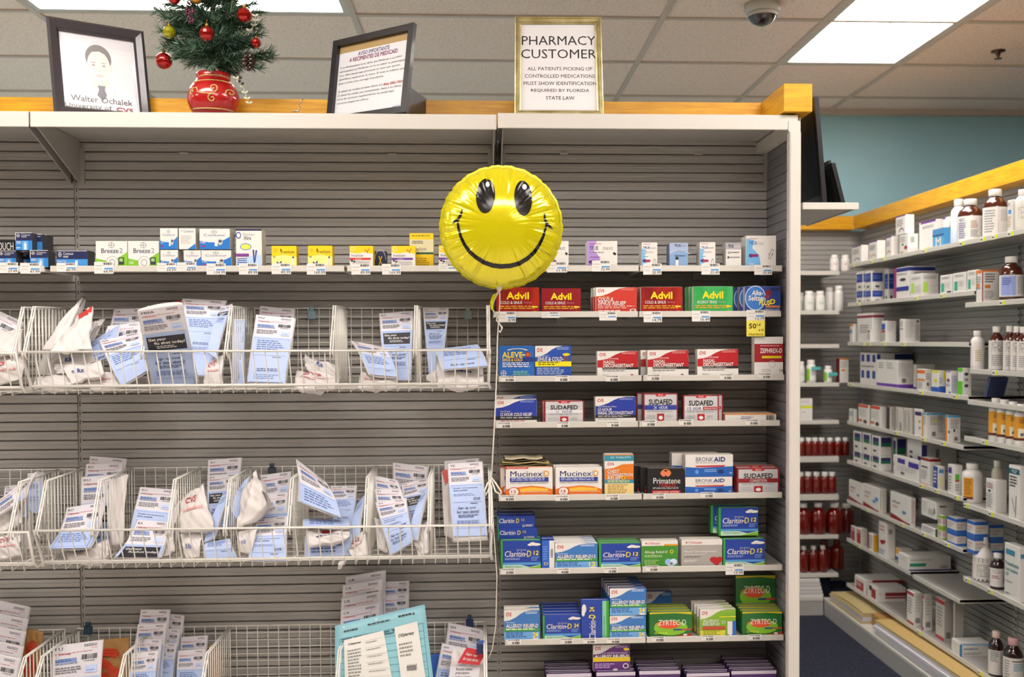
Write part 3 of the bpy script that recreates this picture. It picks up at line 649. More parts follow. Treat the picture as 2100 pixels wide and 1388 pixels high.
for q, side in (([(.1, .23), (.53, .2), (.6, .98), (.1, .98)], 0), ([(.65, .19), (.9, .17), (.93, .98), (.68, .98)], 1)):
    def Q(u, v, o, q=q):
        x = (q[0][0]*(1-u)+q[1][0]*u)*(1-v)+(q[3][0]*(1-u)+q[2][0]*u)*v; y = (q[0][1]*(1-u)+q[1][1]*u)*(1-v)+(q[3][1]*(1-u)+q[2][1]*u)*v
        return P(x, y, o+.0032)
    m = MB(); vs = [Q(i/6, j/6, o) for o in (0, -.0012) for j in range(7) for i in range(7)]; fs = []
    for j in range(6):
        for i in range(6): a0 = j*7+i; fs.append((a0, a0+7, a0+8, a0+1)); fs.append((49+a0, 50+a0, 57+a0, 56+a0))
    m.add(vs, fs, mat('dcdcd6', .6)); a = Art(m, Q)
    if side == 0:
        a.t('CVS/pharmacy', .1, .08, .42, .125, 'K', 2, .2); a.l(.08, .2, .42, .7, 9, '8d8d88'); [a.p([(0.12+.07*q, 0.88), (0.12+.07*q+.02, 0.88), (0.12+.07*q+.09, 0.88-.09), (0.12+.07*q+.07, 0.88-.09)], 'D') or a.ring(0.12+.07*q+.05, 0.88-.04, .035, .035, .22, 'D', 12) for q in range(4)]
        for k in range(7): a.r(.5, .1+.12*k, .98, .105+.12*k, 'b9b9b2'); a.l(.53, .13+.12*k, .9, .15+.12*k, 1, '6b6b6b')
    else: a.t('CVS/pharmacy', .12, .12, .8, .18, 'K', 2, .2); a.l(.1, .26, .7, .48, 4, '8d8d88'); [a.p([(0.28+.07*q, 0.67), (0.28+.07*q+.02, 0.67), (0.28+.07*q+.09, 0.67-.09), (0.28+.07*q+.07, 0.67-.09)], 'D') or a.ring(0.28+.07*q+.05, 0.67-.04, .035, .035, .22, 'D', 12) for q in range(6)]; a.l(.1, .86, .9, .92, 1, '6b6b6b')
    child(m, 'receipt', root, 'white pharmacy receipt')
# ------------------------------------------------------------------ boxes on the small shelves
def carton_mesh(w, h, t, front, side, art, name='medicine_box', c=.0012):
    mb = MB(); mb.box(-w/2, w/2, 0, t, 0, h, side, min(c, t*.1))
    a = Art(mb, lambda u, v, o: Vector((-w/2+w*u, -o, h*(1-v))), .00007)
    e = .012; a.r(.004, .006, .996, .994, front); a.run(art)
    mb.box(-w*.46, w*.46, t*.45, t*.55, h, h+.0003, 'C'); return mb.build(name)
def shelf_box(label, sh, px, art=(), front='W', side='W', t=.032, dy=.007, z=None, behind=0, blabel=None, cat='medicine box', group=None, rz=0, bx=0, bz=0, name='medicine_box', gap=.002):
    zt, yf = SHELVES[sh]; Y = yf+dy; x0, y0, x1, y1 = px
    a, b = at(x0, (y0+y1)/2, Y), at(x1, (y0+y1)/2, Y); top = at((x0+x1)/2, y0, Y).z
    z0 = zt-.004 if z is None else (at((x0+x1)/2, y1, Y).z if z == 'px' else z)
    w, h = b.x-a.x, top-z0
    o = carton_mesh(w, h, t, front, side, art, name); o.location = ((a.x+b.x)/2, Y, z0); o.rotation_euler.z = rz
    tag(o, label, cat, group)
    for k in range(behind):
        c = o.copy(); COL.objects.link(c); c.location = (o.location.x+bx*(k+1), Y+(t+gap)*(k+1), z0+bz*(k+1))
        c['label'] = (blabel or 'box hidden behind the {n} one in front').format(n=['second', 'third', 'fourth', 'fifth'][k]); USED.setdefault(c['label'], []).append(c.name)
    return o
def T(s, x0, y0, x1, y1, c='W', b=1, sh=0): return ('t', s, x0, y0, x1, y1, c, b, sh)
def Rr(*a): return ('r',)+a
def Ln(*a): return ('l',)+a
# shelf A: glucose test strips
cross = lambda x, y, rx, ry, c='s': [('ring', x, y, rx, ry, .18, c), Rr(x-rx*.1, y-ry*.8, x+rx*.1, y+ry*.8, c), Rr(x-rx*.8, y-ry*.1, x+rx*.8, y+ry*.1, c)]
nxt = cross(.16, .17, .1, .09, 'W')+[T('Contour', .36, .08, .9, .17), T('next', .36, .19, .68, .27), Rr(0, .45, 1, 1, '2f7fc8'), Rr(.4, .47, .75, 1, '5aa3dc'), Rr(.52, .62, .66, .97, 'W'), Rr(.54, .52, .64, .62, 'S'), Ln(.05, .5, .36, .66, 2, 'W'), Ln(.05, .84, .3, .95, 1, 'W'), Rr(0, 0, 1, .03, 'W'), Rr(0, 0, .03, .45, 'W')]
shelf_box('black and purple strip box cut by the left photo edge', 'A', (-40, 491, 30, 544), [T('ONETOUCH', .1, .1, .97, .36, 'W', 1), Rr(0, .42, 1, .75, '6b2f7a'), T('UltraSoft', .2, .46, .98, .7, 'W', 1)], 'K', 'K', t=.05, dy=.06)
shelf_box('lower navy strip box at the left photo edge, under the black and purple one', 'A', (-3, 514, 33, 545), nxt, 'N', 'D', t=.045)
ob = shelf_box('lower navy strip box between the 27.49 and 47.99 tags', 'A', (62, 513, 99, 545), nxt, 'N', 'D', t=.045)
shelf_box('upper navy strip box stacked at the left end of the top small shelf', 'A', (32, 477, 66, 513), nxt, 'N', 'D', t=.032, z='px', behind=1, bx=.012, blabel='navy strip box hidden behind the upper stacked navy one')
shelf_box('set-back navy strip box in the gap under the stacked one', 'A', (38, 516, 61, 544), nxt, 'N', 'D', t=.04, dy=.05)
shelf_box('far-back navy strip box right of the stacked navy one', 'A', (76, 481, 97, 544), nxt, 'N', 'D', t=.04, dy=.12)
shelf_box('long low navy and blue strip box beside the green ones', 'A', (116, 513, 180, 545), cross(.11, .25, .055, .14, 'W')+[T('Contour', .22, .12, .55, .27), T('next', .22, .31, .38, .44), Rr(0, .52, 1, 1, '3d8ccf'), Rr(.6, .6, .68, 1, 'W'), T('Reagent Pack', .03, .58, .32, .72, 'W'), Rr(.02, .03, .98, .06, 'W')], 'N', 'D', t=.05)
bre = cross(.5, .16, .1, .12)+[T('Breeze', .18, .28, .72, .46, 'N', 1), T('2', .75, .27, .86, .46, 's', 0), ('p', [(0, .66), (.3, .74), (.6, .73), (1, .42), (1, 1), (0, 1)], 'g'), ('e', .52, .82, .2, .25, 'W'), ('ring', .52, .82, .2, .25, .06, 's'), ('ring', .52, .82, .1, .13, .2, 's'), Rr(.72, .62, .9, .9, 'D'), Rr(.75, .66, .86, .78, '8fbf7a')]
shelf_box('left of the two white and green meter strip boxes', 'A', (196.5, 494, 261, 545), bre+[T('50', .04, .77, .16, .88)], 'W', 'W', t=.05)
shelf_box('right of the two white and green meter strip boxes', 'A', (262.5, 494, 326, 545), bre+[T('100', .04, .77, .18, .88)], 'W', 'W', t=.05)
con = lambda n: cross(.48, .16, .1, .09)+[T('Contour', .14, .25, .86, .37, '3a4a8a', 0), ('p', [(0, .58), (.3, .66), (.6, .66), (.84, .52), (1, .38), (1, 1), (0, 1)], '1f72c4'), Rr(.5, .5, .6, .85, 'W'), ('e', .68, .64, .08, .16, 'S'), Rr(.63, .56, .73, .66, 'D'), T(n, .04, .6, .2, .72), Ln(.6, .82, .95, .95, 2, 'b'), Rr(.04, .82, .2, .88, 'M')]
shelf_box('lower white and blue strip box, left column of the stacked six', 'A', (329, 512.5, 365, 545), con('25'), 'W', 'C', t=.05)
shelf_box('lower white and blue strip box, middle column of the stacked six', 'A', (377, 513, 412, 545), con('50'), 'W', 'C', t=.05)
shelf_box('lower wide white and blue strip box, right column of the stacked six', 'A', (413, 513, 474, 545), con('100'), 'W', 'C', t=.05)
shelf_box('upper small white and blue strip box beside the green boxes', 'A', (328.5, 468, 364.5, 511), con('25'), 'W', 'C', t=.05, z='px')
shelf_box('upper strip box turned to its pale printed side', 'A', (367, 468, 401, 511), cross(.16, .13, .06, .05)+[T('Contour', .28, .08, .9, .2, '3a4a8a', 0), Ln(.12, .34, .8, .76, 7, 'S'), ('p', [(.55, .98), (1, .72), (1, 1), (.55, 1)], '1f72c4')], 'W', 'C', t=.05, z='px')
shelf_box('upper wide white and blue strip box topping the stack of six', 'A', (409, 469, 471.5, 511), con('100'), 'W', 'C', t=.05, z='px')
shelf_box('tall white strip box with yellow oval and blue strips', 'A', (484, 470, 537, 545), [Rr(0, 0, 1, .04, 'N'), ('ring', .1, .16, .1, .09, .3, 'B'), T('Precision', .28, .1, .72, .17, 's', 0), T('Xtra', .3, .18, .58, .28, 'K', 1), ('e', .38, .46, .22, .09, 'b'), ('e', .38, .46, .19, .07, 'y'), Rr(0, .64, .5, .72, '7a3a8a'), ('p', [(0, 1), (0, .8), (.5, .72), (1, .66), (1, 1)], 'b7cfe6'), ('p', [(.64, .54), (.7, .54), (.72, .88), (.68, .88)], 'B'), ('p', [(.76, .55), (.82, .55), (.74, .88), (.7, .88)], 'B'), Ln(.05, .76, .45, .96, 4, 'B')], 'W', 'C', t=.05)
fly = lambda x, y, c: [('p', [(x, y), (x-.1, y-.08), (x-.09, y+.06)], c), ('p', [(x, y), (x+.1, y-.12), (x+.1, y+.02)], c), ('p', [(x, y), (x+.06, y+.1), (x-.01, y+.08)], 'K')]
fs1 = lambda n: [('p', [(0, .5), (.5, .42), (1, .52), (1, 1), (0, 1)], 'ece58a'), Rr(.07, .12, .24, .3, 'd8b40c'), T('FreeStyle', .38, .22, .92, .38, '4a3a10', 1), Rr(.36, .14, .4, .26, 'K'), T(n, .06, .48, .16, .56, 'K', 1)]+fly(.3, .8, '2f4f9a')+[('p', [(.74, .9), (.84, .52), (.92, .56), (.82, .94)], 'W'), Rr(.84, .5, .9, .58, 'K')]
shelf_box('left of the two yellow strip boxes with a blue butterfly', 'A', (557, 504, 608, 545), fs1('50'), 'Y', 'd8b40c', t=.04)
shelf_box('right of the two yellow strip boxes with a blue butterfly', 'A', (631.5, 503.5, 681.5, 545), fs1('100'), 'Y', 'd8b40c', t=.04)
fs2 = lambda c, s: [('p', [(0, 0), (1, 0), (1, .38), (.6, .3), (.3, .36), (0, .3)], 'Y'), ('ring', .14, .15, .09, .1, .2, 'W')]+fly(.74, .22, 'O')+[T('FreeStyle', .08, .4, .58, .54, '4a4a4a', 0), Rr(0, .56, .9, .66, c), T(s, .26, .58, .5, .64), ('e', .1, .7, .05, .04, 'K'), ('e', .2, .74, .05, .04, 'K'), ('e', .16, .84, .04, .03, 's'), Ln(.28, .72, .9, .96, 4, 'S')]
shelf_box('yellow and white strip box with red band', 'A', (717, 504, 765, 545), fs2('c8322a', 'Lite'), 'W', 'Y', t=.045)
shelf_box('yellow and white strip box with purple band left of the tall yellow one', 'A', (803, 504, 851.5, 545), fs2('6a3a94', 'Freedom'), 'W', 'Y', t=.045)
shelf_box('yellow and white strip box half hidden by the balloon', 'A', (900, 503, 950, 545), fs2('6a3a94', 'Freedom'), 'W', 'Y', t=.045)
shelf_box('small navy box with yellow X lying between the yellow boxes', 'A', (768, 515, 792, 545), [T('X', .35, .3, .65, .8, 'Y', 2), ('ring', .5, .5, .48, .6, .08, 'S', 18, 0, pi)], 'N', 'N', t=.04, dy=.06)
shelf_box('tall yellow and cream strip box standing behind the purple-banded one', 'A', (840, 478, 889, 545), [Rr(0, .18, 1, .56, 'd6cfa8'), Ln(.1, .06, .9, .12, 1, '8a6a10'), T('FreeStyle', .12, .4, .7, .52, '3a3a3a', 0), Rr(.0, .54, 1, .6, '1f5a4a'), Ln(.1, .22, .6, .32, 2, '4a4a4a'), Ln(.08, .7, .92, .94, 4, 'a8860c')], 'Y', 'Y', t=.04, dy=.055)
tru = lambda c, w: [('p', [(0, 0), (w*.55, 0), (w*.3, .3), (w*.62, .55), (w*.9, 1), (0, 1)], c), T('TRUE', .08, .2, .08+.3*w+.1, .34, '3a2f6a', 2), T('test', .52, .22, .86, .34, 's', 0), Ln(.08, .1, .5, .15, 1, 'a03a5a'), Ln(.08, .42, .6, .5, 1, 's'), ('e', .2, .8, .16, .07, '4a2a5a'), Rr(.2, .75, .48, .86, '5a3a6a')]
pen = [('p', [(.62, .86), (.86, .5), (.93, .55), (.7, .92)], 'W'), ('p', [(.84, .5), (.88, .42), (.97, .48), (.93, .56)], 'K'), Ln(.1, .6, .45, .66, 1, '8a5aa0')]
shelf_box('white and purple strip box peeping out right of the balloon', 'A', (1118, 494, 1166, 545), tru('a98bd0', .6)+pen, 'W', 'W', t=.03)
shelf_box('wide white and purple strip box right of the balloon', 'A', (1204, 494, 1266, 545), tru('a98bd0', .6)+pen, 'W', 'W', t=.05)
trk = lambda: [('p', [(0, .25), (.3, .3), (.2, .55), (.34, 1), (0, 1)], '7ab4e0'), T('TRUE', .1, .17, .5, .26, '3a5a9a', 2), T('track', .52, .18, .9, .26, 's', 0), Ln(.1, .06, .6, .1, 1, 'a03a5a'), Ln(.1, .36, .8, .46, 2, 'S'), Ln(.1, .56, .5, .6, 1, 'b'), ('e', .2, .74, .16, .06, '4a2a5a'), Rr(.2, .7, .55, .79, 'M'), ('p', [(.68, .95), (.84, .66), (.93, .7), (.78, .98)], 'W'), ('ring', .82, .8, .08, .14, .3, 's')]
shelf_box('narrow white and light blue strip box left of the blue-grey one', 'A', (1316, 497, 1348, 545), trk(), 'W', 'C', t=.05)
shelf_box('narrow blue-grey strip box left of the 33.49 tag', 'A', (1373, 498, 1411, 544), [('p', [(0, .0), (1, 0), (1, .34), (.5, .28), (0, .5)], '9fb0d0'), T('TRUE', .25, .06, .6, .16, 'N', 2), T('test', .62, .07, .9, .16, 's', 0), ('ring', .5, .5, .6, .2, .06, 'W', 18, .2, 2.6), T('50', .3, .5, .46, .6, 'N', 1), Ln(.5, .52, .9, .58, 1, 'N'), ('p', [(.32, .62), (.48, .62), (.48, 1), (.32, 1)], 'W'), Rr(.32, .6, .48, .7, 'K')], '7fa0c8', '5a7090', t=.045)
shelf_box('narrow white and light blue strip box between the blue-grey and grey ones', 'A', (1435, 496.5, 1467, 544), trk(), 'W', 'C', t=.045)
shelf_box('small grey and white strip box left of the big end box', 'A', (1488.5, 497.5, 1520, 543), [Rr(0, 0, 1, .28, 'a9a9ae'), T('TRUE', .14, .08, .5, .2, 'N', 2), T('track', .52, .09, .9, .2, 'W', 0), T('50', .12, .36, .3, .46, 'K', 1), Ln(.34, .38, .9, .45, 1, 'D'), Rr(.14, .58, .9, .62, 's'), Rr(.1, .56, .2, .65, 'D')], 'W', 'S', t=.04)
shelf_box('big white and light blue strip box at the right end of the top small shelf', 'A', (1530, 483, 1591.5, 543), [('p', [(.02, .1), (.28, .15), (.2, .4), (.44, .62), (.5, 1), (0, 1)], '6fb0e2'), T('TRUE', .1, .19, .36, .29, '3a5a9a', 2), T('track', .38, .2, .58, .29, 's', 0), Ln(.1, .09, .4, .12, 1, 'a03a5a'), ('e', .16, .64, .07, .06, '4a2a5a'), Rr(.16, .59, .4, .68, '8a2a6a'), T('100', .1, .87, .26, .95, 'W', 1), ('ring', .82, .6, .08, .05, .3, 's'), ('p', [(.73, .72), (.85, .42), (.93, .46), (.8, .76)], 's'), ('p', [(.755, .7), (.86, .45), (.91, .48), (.79, .73)], 'W')], 'W', 'W', t=.05)
# shelf B
adv = lambda s, n: [('p', [(.28, .46), (.36, .08), (.5, .0), (.64, .0), (1, .2), (1, .3)], 'ffffff')]*0+[T('Advil', .24, .2, .75, .46, 'f0d400', 3), T(s, .1, .54, .6, .65, 'W', 1), T('Non-Drowsy', .64, .57, .82, .63, 'd9a0a0', 0), Ln(.06, .72, .96, .87, 2, 'd8a020'), Rr(.82, .73, .96, .79, 'd8c020'), ('e', .9, .97, .05, .04, 'Y')]
M_ADV = noisy('maroon_foil_print', '7a141c', 'b8301a', 6, .25, (3, 1, 1))
M_ADG = noisy('green_foil_print', '2f9a4a', '4fb868', 6, .25, (3, 1, 1))
shelf_box('maroon cold box just below the balloon', 'B', (1018, 589, 1106, 642), adv('COLD & SINUS', 0), M_ADV, '5a1014', t=.02, behind=2, blabel='maroon cold box hidden as the {n} behind the one below the balloon')
shelf_box('maroon cold box second from the left on its shelf', 'B', (1110.5, 591, 1191.5, 642), adv('COLD & SINUS', 0), mat('8a1420', .3), '5a1014', t=.02)
swo = lambda c, *ops: [('sw', 'W'), T('CVS', .05, .08, .2, .19, 'c0202a', 3), Ln(.6, .05, .95, .14, 2, c)]+list(ops)
shelf_box('red cold and sinus box with white swoosh', 'B', (1222, 589, 1306, 642), swo('d98a80', T('Non-Drowsy', .05, .33, .34, .4, 'd8b020', 0, .2), T('COLD &', .05, .4, .42, .54, 'W', 2, .2), T('SINUS RELIEF', .05, .55, .73, .69, 'W', 2, .2), Ln(.05, .72, .98, .86, 2, 'e6b0a4'), Ln(.05, .9, .8, .97, 1, 'W'), ('ring', .9, .9, .08, .06, .4, 'W')), 'c03020', 'C', t=.02, behind=2, bx=-.004, blabel='red swoosh cold box hidden as the {n} in its file')
shelf_box('maroon cold box between the red swoosh box and the green box', 'B', (1314, 588, 1399.5, 641), adv('COLD & SINUS', 0)+[T('COUPON', .06, .96, .3, 1, 'W', 0), T('Longer Lasting', .45, .92, .78, 1, 'W', 1)], M_ADV, 'C', t=.02, behind=2, bx=-.004, blabel='maroon cold box hidden as the {n} beside the green file')
shelf_box('green allergy sinus box with yellow lettering, front of its file', 'B', (1421, 587, 1503, 640), [q if q[0] != 't' or q[1] != '' else q for q in adv('ALLERGY SINUS', 0)], M_ADG, 'C', t=.018, behind=2, bx=-.006, blabel='green allergy sinus box hidden as the {n} in its file')
shelf_box('blue fizzy cold tablet box at the right end of the second small shelf', 'B', (1527, 587, 1601, 640), [('e', .3, .45, .29, .48, '3a78c4'), ('ring', .3, .45, .29, .48, .07, 'c8dcf2'), T('Alka-', .2, .16, .5, .34, 'W', 3, .15), T('Seltzer', .1, .36, .58, .54, 'W', 3, .15), T('PLUS', .4, .54, .7, .72, 'f0d800', 3, .15), T('D', .7, .5, .84, .68, 'f0d800', 3, .15), ('e', .66, .24, .1, .12, '7a1f3a'), ('e', .62, .4, .08, .08, '8a2f4a'), T('NEW!', .72, .06, .98, .17, 'K', 1), Rr(.58, .74, .98, .82, 'c07a4a'), T('SINUS & COLD', .56, .86, .96, .94, 'W', 1)], '24408c', 'S', t=.02, behind=2, bx=-.01, blabel='fizzy cold tablet box hidden as the {n} at the end of its shelf')
# shelf C
shelf_box('blue box with large yellow name at the left of the third small shelf', 'C', (1023, 709, 1096, 775), [T('ALEVE', .1, .2, .66, .37, 'e8c81c', 3), T('-', .67, .27, .73, .31, 'W', 2), ('e', .82, .28, .08, .08, 'O'), T('D', .76, .2, .88, .36, '9a2a1a', 3), Rr(.3, .38, .98, .5, '1a3580'), T('SINUS & COLD', .1, .4, .66, .49, 'Y', 2), ('ring', .52, .17, .32, .09, .25, 'W', 18, .3, 2.8), Ln(.1, .53, .9, .7, 3, 'dfe8f6'), Ln(.4, .8, .94, .95, 3, '7ac0a0')]+cross(.13, .87, .08, .09, 'W'), '1f62b4', '1a4a90', t=.022)
shelf_box('blue swoosh sinus box with yellow band', 'C', (1097.5, 709, 1171.5, 775), swo('9fb8e0', T('SINUS & COLD-', .06, .36, .78, .48, 'W', 2, .2), T('NON-DROWSY', .06, .3, .38, .35, 'b8ccee', 0, .2), ('e', .86, .28, .1, .045, 'Y'), T('D', .8, .34, .92, .48, '8a4a2a', 3), Rr(0, .5, 1, .66, 'e2d616'), Ln(.08, .52, .7, .64, 2, '4a4a10'), Ln(.05, .7, .9, .94, 4, '9fb8e0')), '1f4aa0', '1a3a80', t=.022)
nas = swo('e0a0a0', Rr(0, .64, 1, 1, 'W'), T('Non-Drowsy', .14, .25, .52, .34, 'f0d0d0', 1, .2), T('NASAL', .14, .36, .43, .48, 'W', 2, .2), T('DECONGESTANT', .14, .5, .88, .63, 'W', 3, .2), Rr(.12, .63, 1, .71, 'K'), T('MAXIMUM STRENGTH', .14, .65, .7, .7, 'C', 0, .1), Ln(.13, .75, .7, .82, 1, 's'), T('Relieves', .13, .9, .28, .95, 'K', 0), ('e', .84, .93, .035, .03, '8a1a24'))
for i, (px, lab) in enumerate((((1225, 720, 1309, 774), 'left of three red nasal decongestant boxes'), ((1328, 718, 1412, 772), 'middle of three red nasal decongestant boxes'), ((1430, 716, 1514, 771), 'right of three red nasal decongestant boxes'))):
    shelf_box(lab, 'C', px, nas, 'b0141e', 'C', t=.03, behind=(0, 1, 0)[i], bx=-.014, blabel='red nasal decongestant box half hidden behind the middle one')
shelf_box('white and dark red upright box at the right end of the third small shelf', 'C', (1547, 690.5, 1606, 770), [Rr(0, .18, 1, .65, '9a1a24'), T('ZEPHREX-D', .2, .3, .96, .41, 'W', 2), Rr(.26, .49, .94, .55, 'd8c81c'), Ln(.2, .22, .9, .26, 1, 'e0b0b0'), ('ring', .62, .7, .12, .09, .15, 'S'), Ln(.26, .83, .6, .92, 2, 'S'), T('24', .86, .83, .98, .9, '6a2a2a', 1)], 'W', 'C', t=.03)
# shelf D
n12 = lambda *o: [q for q in swo('9aa8d8', *o)]
shelf_box('blue swoosh 12 hour cold relief box at the left of the fourth small shelf', 'D', (1016, 819, 1101, 869), n12(Rr(0, .7, 1, .86, 'K'), Rr(0, .86, 1, 1, 'W'), T('Non-Drowsy', .12, .46, .36, .54, 'W', 0, .2), T('12 HOUR COLD RELIEF', .12, .56, .88, .69, 'W', 2, .2), Ln(.12, .74, .9, .82, 1, 'S'), Ln(.12, .88, .9, .93, 1, 'R')), '22389a', 'W', t=.03, behind=1, bz=.01, blabel='blue swoosh cold relief box set behind and above the front one')
sud = lambda c, s, tc, extra=(): [Rr(0, 0, .035, 1, '8a1a24'), Rr(.965, 0, 1, 1, '8a1a24'), Rr(0, 0, 1, .03, '8a1a24'), ('p', [(.32, 0), (.68, 0), (.62, .1), (.38, .1)], 'c0202a'), T('SINUS', .43, .02, .57, .08, 'W', 1), T('SUDAFED', .16, .2, .84, .38, 'K', 2), Rr(.035, .4, .965, .56, c), T(s, .3, .43, .7, .54, tc, 1), Ln(.12, .6, .9, .64, 1, 's'), Ln(.1, .74, .36, .88, 2, 'S'), Ln(.66, .74, .9, .88, 2, 'S'), ('p', [(.4, .7), (.6, .7), (.6, .92), (.5, 1), (.4, .92)], 'a81a24'), ('e', .5, .84, .06, .07, 'W')]+list(extra)
shelf_box('silver and red 12 hour sinus box beside the blue cold relief box', 'D', (1116, 822, 1198, 868), sud('d8d8d8', '12   HOUR', '3a3a8a'), 'c4c4c6', '7a141c', t=.022, behind=1, bx=-.006, blabel='silver and red 12 hour sinus box hidden behind its twin')
shelf_box('blue swoosh 12 hour nasal decongestant box', 'D', (1221, 813.5, 1304, 867), n12(Rr(0, .7, 1, .82, 'K'), Rr(0, .82, 1, 1, 'W'), T('Non-Drowsy Sinus', .06, .34, .52, .42, 'W', 0, .2), T('12 HOUR', .06, .44, .4, .54, 'W', 2, .2), T('NASAL DECONGESTANT', .06, .56, .94, .68, 'W', 2, .2), Ln(.06, .72, .9, .8, 2, 'S'), Ln(.06, .85, .7, .89, 1, 's')), '22389a', 'C', t=.04)
shelf_box('tall silver and red 24 hour sinus box with blue band', 'D', (1319.5, 807, 1390, 865), sud('2a3f9a', '24   HOUR', 'W'), 'c4c4c6', '7a141c', t=.03, behind=1, bx=-.014, blabel='tall silver 24 hour sinus box hidden behind its twin')
shelf_box('silver and red 12 hour pressure sinus box', 'D', (1401, 810.5, 1474, 864), sud('d8d8d8', '', 'W', [T('12', .12, .44, .22, .54, '3a3a8a', 1), T('HOUR', .28, .44, .5, .54, '3a3a8a', 1), Rr(.55, .43, .95, .54, 'a81a24'), T('PRESSURE+PAIN', .58, .46, .92, .52, 'W', 0)]), 'c4c4c6', '7a141c', t=.022, behind=1, bx=.018, blabel='silver pressure sinus box hidden behind its twin')
shelf_box('flat white and orange box lying on its side, fourth small shelf', 'D', (1487, 848.5, 1592, 864), [T('Mucinex', .32, .24, .5, .5, '2a2a7a', 1), T('D', .51, .24, .55, .5, 'O', 1), Rr(.3, .58, .5, .66, '3a3a8a'), ('bar', .8, .18, .96, .85), Rr(0, 0, 1, .1, 'O')], 'W', 'd9b089', t=.1, dy=.012)
# shelf E
muc = [T('MucinexD', .1, .13, .92, .32, '20205a', 1), Rr(.8, .12, .93, .34, 'W'), T('D', .82, .13, .92, .32, 'd8921a', 2), Rr(.09, .35, .91, .5, '2a3a8a'), Ln(.12, .37, .88, .48, 2, 'b8c0e0'), T('EXPECTORANT & NASAL DECONGESTANT', .1, .52, .92, .57, 'D', 0), ('p', [(0, .76), (.2, .7), (.55, .64), (.8, .68), (1, .78), (1, 1), (0, 1)], 'd9701a'), ('p', [(.3, .74), (.55, .69), (.9, .75), (.9, .82), (.3, .84)], 'eeb53a'), ('e', .17, .85, .12, .17, 'W'), ('ring', .17, .85, .12, .17, .14, 'c03a1a'), T('12', .12, .79, .22, .87, 'c03a1a', 2), T('hour', .12, .9, .22, .95, 'c03a1a', 0), T('Clears Nasal/Sinus Congestion', .32, .82, .95, .88, 'W', 0), T('Thins And Loosens Mucus', .32, .92, .88, .97, 'W', 0)]
shelf_box('left white and orange mucus relief box with red top corner', 'E', (1037, 958, 1133.5, 1019), [('p', [(0, 0), (.5, 0), (.46, .06), (0, .06)], 'c0202a'), T('MAXIMUM STRENGTH', .03, .01, .44, .05, 'W', 0)]+muc, 'W', 'd98a5a', t=.035, behind=1, bx=-.014, blabel='white and orange mucus relief box half hidden behind the left one')
shelf_box('right white and orange mucus relief box beside the chest congestion box', 'E', (1139, 957.5, 1234.5, 1019), muc, 'W', 'C', t=.02, behind=1, bx=-.004, bz=.003, blabel='white mucus relief box hidden behind the right one')
shelf_box('tall orange and teal chest congestion box', 'E', (1240, 931, 1299.5, 1018), [Rr(0, .03, 1, .17, '2f8aa0'), T('20 TABLETS', .2, .06, .9, .1, 'W', 0), ('p', [(0, .17), (1, .17), (1, .24), (.6, .25), (.3, .34), (0, .36)], 'W'), T('CVS', .1, .21, .32, .27, 'c0202a', 3), T('CHEST', .1, .38, .5, .46, 'W', 2, .15), T('CONGESTION', .1, .47, .97, .54, 'W', 2, .15), T('RELIEF', .1, .55, .56, .62, 'W', 2, .15), T('D', .58, .54, .72, .62, 'Y', 2), Rr(0, .62, 1, .71, '2f8aa0'), Ln(.1, .64, .9, .7, 2, 'y'), Rr(0, .71, 1, 1, 'e0c88a'), Ln(.1, .74, .85, .97, 6, '9a7a3a')], 'dc7a1e', 'C', t=.03)
shelf_box('black tablet box with lung emblem', 'E', (1328, 960.5, 1402.5, 1012), [('e', .44, .2, .07, .11, 'd97a5a'), ('e', .56, .2, .07, .11, 'd97a5a'), ('ring', .5, .22, .15, .2, .2, 'O', 18, 0, pi), T('Primatene', .16, .36, .9, .58, 'W', 1), T('TABLETS', .3, .58, .78, .7, 'c0302a', 1), Ln(.14, .72, .9, .8, 2, 'S'), Rr(.12, .84, .9, .97, 'c0202a'), T('INTERMITTENT ASTHMA', .16, .87, .86, .94, 'W', 1)], 'K', '241a10', t=.025, behind=2, bx=-.016, blabel='black lung emblem box hidden as the {n} in its file')
brk = [T('BRONK', .22, .12, .58, .32, '2a3568', 0), T('AID', .6, .12, .83, .32, '1a2f7a', 3), Ln(.22, .36, .7, .41, 1, 's'), ('p', [(.2, .5), (.84, .48), (.8, .56), (.24, .57)], 'c03a3a'), ('p', [(0, .56), (.3, .6), (1, .54), (1, 1), (0, 1)], '1f5cb0'), Ln(.4, .66, .66, .82, 2, '8fb4e0'), ('e', .74, .78, .07, .1, '14386a'), ('e', .24, .78, .04, .1, '5a94d4'), T('60', .92, .8, .97, .88, 'W', 1)]
shelf_box('lower white and blue asthma caplet box of the stacked pair', 'E', (1405.5, 977.5, 1502, 1011), brk, 'W', 'C', t=.04)
shelf_box('upper white and blue asthma caplet box of the stacked pair', 'E', (1405.5, 932, 1503.5, 977), brk, 'W', 'C', t=.04, z='px', behind=1, bx=-.03, blabel='white and blue asthma box set back behind the upper one')
shelf_box('silver and red congestion box at the right end of the fifth small shelf', 'E', (1511.5, 960.5, 1598, 1011), sud('8a1a24', 'CONGESTION', 'W'), 'c4c4c6', '9a2a30', t=.025, behind=1, bz=.004, blabel='silver and red congestion box hidden behind the end one')
zt = SHELVES['E'][0]; hh = at(1085, 957, 2.69).z
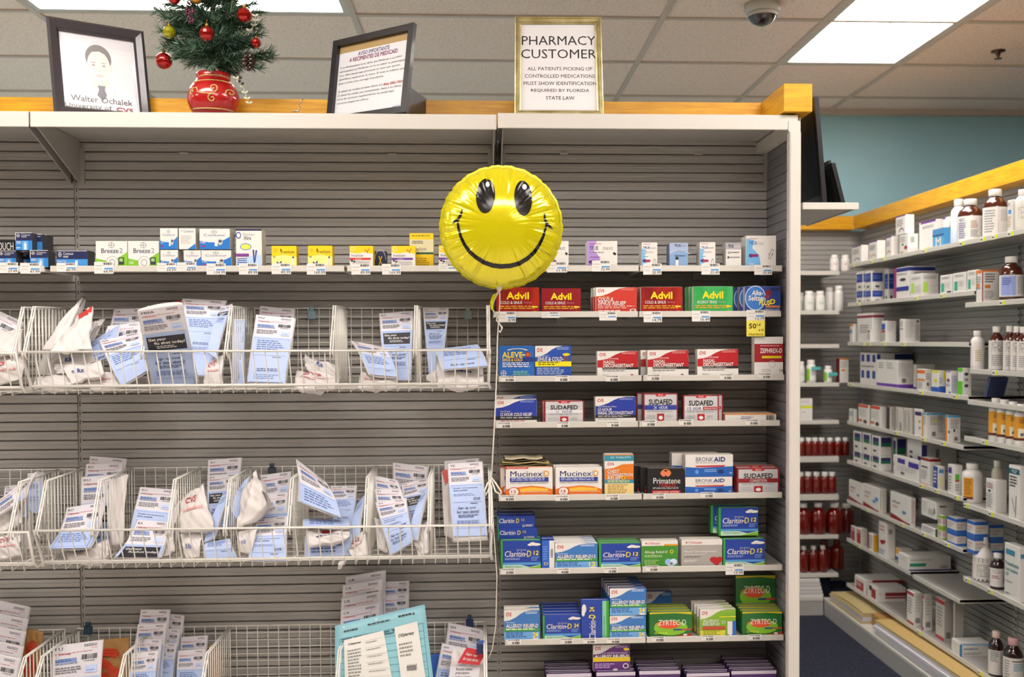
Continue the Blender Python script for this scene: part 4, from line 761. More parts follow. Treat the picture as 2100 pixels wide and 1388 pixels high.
for k in range(4):
    a, b = at(1027+k*3, 950, 2.70).x, at(1134-k*7, 950, 2.70).x; m = MB(); zz = hh+.003+k*.0058
    vs = [(a+(b-a)*i/6, 2.70+j*.07, zz+.002*sin(i*1.7+k)+s) for s in (0, .0028) for j in (0, 1) for i in range(7)]
    fs = []
    for i in range(6): fs += [(i, i+7, i+8, i+1), (14+i, 15+i, 22+i, 21+i), (i, i+1, 15+i, 14+i), (7+i, 21+i, 22+i, 8+i)]
    fs += [(0, 14, 21, 7), (6, 13, 27, 20)]
    m.add(vs, fs, mat(['5a5a3a', 'b9a870', '4a4430', 'c9c0a0'][k], .5))
    thing(m, 'flat_packet', ((a+b)/2, 2.735, zz), ['lowest', 'second', 'third', 'topmost'][k]+' of four flat packets lying on the left mucus relief box', 'packet', 'flat packets')
# shelf F
cla = lambda n: [('p', [(0, .78), (.4, .8), (.72, .92), (1, .84), (1, 1), (0, 1)], 'bfe0c8'), Rr(0, .76, 1, .84, '4f94cc'), ('p', [(.55, 1), (.75, .93), (1, .86), (1, 1)], 'g'), Rr(0, 0, .05, 1, '2f9a3a'), T('Non-Drowsy', .4, .3, .64, .36, 'W', 0, .1), T('Claritin', .1, .36, .6, .56, 'W', 1, .15), T('-', .6, .46, .64, .49, 'W', 1), T('D', .65, .35, .76, .56, 'ecd82a', 1, .1), T(n, .82, .36, .94, .5, 'ecd82a', 2, .1), ('e', .8, .12, .08, .06, 'W'), ('e', .88, .14, .12, .05, 'W'), ('e', .74, .15, .07, .04, 'W'), Ln(.1, .6, .5, .68, 2, '9ab4e4'), Ln(.76, .56, .96, .72, 3, '7a9ad8'), T('Allergy & Congestion', .1, .86, .55, .93, '2a6a4a', 0)]
claS = [T('Claritin', .05, .2, .45, .58, 'W', 1, .15), T('D', .5, .2, .58, .58, 'ecd82a', 1, .1), T('12', .64, .22, .72, .42, 'ecd82a', 1), T('20', .66, .72, .73, .92, 'W', 1), Ln(.75, .72, .95, .92, 2, 'W'), Rr(0, 0, .025, 1, '2f9a3a')]
M_CLA = mat('1d3f9c', .3)
shelf_box('front blue and green allergy box at the left end of the sixth small shelf', 'F', (1027, 1108, 1109, 1170), cla('12'), M_CLA, '2f8a3a', t=.024, behind=2, bz=.003, blabel='blue and green allergy box hidden as the {n} in the left end file')
shelf_box('lower of two blue allergy boxes lying flat on the left end file', 'F', (1021, 1083, 1101, 1106), claS, M_CLA, '1d3f9c', t=.08, z='px', dy=.03)
shelf_box('upper of two blue allergy boxes lying flat on the left end file', 'F', (1020, 1058, 1097, 1082.5), claS, M_CLA, '1d3f9c', t=.08, z='px', dy=.034)
shelf_box('blue allergy box turned upright on its white side', 'F', (1111, 1108, 1137, 1170), [Rr(.6, .12, 1, 1, 'W'), Rr(0, 0, .6, 1, '2a5fc0'), T('D', .2, .76, .5, .86, 'Y', 1), Ln(.1, .2, .5, .7, 6, '6a94e0'), ('bar', .7, .3, .9, .6, 's')], 'W', '1d3f9c', t=.06)
alD = lambda nm, n, x: swo('cfe0f4', T('Non-Drowsy', .05, .38, .3, .44, 'f0f4ff', 0, .15), T(nm, .05, .46, .95, .58, 'W', 3, .15), Rr(0, .6, 1, .7, '3f9a4a'), Ln(.05, .61, .9, .68, 1, 'e0ecc0'), Rr(0, .72, 1, 1, '6aa4dc'), Ln(.05, .74, .7, .92, 3, '2a4a8a'), T(n, .8, .74, .95, .9, 'ecd82a', 3), ('e', .88, .96, .09, .04, 'W'))
shelf_box('front blue swoosh allergy relief box with yellow 12', 'F', (1138, 1114, 1225.5, 1168), alD('ALLERGY RELIEF-D12', '12', 0), '3a74b8', 'W', t=.014, behind=4, bz=.0015, bx=-.002, blabel='blue swoosh allergy relief box hidden as the {n} in its file')
shelf_box('blue and green allergy box left of the green heart box', 'F', (1228.5, 1114, 1313.5, 1168), cla('12'), M_CLA, '2f8a3a', t=.024, behind=2, blabel='blue and green allergy box hidden as the {n} beside the green heart box')
hth = lambda c: [Rr(0, 0, 1, .2, 'W'), ('e', .12, .11, .02, .03, 'R'), T('CVSHealth', .16, .07, .5, .15, 'c0303a', 1)]
shelf_box('green allergy relief box with blue and white flower heart', 'F', (1316, 1108, 1390, 1163), hth(0)+[Rr(.62, .14, 1, .2, 'd9921a'), T('Allergy Relief-D', .08, .38, .72, .5, 'W', 1), ('ring', .83, .42, .05, .07, .3, 'y'), Ln(.08, .54, .6, .64, 2, 'c0dca0'), Ln(.08, .72, .5, .94, 4, 'a0cc80'), ('e', .74, .8, .1, .12, '8fb8e8'), ('e', .88, .8, .1, .12, 'c8dcf4'), ('p', [(.65, .86), (.97, .86), (.81, 1)], 'a8c8ee'), ('e', .82, .86, .04, .05, '8a5a3a')], '3f8a2a', 'C', t=.03)
shelf_box('grey nasal decongestant box with red heart', 'F', (1398, 1106, 1481, 1162), hth(0)+[T('Non-Drowsy', .06, .28, .28, .34, 'W', 0), T('Nasal Decongestant', .06, .38, .86, .5, 'W', 1), Ln(.06, .53, .6, .57, 1, 'W'), Ln(.06, .62, .5, .66, 1, 'D'), Ln(.06, .74, .4, .84, 2, 'W'), ('e', .79, .74, .1, .1, 'b01a24'), ('e', .93, .74, .08, .1, 'b01a24'), ('p', [(.7, .78), (1, .78), (.86, .98)], 'b01a24')], 'a5a19c', 'C', t=.04)
shelf_box('lower front blue and green allergy box of the right end file', 'F', (1483, 1105, 1568, 1161), cla('12'), M_CLA, '2f8a3a', t=.022, behind=2, blabel='blue and green allergy box hidden as the {n} in the right end file')
shelf_box('blue and green allergy box standing on the right end file', 'F', (1474, 1041, 1555, 1098), cla('12'), M_CLA, '2f8a3a', t=.024, z='px', dy=.02, behind=1, bx=-.016, bz=.003, blabel='blue allergy box half hidden behind the standing right one')
# shelf G
shelf_box('blue swoosh allergy relief box with 24 at the left end of the seventh small shelf', 'G', (1034, 1251, 1107, 1315), alD('ALLERGY RELIEF-D', '24', 0), '3a74b8', 'C', t=.02, behind=1, bz=.003, blabel='blue swoosh 24 box hidden behind the left end one')
shelf_box('front blue allergy box with 24, lying in the left file of the seventh shelf', 'G', (1113, 1261, 1191, 1314), cla('24'), M_CLA, '1d3f9c', t=.02, behind=4, bz=.002, blabel='blue allergy box with 24 hidden as the {n} in its file')
shelf_box('blue allergy box standing on end with sideways lettering', 'G', (1192, 1232, 1249, 1314), [Rr(.76, 0, .9, 1, '7fc8a0'), Rr(.9, 0, 1, 1, '3f9a2a'), ('tv', 'Claritin', .28, .52, .52, 1.0, 'W', 1, .15), ('tv', '-D', .28, .36, .5, .5, 'ecd82a', 2, .1), ('tv', '24', .3, .16, .46, .28, 'ecd82a', 2), ('tv', 'Allergy & Congestion', .79, .4, .86, .96, '2a6a4a', 0), ('e', .1, .2, .08, .12, 'W'), ('e', .07, .3, .06, .1, 'W')], M_CLA, '1d3f9c', t=.03)
shelf_box('lower blue swoosh allergy relief box under the tall stack', 'G', (1250.5, 1262, 1324.5, 1313), alD('ALLERGY RELIEF-D', '24', 0), '3a74b8', 'C', t=.02, behind=3, blabel='blue swoosh box hidden as the {n} under the tall stack')
shelf_box('upper blue swoosh allergy relief box of the tall stack', 'G', (1250.5, 1206, 1325.5, 1261), alD('ALLERGY RELIEF-D', '24', 0), '3a74b8', '24407a', t=.02, z='px', behind=4, bx=-.003, bz=.002, blabel='blue swoosh box hidden as the {n} behind the top of the tall stack')
zyr = [('p', [(0, 0), (1, 0), (1, .1), (.6, .04), (0, .07)], 'c8b81c'), ('e', .45, .5, .33, .16, 'd8662a'), ('e', .5, .62, .4, .3, '7fb82a'), ('e', .46, .5, .26, .15, 'd8502a'), T('ZYRTEC-D', .2, .3, .86, .52, 'W', 1, .1), T('12 HOUR', .12, .78, .42, .86, 'd8e84a', 1), Rr(.56, .66, .76, .72, '2a4a7a'), Rr(.76, .66, 1, .72, 'b84a3a'), ('p', [(.45, 1), (1, .82), (1, 1)], 'a83a2a'), ('e', .84, .9, .05, .04, 'W')]
M_ZYR = mat('1f6a2a', .3)
shelf_box('green box with orange glow beside the tall blue stack', 'G', (1332, 1255, 1419, 1308), zyr, M_ZYR, '1f6a2a', t=.018, behind=3, bz=.0015, bx=-.002, blabel='green orange-glow box hidden as the {n} beside the tall blue stack')
shelf_box('dim blue swoosh box far back behind the green orange-glow file', 'G', (1326, 1213, 1378, 1306), alD('ALLERGY RELIEF-D', '24', 0), '3a74b8', '24407a', t=.02, dy=.13)
shelf_box('lime green allergy relief box showing a blue and white door picture', 'G', (1436, 1249, 1509, 1306), swo('9fc060', T('ALLERGY', .08, .37, .52, .47, 'W', 2), T('RELIEF-D', .08, .49, .54, .59, 'W', 2), Rr(.54, .26, 1, .3, 'd8dc2a'), Rr(.06, .62, .7, .74, 'b84a2a'), ('ring', .65, .48, .05, .06, .3, 'W'), Rr(.76, .44, 1, .98, '2a6ac0'), Rr(.76, .44, .9, .92, 'W'), ('e', .84, .96, .05, .05, 'W'), Rr(0, .76, .7, 1, 'd0cc3a'), Ln(.08, .78, .6, .96, 4, '5a7a1a')), '7fb02a', 'C', t=.018, behind=3, bx=-.004, bz=.002, blabel='lime green allergy relief box hidden as the {n} in its file')
shelf_box('lower green box with orange glow at the right end of its shelf', 'G', (1522, 1254, 1604, 1305), zyr, M_ZYR, '1f6a2a', t=.018, behind=3, bz=.0015, blabel='green orange-glow box hidden as the {n} in the right end file')
shelf_box('dim green box with orange glow standing on the right end file', 'G', (1509, 1180, 1590, 1250), zyr, M_ZYR, '1f6a2a', t=.02, z='px', dy=.085)
# shelf H, tops of boxes at the photo's lower edge
pur = swo('c8a8d8', T('ALLERGY & CONGESTION RELIEF', .04, .28, .92, .34, 'e0d0e8', 0, .1), T('ALLERGY RELIEF-D', .04, .38, .96, .5, 'W', 2, .1), Rr(0, .46, 1, .63, 'd8b81c'), T('ALLERGY RELIEF-D', .04, .37, .96, .47, 'W', 2, .1), ('e', .9, .17, .08, .05, 'Y'), Ln(.05, .7, .6, .9, 3, 'c8a8d8'), ('ring', .88, .8, .08, .1, .3, 'W'), ('e', .6, .93, .07, .04, 'W'))
zz = at(1255, 1376, 2.69).z
shelf_box('purple swoosh allergy box with yellow band standing on the lowest row', 'H', (1216.5, 1322, 1292, 1376), pur, '5a2a74', 'C', t=.02, z='px', dy=.02)
for i, (a, b, y, n) in enumerate(((1121, 1213, 1381, 3), (1223, 1303, 1378, 3), (1311, 1395, 1375, 3), (1408, 1496, 1380, 2), (1500, 1592, 1375, 4))):
    shelf_box(['first', 'second', 'third', 'fourth', 'last'][i]+' purple-topped box file from the left at the bottom edge of the photo', 'H', (a, y, b, 1440), [Rr(0, 0, 1, .1, 'c8c0d0')], '4a2a66', '3a2450', t=.024, behind=n, bz=.001, blabel='purple-topped box hidden as the {n} in the '+['first', 'second', 'third', 'fourth', 'last'][i]+' bottom file')
# ------------------------------------------------------------------ price tags on the shelf lips
def ptag(label, px, yf, price, big=True, col='W'):
    x0, y0, x1, y1 = px; a = at(x0, y0, yf-.0012); b = at(x1, y1, yf-.0012); w, h = b.x-a.x, a.z-b.z; mb = MB()
    mb.box(0, w, 0, .0008, 0, h, col)
    A_ = Art(mb, lambda u, v, o: Vector((w*u, -o*.5, h*(1-v))), .00007)
    if col == 'y': A_.t('50', .14, .2, .52, .5, 'K', 2); A_.t('% off', .56, .18, .76, .36, 'K', 1); A_.t('6.39', .66, .54, .94, .66, 'K', 1); A_.t('clearance', .1, .78, .9, .94, '8a5a10', 1)
    elif big:
        A_.bar(.46, .05, .94, .26); A_.l(.06, .3, .5, .38, 1, '77777a'); A_.r(.52, .5, .96, .64, '4f96d4'); A_.l(.06, .56, .4, .7, 2, 'S')
        if price: A_.t(price, .94-.075*len(price)-.08, .68, .96, .93, '1a1a1a', 1)
    else: A_.l(.06, .1, .9, .4, 1, '77777a'); A_.t(price, .6, .06, .9, .36, 'D', 1) if price else None; A_.bar(.36, .5, .92, .92, n=10)
    o = mb.build('price_tag', None, (a.x, yf-.0012, b.z)); tag(o, label, 'price tag', 'price tags on the small shelves')
for px, pr, lab in (((-3, 538, 37, 560), '27.49', 'price tag reading 27.49 at the left photo edge'), ((41, 539, 83, 561), '47.99', 'price tag reading 47.99 under the navy strip boxes'), ((116, 539, 157, 557), '80.79', 'price tag under the long low navy strip box'),
                    ((193, 537, 233, 561), '64.99', 'price tag reading 64.99 under the green and white boxes'), ((322, 539, 362, 557), '34.39', 'price tag under the left column of the stacked six boxes'), ((363, 538, 403, 556.5), '44.99', 'price tag under the middle column of the stacked six boxes'),
                    ((423.5, 540, 463, 563), '134.99', 'price tag reading 134.99 under the wide white and blue box'), ((490, 540, 529, 563), '89.99', 'price tag under the tall white box with yellow oval'), ((557, 540, 597, 562), '89.99', 'price tag under the first yellow butterfly box'),
                    ((629, 540, 668, 563), '169.99', 'price tag under the second yellow butterfly box'), ((720.5, 541, 759.5, 563), '89.99', 'price tag under the red-banded yellow box'), ((783.5, 541, 822, 563), '169.99', 'price tag under the purple-banded yellow box'),
                    ((899, 541, 939, 556), '', 'price tag partly covered by the balloon on its left'), ((1121.5, 537, 1163, 558.6), '11.99', 'price tag reading 11.99 touching the right side of the balloon'), ((1214, 534, 1252, 556.6), '72.99', 'price tag reading 72.99 under the wide purple and white box'),
                    ((1319, 540, 1356.6, 563), '20.99', 'price tag reading 20.99'), ((1438.6, 540, 1475.7, 563), '33.49', 'price tag reading 33.49'), ((1547, 543, 1583.4, 563.4), '33.99', 'price tag reading 33.99 at the right end of the top small shelf')):
    ptag(lab, px, YS, pr)
for px, pr, lab in (((1023, 638.6, 1058, 660.5), '8.99', 'price tag reading 8.99 below the balloon ribbon'), ((1110.7, 640, 1147, 651.7), '', 'clipped price tag under the second maroon box'), ((1229, 639.5, 1264.6, 657), '', 'price tag under the red swoosh cold box'),
                    ((1320, 638.6, 1357.6, 660.5), '14.79', 'price tag reading 14.79 under the right maroon box'), ((1419, 637, 1456, 659), '16.49', 'price tag reading 16.49 under the green allergy sinus box'), ((1531, 635.5, 1568.6, 657), '12.79', 'price tag reading 12.79 above the yellow clearance tag'),
                    ((1488, 1156, 1525, 1178), '13.99', 'price tag reading 13.99 under the right end file of blue allergy boxes')):
    ptag(lab, px, YS, pr)
ptag('yellow clearance tag reading 50 percent off', (1531, 657, 1568.6, 689.5), YS, '', True, 'y')
nm = {'third': [(1026, 771, 1057, 782.5, '17.99', 'blue box with yellow name'), (1138.7, 769.7, 1166.8, 782, '6.99', 'blue box with yellow band'), (1241.8, 769.7, 1270.4, 782, '6.99', 'left red nasal box'), (1326, 768, 1355, 779.5, '6.79', 'middle red nasal box'), (1475.6, 766.6, 1503, 778, '14.99', 'right red nasal box'), (1555, 765, 1583, 776, '16.99', 'upright white and dark red box')],
      'fourth': [(1020, 866, 1049, 877, '6.99', 'blue cold relief box'), (1142, 865, 1168, 876.6, '7.99', 'first silver sinus box'), (1244, 864.5, 1272, 875, '13.99', 'blue 12 hour nasal box'), (1317, 862, 1346, 873.6, '12.99', 'silver 24 hour box'), (1392, 860, 1421, 871.5, '12.99', 'silver pressure box'), (1529, 860, 1557, 871, '12.99', 'flat white and orange box')],
      'fifth': [(1027, 1016, 1057, 1026.5, '26.99', 'left mucus relief box'), (1138.7, 1016, 1167, 1027, '21.99', 'right mucus relief box'), (1242, 1015, 1270, 1025, '6.99', 'chest congestion box'), (1336, 1012, 1364, 1023, '6.79', 'black lung emblem box'), (1436.6, 1009, 1465, 1020, '13.99', 'stacked asthma boxes')],
      'sixth': [(1028, 1166, 1056.4, 1177, '27.99', 'left end blue allergy file'), (1142, 1165.4, 1169, 1176, '17.99', 'blue swoosh 12 file'), (1239, 1164, 1267, 1174.6, '17.99', 'second blue allergy file'), (1324, 1160, 1351.5, 1171, '13.99', 'green flower heart box')],
      'seventh': [(1040, 1311, 1068.6, 1321, '13.99', 'left end swoosh box'), (1149, 1309, 1176, 1319.5, '27.99', 'blue 24 file'), (1195, 1309, 1222.6, 1319, '17.99', 'box with sideways lettering'), (1245, 1309, 1273.5, 1318.5, '23.99', 'tall blue stack'), (1336, 1305, 1364, 1315, '14.99', 'left green orange-glow file'), (1438.4, 1303, 1466, 1313, '13.99', 'lime green file'), (1534, 1301, 1561.6, 1311.5, '22.99', 'right green orange-glow file')]}
for k, v in nm.items():
    for x0, y0, x1, y1, pr, lab in v: ptag(f'small barcode tag on the {k} small shelf under the {lab}', (x0, y0, x1, y1), YS, pr, False)
# ------------------------------------------------------------------ smiley balloon on its ribbon
BYD = 2.36; bc = at(1028, 466, BYD); BR0 = (at(1152, 466, BYD)-at(904.5, 466, BYD)).length/2; TH = .062
root = empty('foil_balloon', bc, 'round yellow smiley foil balloon floating in front of the shelves', 'balloon')
def rim(th): return BR0*(.982+.018*abs(cos(th*13+.4))**.6)
def bdep(x, z):                                   # how far the front skin bulges at x, z from the middle
    r = math.hypot(x, z); th = math.atan2(z, x); q = min(r/rim(th), 1)
    d = TH*(1-q**2.2)**.62
    w = max(0, (q-.42)/.58)
    cre = abs(sin(th*13/2+.9+.35*sin(3*th)))
    d -= w**1.4*.013*(1-min(1, cre*3))*(1-q**6)
    d += w**1.2*(.0012*sin(th*61+9*q)+.0008*sin(th*97-14*q))*(1-q**8)
    return d
m = MB(); NR, NT = 34, 288; vs = []; fs = []
for sg in (-1, 1):
    for j in range(NR+1):
        q = sin(pi/2*j/NR)
        for k in range(NT):
            th = 2*pi*k/NT; r = q*rim(th)*.9999; x, z = r*cos(th), r*sin(th)
            vs.append((bc.x+x, bc.y+sg*bdep(x, z), bc.z+z))
K = (NR+1)*NT
for j in range(NR):
    for k in range(NT):
        a0, a1, b0, b1 = j*NT+k, j*NT+(k+1) % NT, (j+1)*NT+k, (j+1)*NT+(k+1) % NT
        fs.append((a0, b0, b1, a1) if j else (a0, b0, b1)) if True else 0
        fs.append((K+a0, K+a1, K+b1, K+b0))
m.add(vs, fs, mat('ded404', .13, .35, .6), True)
fl = []; fv = []
for k in range(NT):
    th = 2*pi*k/NT
    for rr_, dy in ((.97, 0), (1.028+.004*sin(k*1.3), .0008)): fv.append((bc.x+rim(th)*rr_*cos(th), bc.y+dy, bc.z+rim(th)*rr_*sin(th)))
for k in range(NT): a = 2*k; b = 2*((k+1) % NT); fl.append((a, a+1, b+1, b))
m.add(fv, fl, mat('d3ca06', .2, .35, .4), True)
child(m, 'balloon_skin', root)
def bpt(px, py, o=.0009):
    p = at(px, py, BYD-.035); x, z = p.x-bc.x, p.z-bc.z
    return (p.x, bc.y-bdep(x, z)-o, p.z)
M_INK = mat('0b0a08', .2, 0, 0)
def bell(cx, cy_, rx, ry, rot, name, mt, o):
    mb = MB(); vs = []; fs = []; NN, RR = 32, 12
    for j in range(RR+1):
        for k in range(NN):
            a = 2*pi*k/NN; u, v = rx*j/RR*cos(a), ry*j/RR*sin(a)
            vs.append(bpt(cx+u*cos(rot)-v*sin(rot), cy_+u*sin(rot)+v*cos(rot), o))
    for j in range(RR):
        for k in range(NN): fs.append((j*NN+k, j*NN+(k+1) % NN, (j+1)*NN+(k+1) % NN, (j+1)*NN+k))
    mb.add(vs, fs, mt, True); child(mb, name, root, 'white glint' if mt is not M_INK else 'black oval eye')
bell(995.5, 403, 19.5, 37, .04, 'eye', M_INK, .0010); bell(1072.5, 407.5, 18.5, 37.5, -.03, 'eye', M_INK, .0010)
bell(1000, 379, 4, 6, 0, 'eye_glint', mat('e8e8e4', .3), .0016); bell(1075.5, 384, 4.5, 6, 0, 'eye_glint', mat('e8e8e4', .3), .0016)
def stroke(mb, pts, ws):
    out = []; n = len(pts)
    dense = []
    for i in range(n-1):
        for s_ in range(10): t_ = s_/10; dense.append((pts[i][0]*(1-t_)+pts[i+1][0]*t_, pts[i][1]*(1-t_)+pts[i+1][1]*t_, ws[i]*(1-t_)+ws[i+1]*t_))
    dense.append((pts[-1][0], pts[-1][1], ws[-1])); vs = []
    for i, (x, y, w) in enumerate(dense):
        a, b = dense[max(i-1, 0)], dense[min(i+1, len(dense)-1)]; dx, dy = b[0]-a[0], b[1]-a[1]; L = math.hypot(dx, dy) or 1
        for k in range(5): e = (k-2)/2*w; vs.append(bpt(x-dy/L*e, y+dx/L*e, .0011))
    fs = [(i*5+k, i*5+k+1, (i+1)*5+k+1, (i+1)*5+k) for i in range(len(dense)-1) for k in range(4)]
    mb.add(vs, fs, M_INK, True)
m = MB()
arc = [(938, 452), (940, 468), (945, 486), (953, 503), (963, 517), (977, 529), (993, 539), (1010, 545), (1028, 547), (1046, 546), (1064, 541), (1081, 531), (1095, 518), (1106, 502), (1114, 485), (1119, 468), (1120, 458)]
stroke(m, arc, [1.8, 2.5, 2.8, 3.2, 3.6, 4, 4.3, 4.5, 4.6, 4.5, 4.4, 4.2, 3.8, 3.2, 2.7, 2.2, 1.6])
stroke(m, [(948, 430), (945, 441), (939, 451), (931, 455), (928, 458)], [1.4, 2.6, 3, 2.4, .8]); stroke(m, [(1116.5, 439), (1117, 449), (1121, 459), (1129, 466), (1134, 469)], [1.2, 2.4, 3, 2.4, .8])
child(m, 'smile', root, 'black curved smile')
m = MB()
def fp(x, y, Y): return at(x, y, Y)
q = [fp(1017, 582, BYD), fp(1031, 582, BYD), fp(1029, 594, BYD), fp(1024, 600, BYD), fp(1019, 594, BYD)]
m.add([(p.x, p.y-.004, p.z) for p in q]+[(p.x, p.y+.003, p.z) for p in q], ((4, 3, 2, 1, 0), (5, 6, 7, 8, 9), (0, 1, 6, 5), (1, 2, 7, 6), (2, 3, 8, 7), (3, 4, 9, 8), (4, 0, 5, 9)), mat('c9c9b4', .3, .3)); child(m, 'neck', root, 'pale tied neck')
m = MB(); q = [fp(1022, 598, 2.37), fp(1010, 605, 2.37), fp(1005, 618, 2.37), fp(1007, 634, 2.37), fp(1012, 638, 2.37), fp(1011, 622, 2.37), fp(1015, 610, 2.37), fp(1023, 602, 2.37)]
m.add([tuple(p) for p in q]+[(p.x, p.y+.003, p.z) for p in q], ((0, 1, 2, 3, 4, 5, 6, 7), (15, 14, 13, 12, 11, 10, 9, 8))+tuple((i, 8+i, 8+(i+1) % 8, (i+1) % 8) for i in range(8)), mat('d3ca06', .15, .3, .4)); child(m, 'tail', root, 'yellow foil tail below the neck')
m = MB(); MR = mat('e4dfd2', .45)
def rib(pts, r=.0016): m.tube([at(*p) for p in pts], r, MR, 6)
rib([(1023, 596, 2.36), (1019, 604, 2.37), (1012, 618, 2.39), (1009, 632, 2.41), (1014, 641, 2.43), (1022, 646, 2.44), (1018, 656, 2.44), (1024, 664, 2.44), (1030, 672, 2.43), (1026, 682, 2.43), (1024, 678, 2.43)], .002)
rib([(1025, 600, 2.36), (1025, 625, 2.39), (1023, 650, 2.43), (1020, 700, 2.44), (1019, 760, 2.45), (1015, 850, 2.46), (1009, 960, 2.47), (1008, 985, 2.48)])
rib([(1008, 985, 2.48), (1000, 990, 2.47), (994, 1006, 2.46), (996, 1016, 2.46), (1004, 998, 2.47), (1009, 980, 2.47), (1018, 993, 2.46), (1028, 1008, 2.46), (1027, 1014, 2.46), (1016, 1008, 2.47), (1008, 985, 2.48)], .0022)
rib([(1008, 985, 2.48), (1012, 1080, 2.49), (1019, 1180, 2.5), (1017, 1280, 2.5), (1010, 1330, 2.52), (1002, 1350, 2.53)], .0011)
child(m, 'ribbon', root, 'thin white ribbon tied round the basket corner')

# ------------------------------------------------------------------ picture frames on the top shelf
def frame4(name, px, Ys, label, cat, fw, depth, fm, art, mat_sheet, prof=None, inner=None):
    """px TL,TR,BR,BL of the frame's outer edge in the photo, Ys their depths; art drawn on the picture"""
    c = [at(*p, Y) for p, Y in zip(px, Ys)]
    nn = (c[1]-c[0]).cross(c[2]-c[0]); d_ = ray(*px[3]); c[3] = CAM+d_*((c[0]-CAM).dot(nn)/d_.dot(nn))   # keep the four corners in one plane
    H0 = (c[0]-c[3]).length+(c[1]-c[2]).length
    for a_, b_ in ((0, 3), (1, 2)):             # the lower corners stand on the shelf
        c[b_] = c[a_]+(c[b_]-c[a_])*((c[a_].z-TOPZ-.005)/(c[a_].z-c[b_].z))
    kv = H0/((c[0]-c[3]).length+(c[1]-c[2]).length)
    P = patch(c); root = empty(name, (c[2]+c[3])/2, label, cat)
    W = ((c[1]-c[0]).length+(c[2]-c[3]).length)/2; H = ((c[0]-c[3]).length+(c[1]-c[2]).length)/2
    a, b = fw/W, fw/H; m = MB(); steps = prof or [(0, 0), (0, depth*.8), (.25, depth), (.8, depth*.75), (1, depth*.45), (1, .0)]
    loop = lambda t, o: [P(a*t, b*t, o), P(1-a*t, b*t, o), P(1-a*t, 1-b*t, o), P(a*t, 1-b*t, o)]
    vs = []; fs = []
    for t, o in steps: vs += loop(t, o)
    for i in range(len(steps)-1):
        for k in range(4): q = (k+1) % 4; fs.append((i*4+k, i*4+q, (i+1)*4+q, (i+1)*4+k))
    m.add(vs, fs, fm); child(m, 'frame', root)
    m = MB(); m.add([P(u, v, o) for o in (-.004, .0005) for u, v in ((a*.2, b*.2), (1-a*.2, b*.2), (1-a*.2, 1-b*.2), (a*.2, 1-b*.2))], ((0, 1, 2, 3), (7, 6, 5, 4), (0, 4, 5, 1), (1, 5, 6, 2), (2, 6, 7, 3), (3, 7, 4, 0)), M_BLACKFRAME); child(m, 'backing', root)
    m = MB(); Q = lambda u, v, o: P(a*.9+(1-1.8*a)*u, b*.9+(1-1.8*b)*v, o+.001)
    m.add([Q(i/12, j/12, 0) for j in range(13) for i in range(13)], [(j*13+i, (j+1)*13+i, (j+1)*13+i+1, j*13+i+1) for j in range(12) for i in range(12)], mat_sheet); A_ = Art(m, lambda u, v, o: Q(u, min(v*kv, 1), o), .00008, .3); A_.run(art); child(m, 'picture', root)
    return root, P
M_GOLD = noisy('aged_gold_frame', '8f7f4a', 'cfc79a', 30, .3, lo=.2, hi=.8)
M_GOLD.node_tree.nodes['Principled BSDF'].inputs['Metallic'].default_value = .6
por = [('p', [(.06, .1), (.94, .16), (.94, 1), (.06, 1)], 'd9d7da'), ('p', [(.04, 1), (.06, .74), (.2, .66), (.36, .6), (.62, .58), (.8, .66), (.95, .74), (.97, 1)], 'efedec'), ('p', [(.36, .6), (.48, .9), (.62, .58)], 'dfe2ea'), ('p', [(.4, .5), (.6, .5), (.62, .6), (.5, .72), (.38, .6)], 'dccbc1'),  # portrait colours lightened: the washed-out reflection is put into the print
       ('e', .5, .285, .17, .165, '6a6562', 36), ('e', .335, .4, .02, .045, 'dccabf'), ('e', .655, .4, .02, .045, 'dccabf'), ('e', .497, .39, .15, .2, 'e3d3c9', 36),
       ('p', [(.345, .34), (.36, .26), (.42, .215), (.52, .2), (.6, .235), (.64, .29), (.65, .36), (.67, .3), (.64, .2), (.56, .15), (.45, .15), (.37, .2), (.335, .28)], '6a6562'),
       ('e', .43, .375, .024, .011, '8f827c'), ('e', .565, .375, .024, .011, '8f827c'), ('e', .43, .342, .04, .007, 'a3968f'), ('e', .565, .342, .04, .007, 'a3968f'), ('e', .5, .44, .022, .012, 'd2bdb0'), ('e', .5, .5, .048, .01, 'c9aca1'),
       ('p', [(.46, .62), (.56, .62), (.55, .67), (.575, .74), (.51, .8), (.445, .74), (.475, .67)], '5d6068'), ('p', [(.3, .64), (.36, .6), (.49, .88), (.42, .92)], 'e2e0e0'), ('p', [(.62, .58), (.7, .63), (.58, .92), (.52, .88)], 'e2e0e0'),
       T('Walter Ochalek', .1, .76, .9, .83, '4c484c', 1), T('University of', .02, .86, .62, .925, '5c5658', 1), T('CVS', .68, .865, .9, .91, '9a2a34', 2)]
frame4('picture_frame', [(94, 38), (293, 70), (311, 262), (113, 262)], (2.67, 2.765, 2.735, 2.645), 'dark framed portrait of a man in a white coat, leaning at the left', 'picture frame', .028, .022, mat('3a363a', .3, .2, .3), por, mat('d9d7dc', .12, 0, .4))
avi = [Rr(0, 0, 1, .1, 'b59a68'), Rr(0, .1, 1, 1, 'dfe3e6'), T('AVISO IMPORTANTE', .28, .12, .72, .17, '6a4a8a', 2), T('A RECIPIENTES DE MEDICAID', .16, .185, .84, .235, '8a3a6a', 2)]
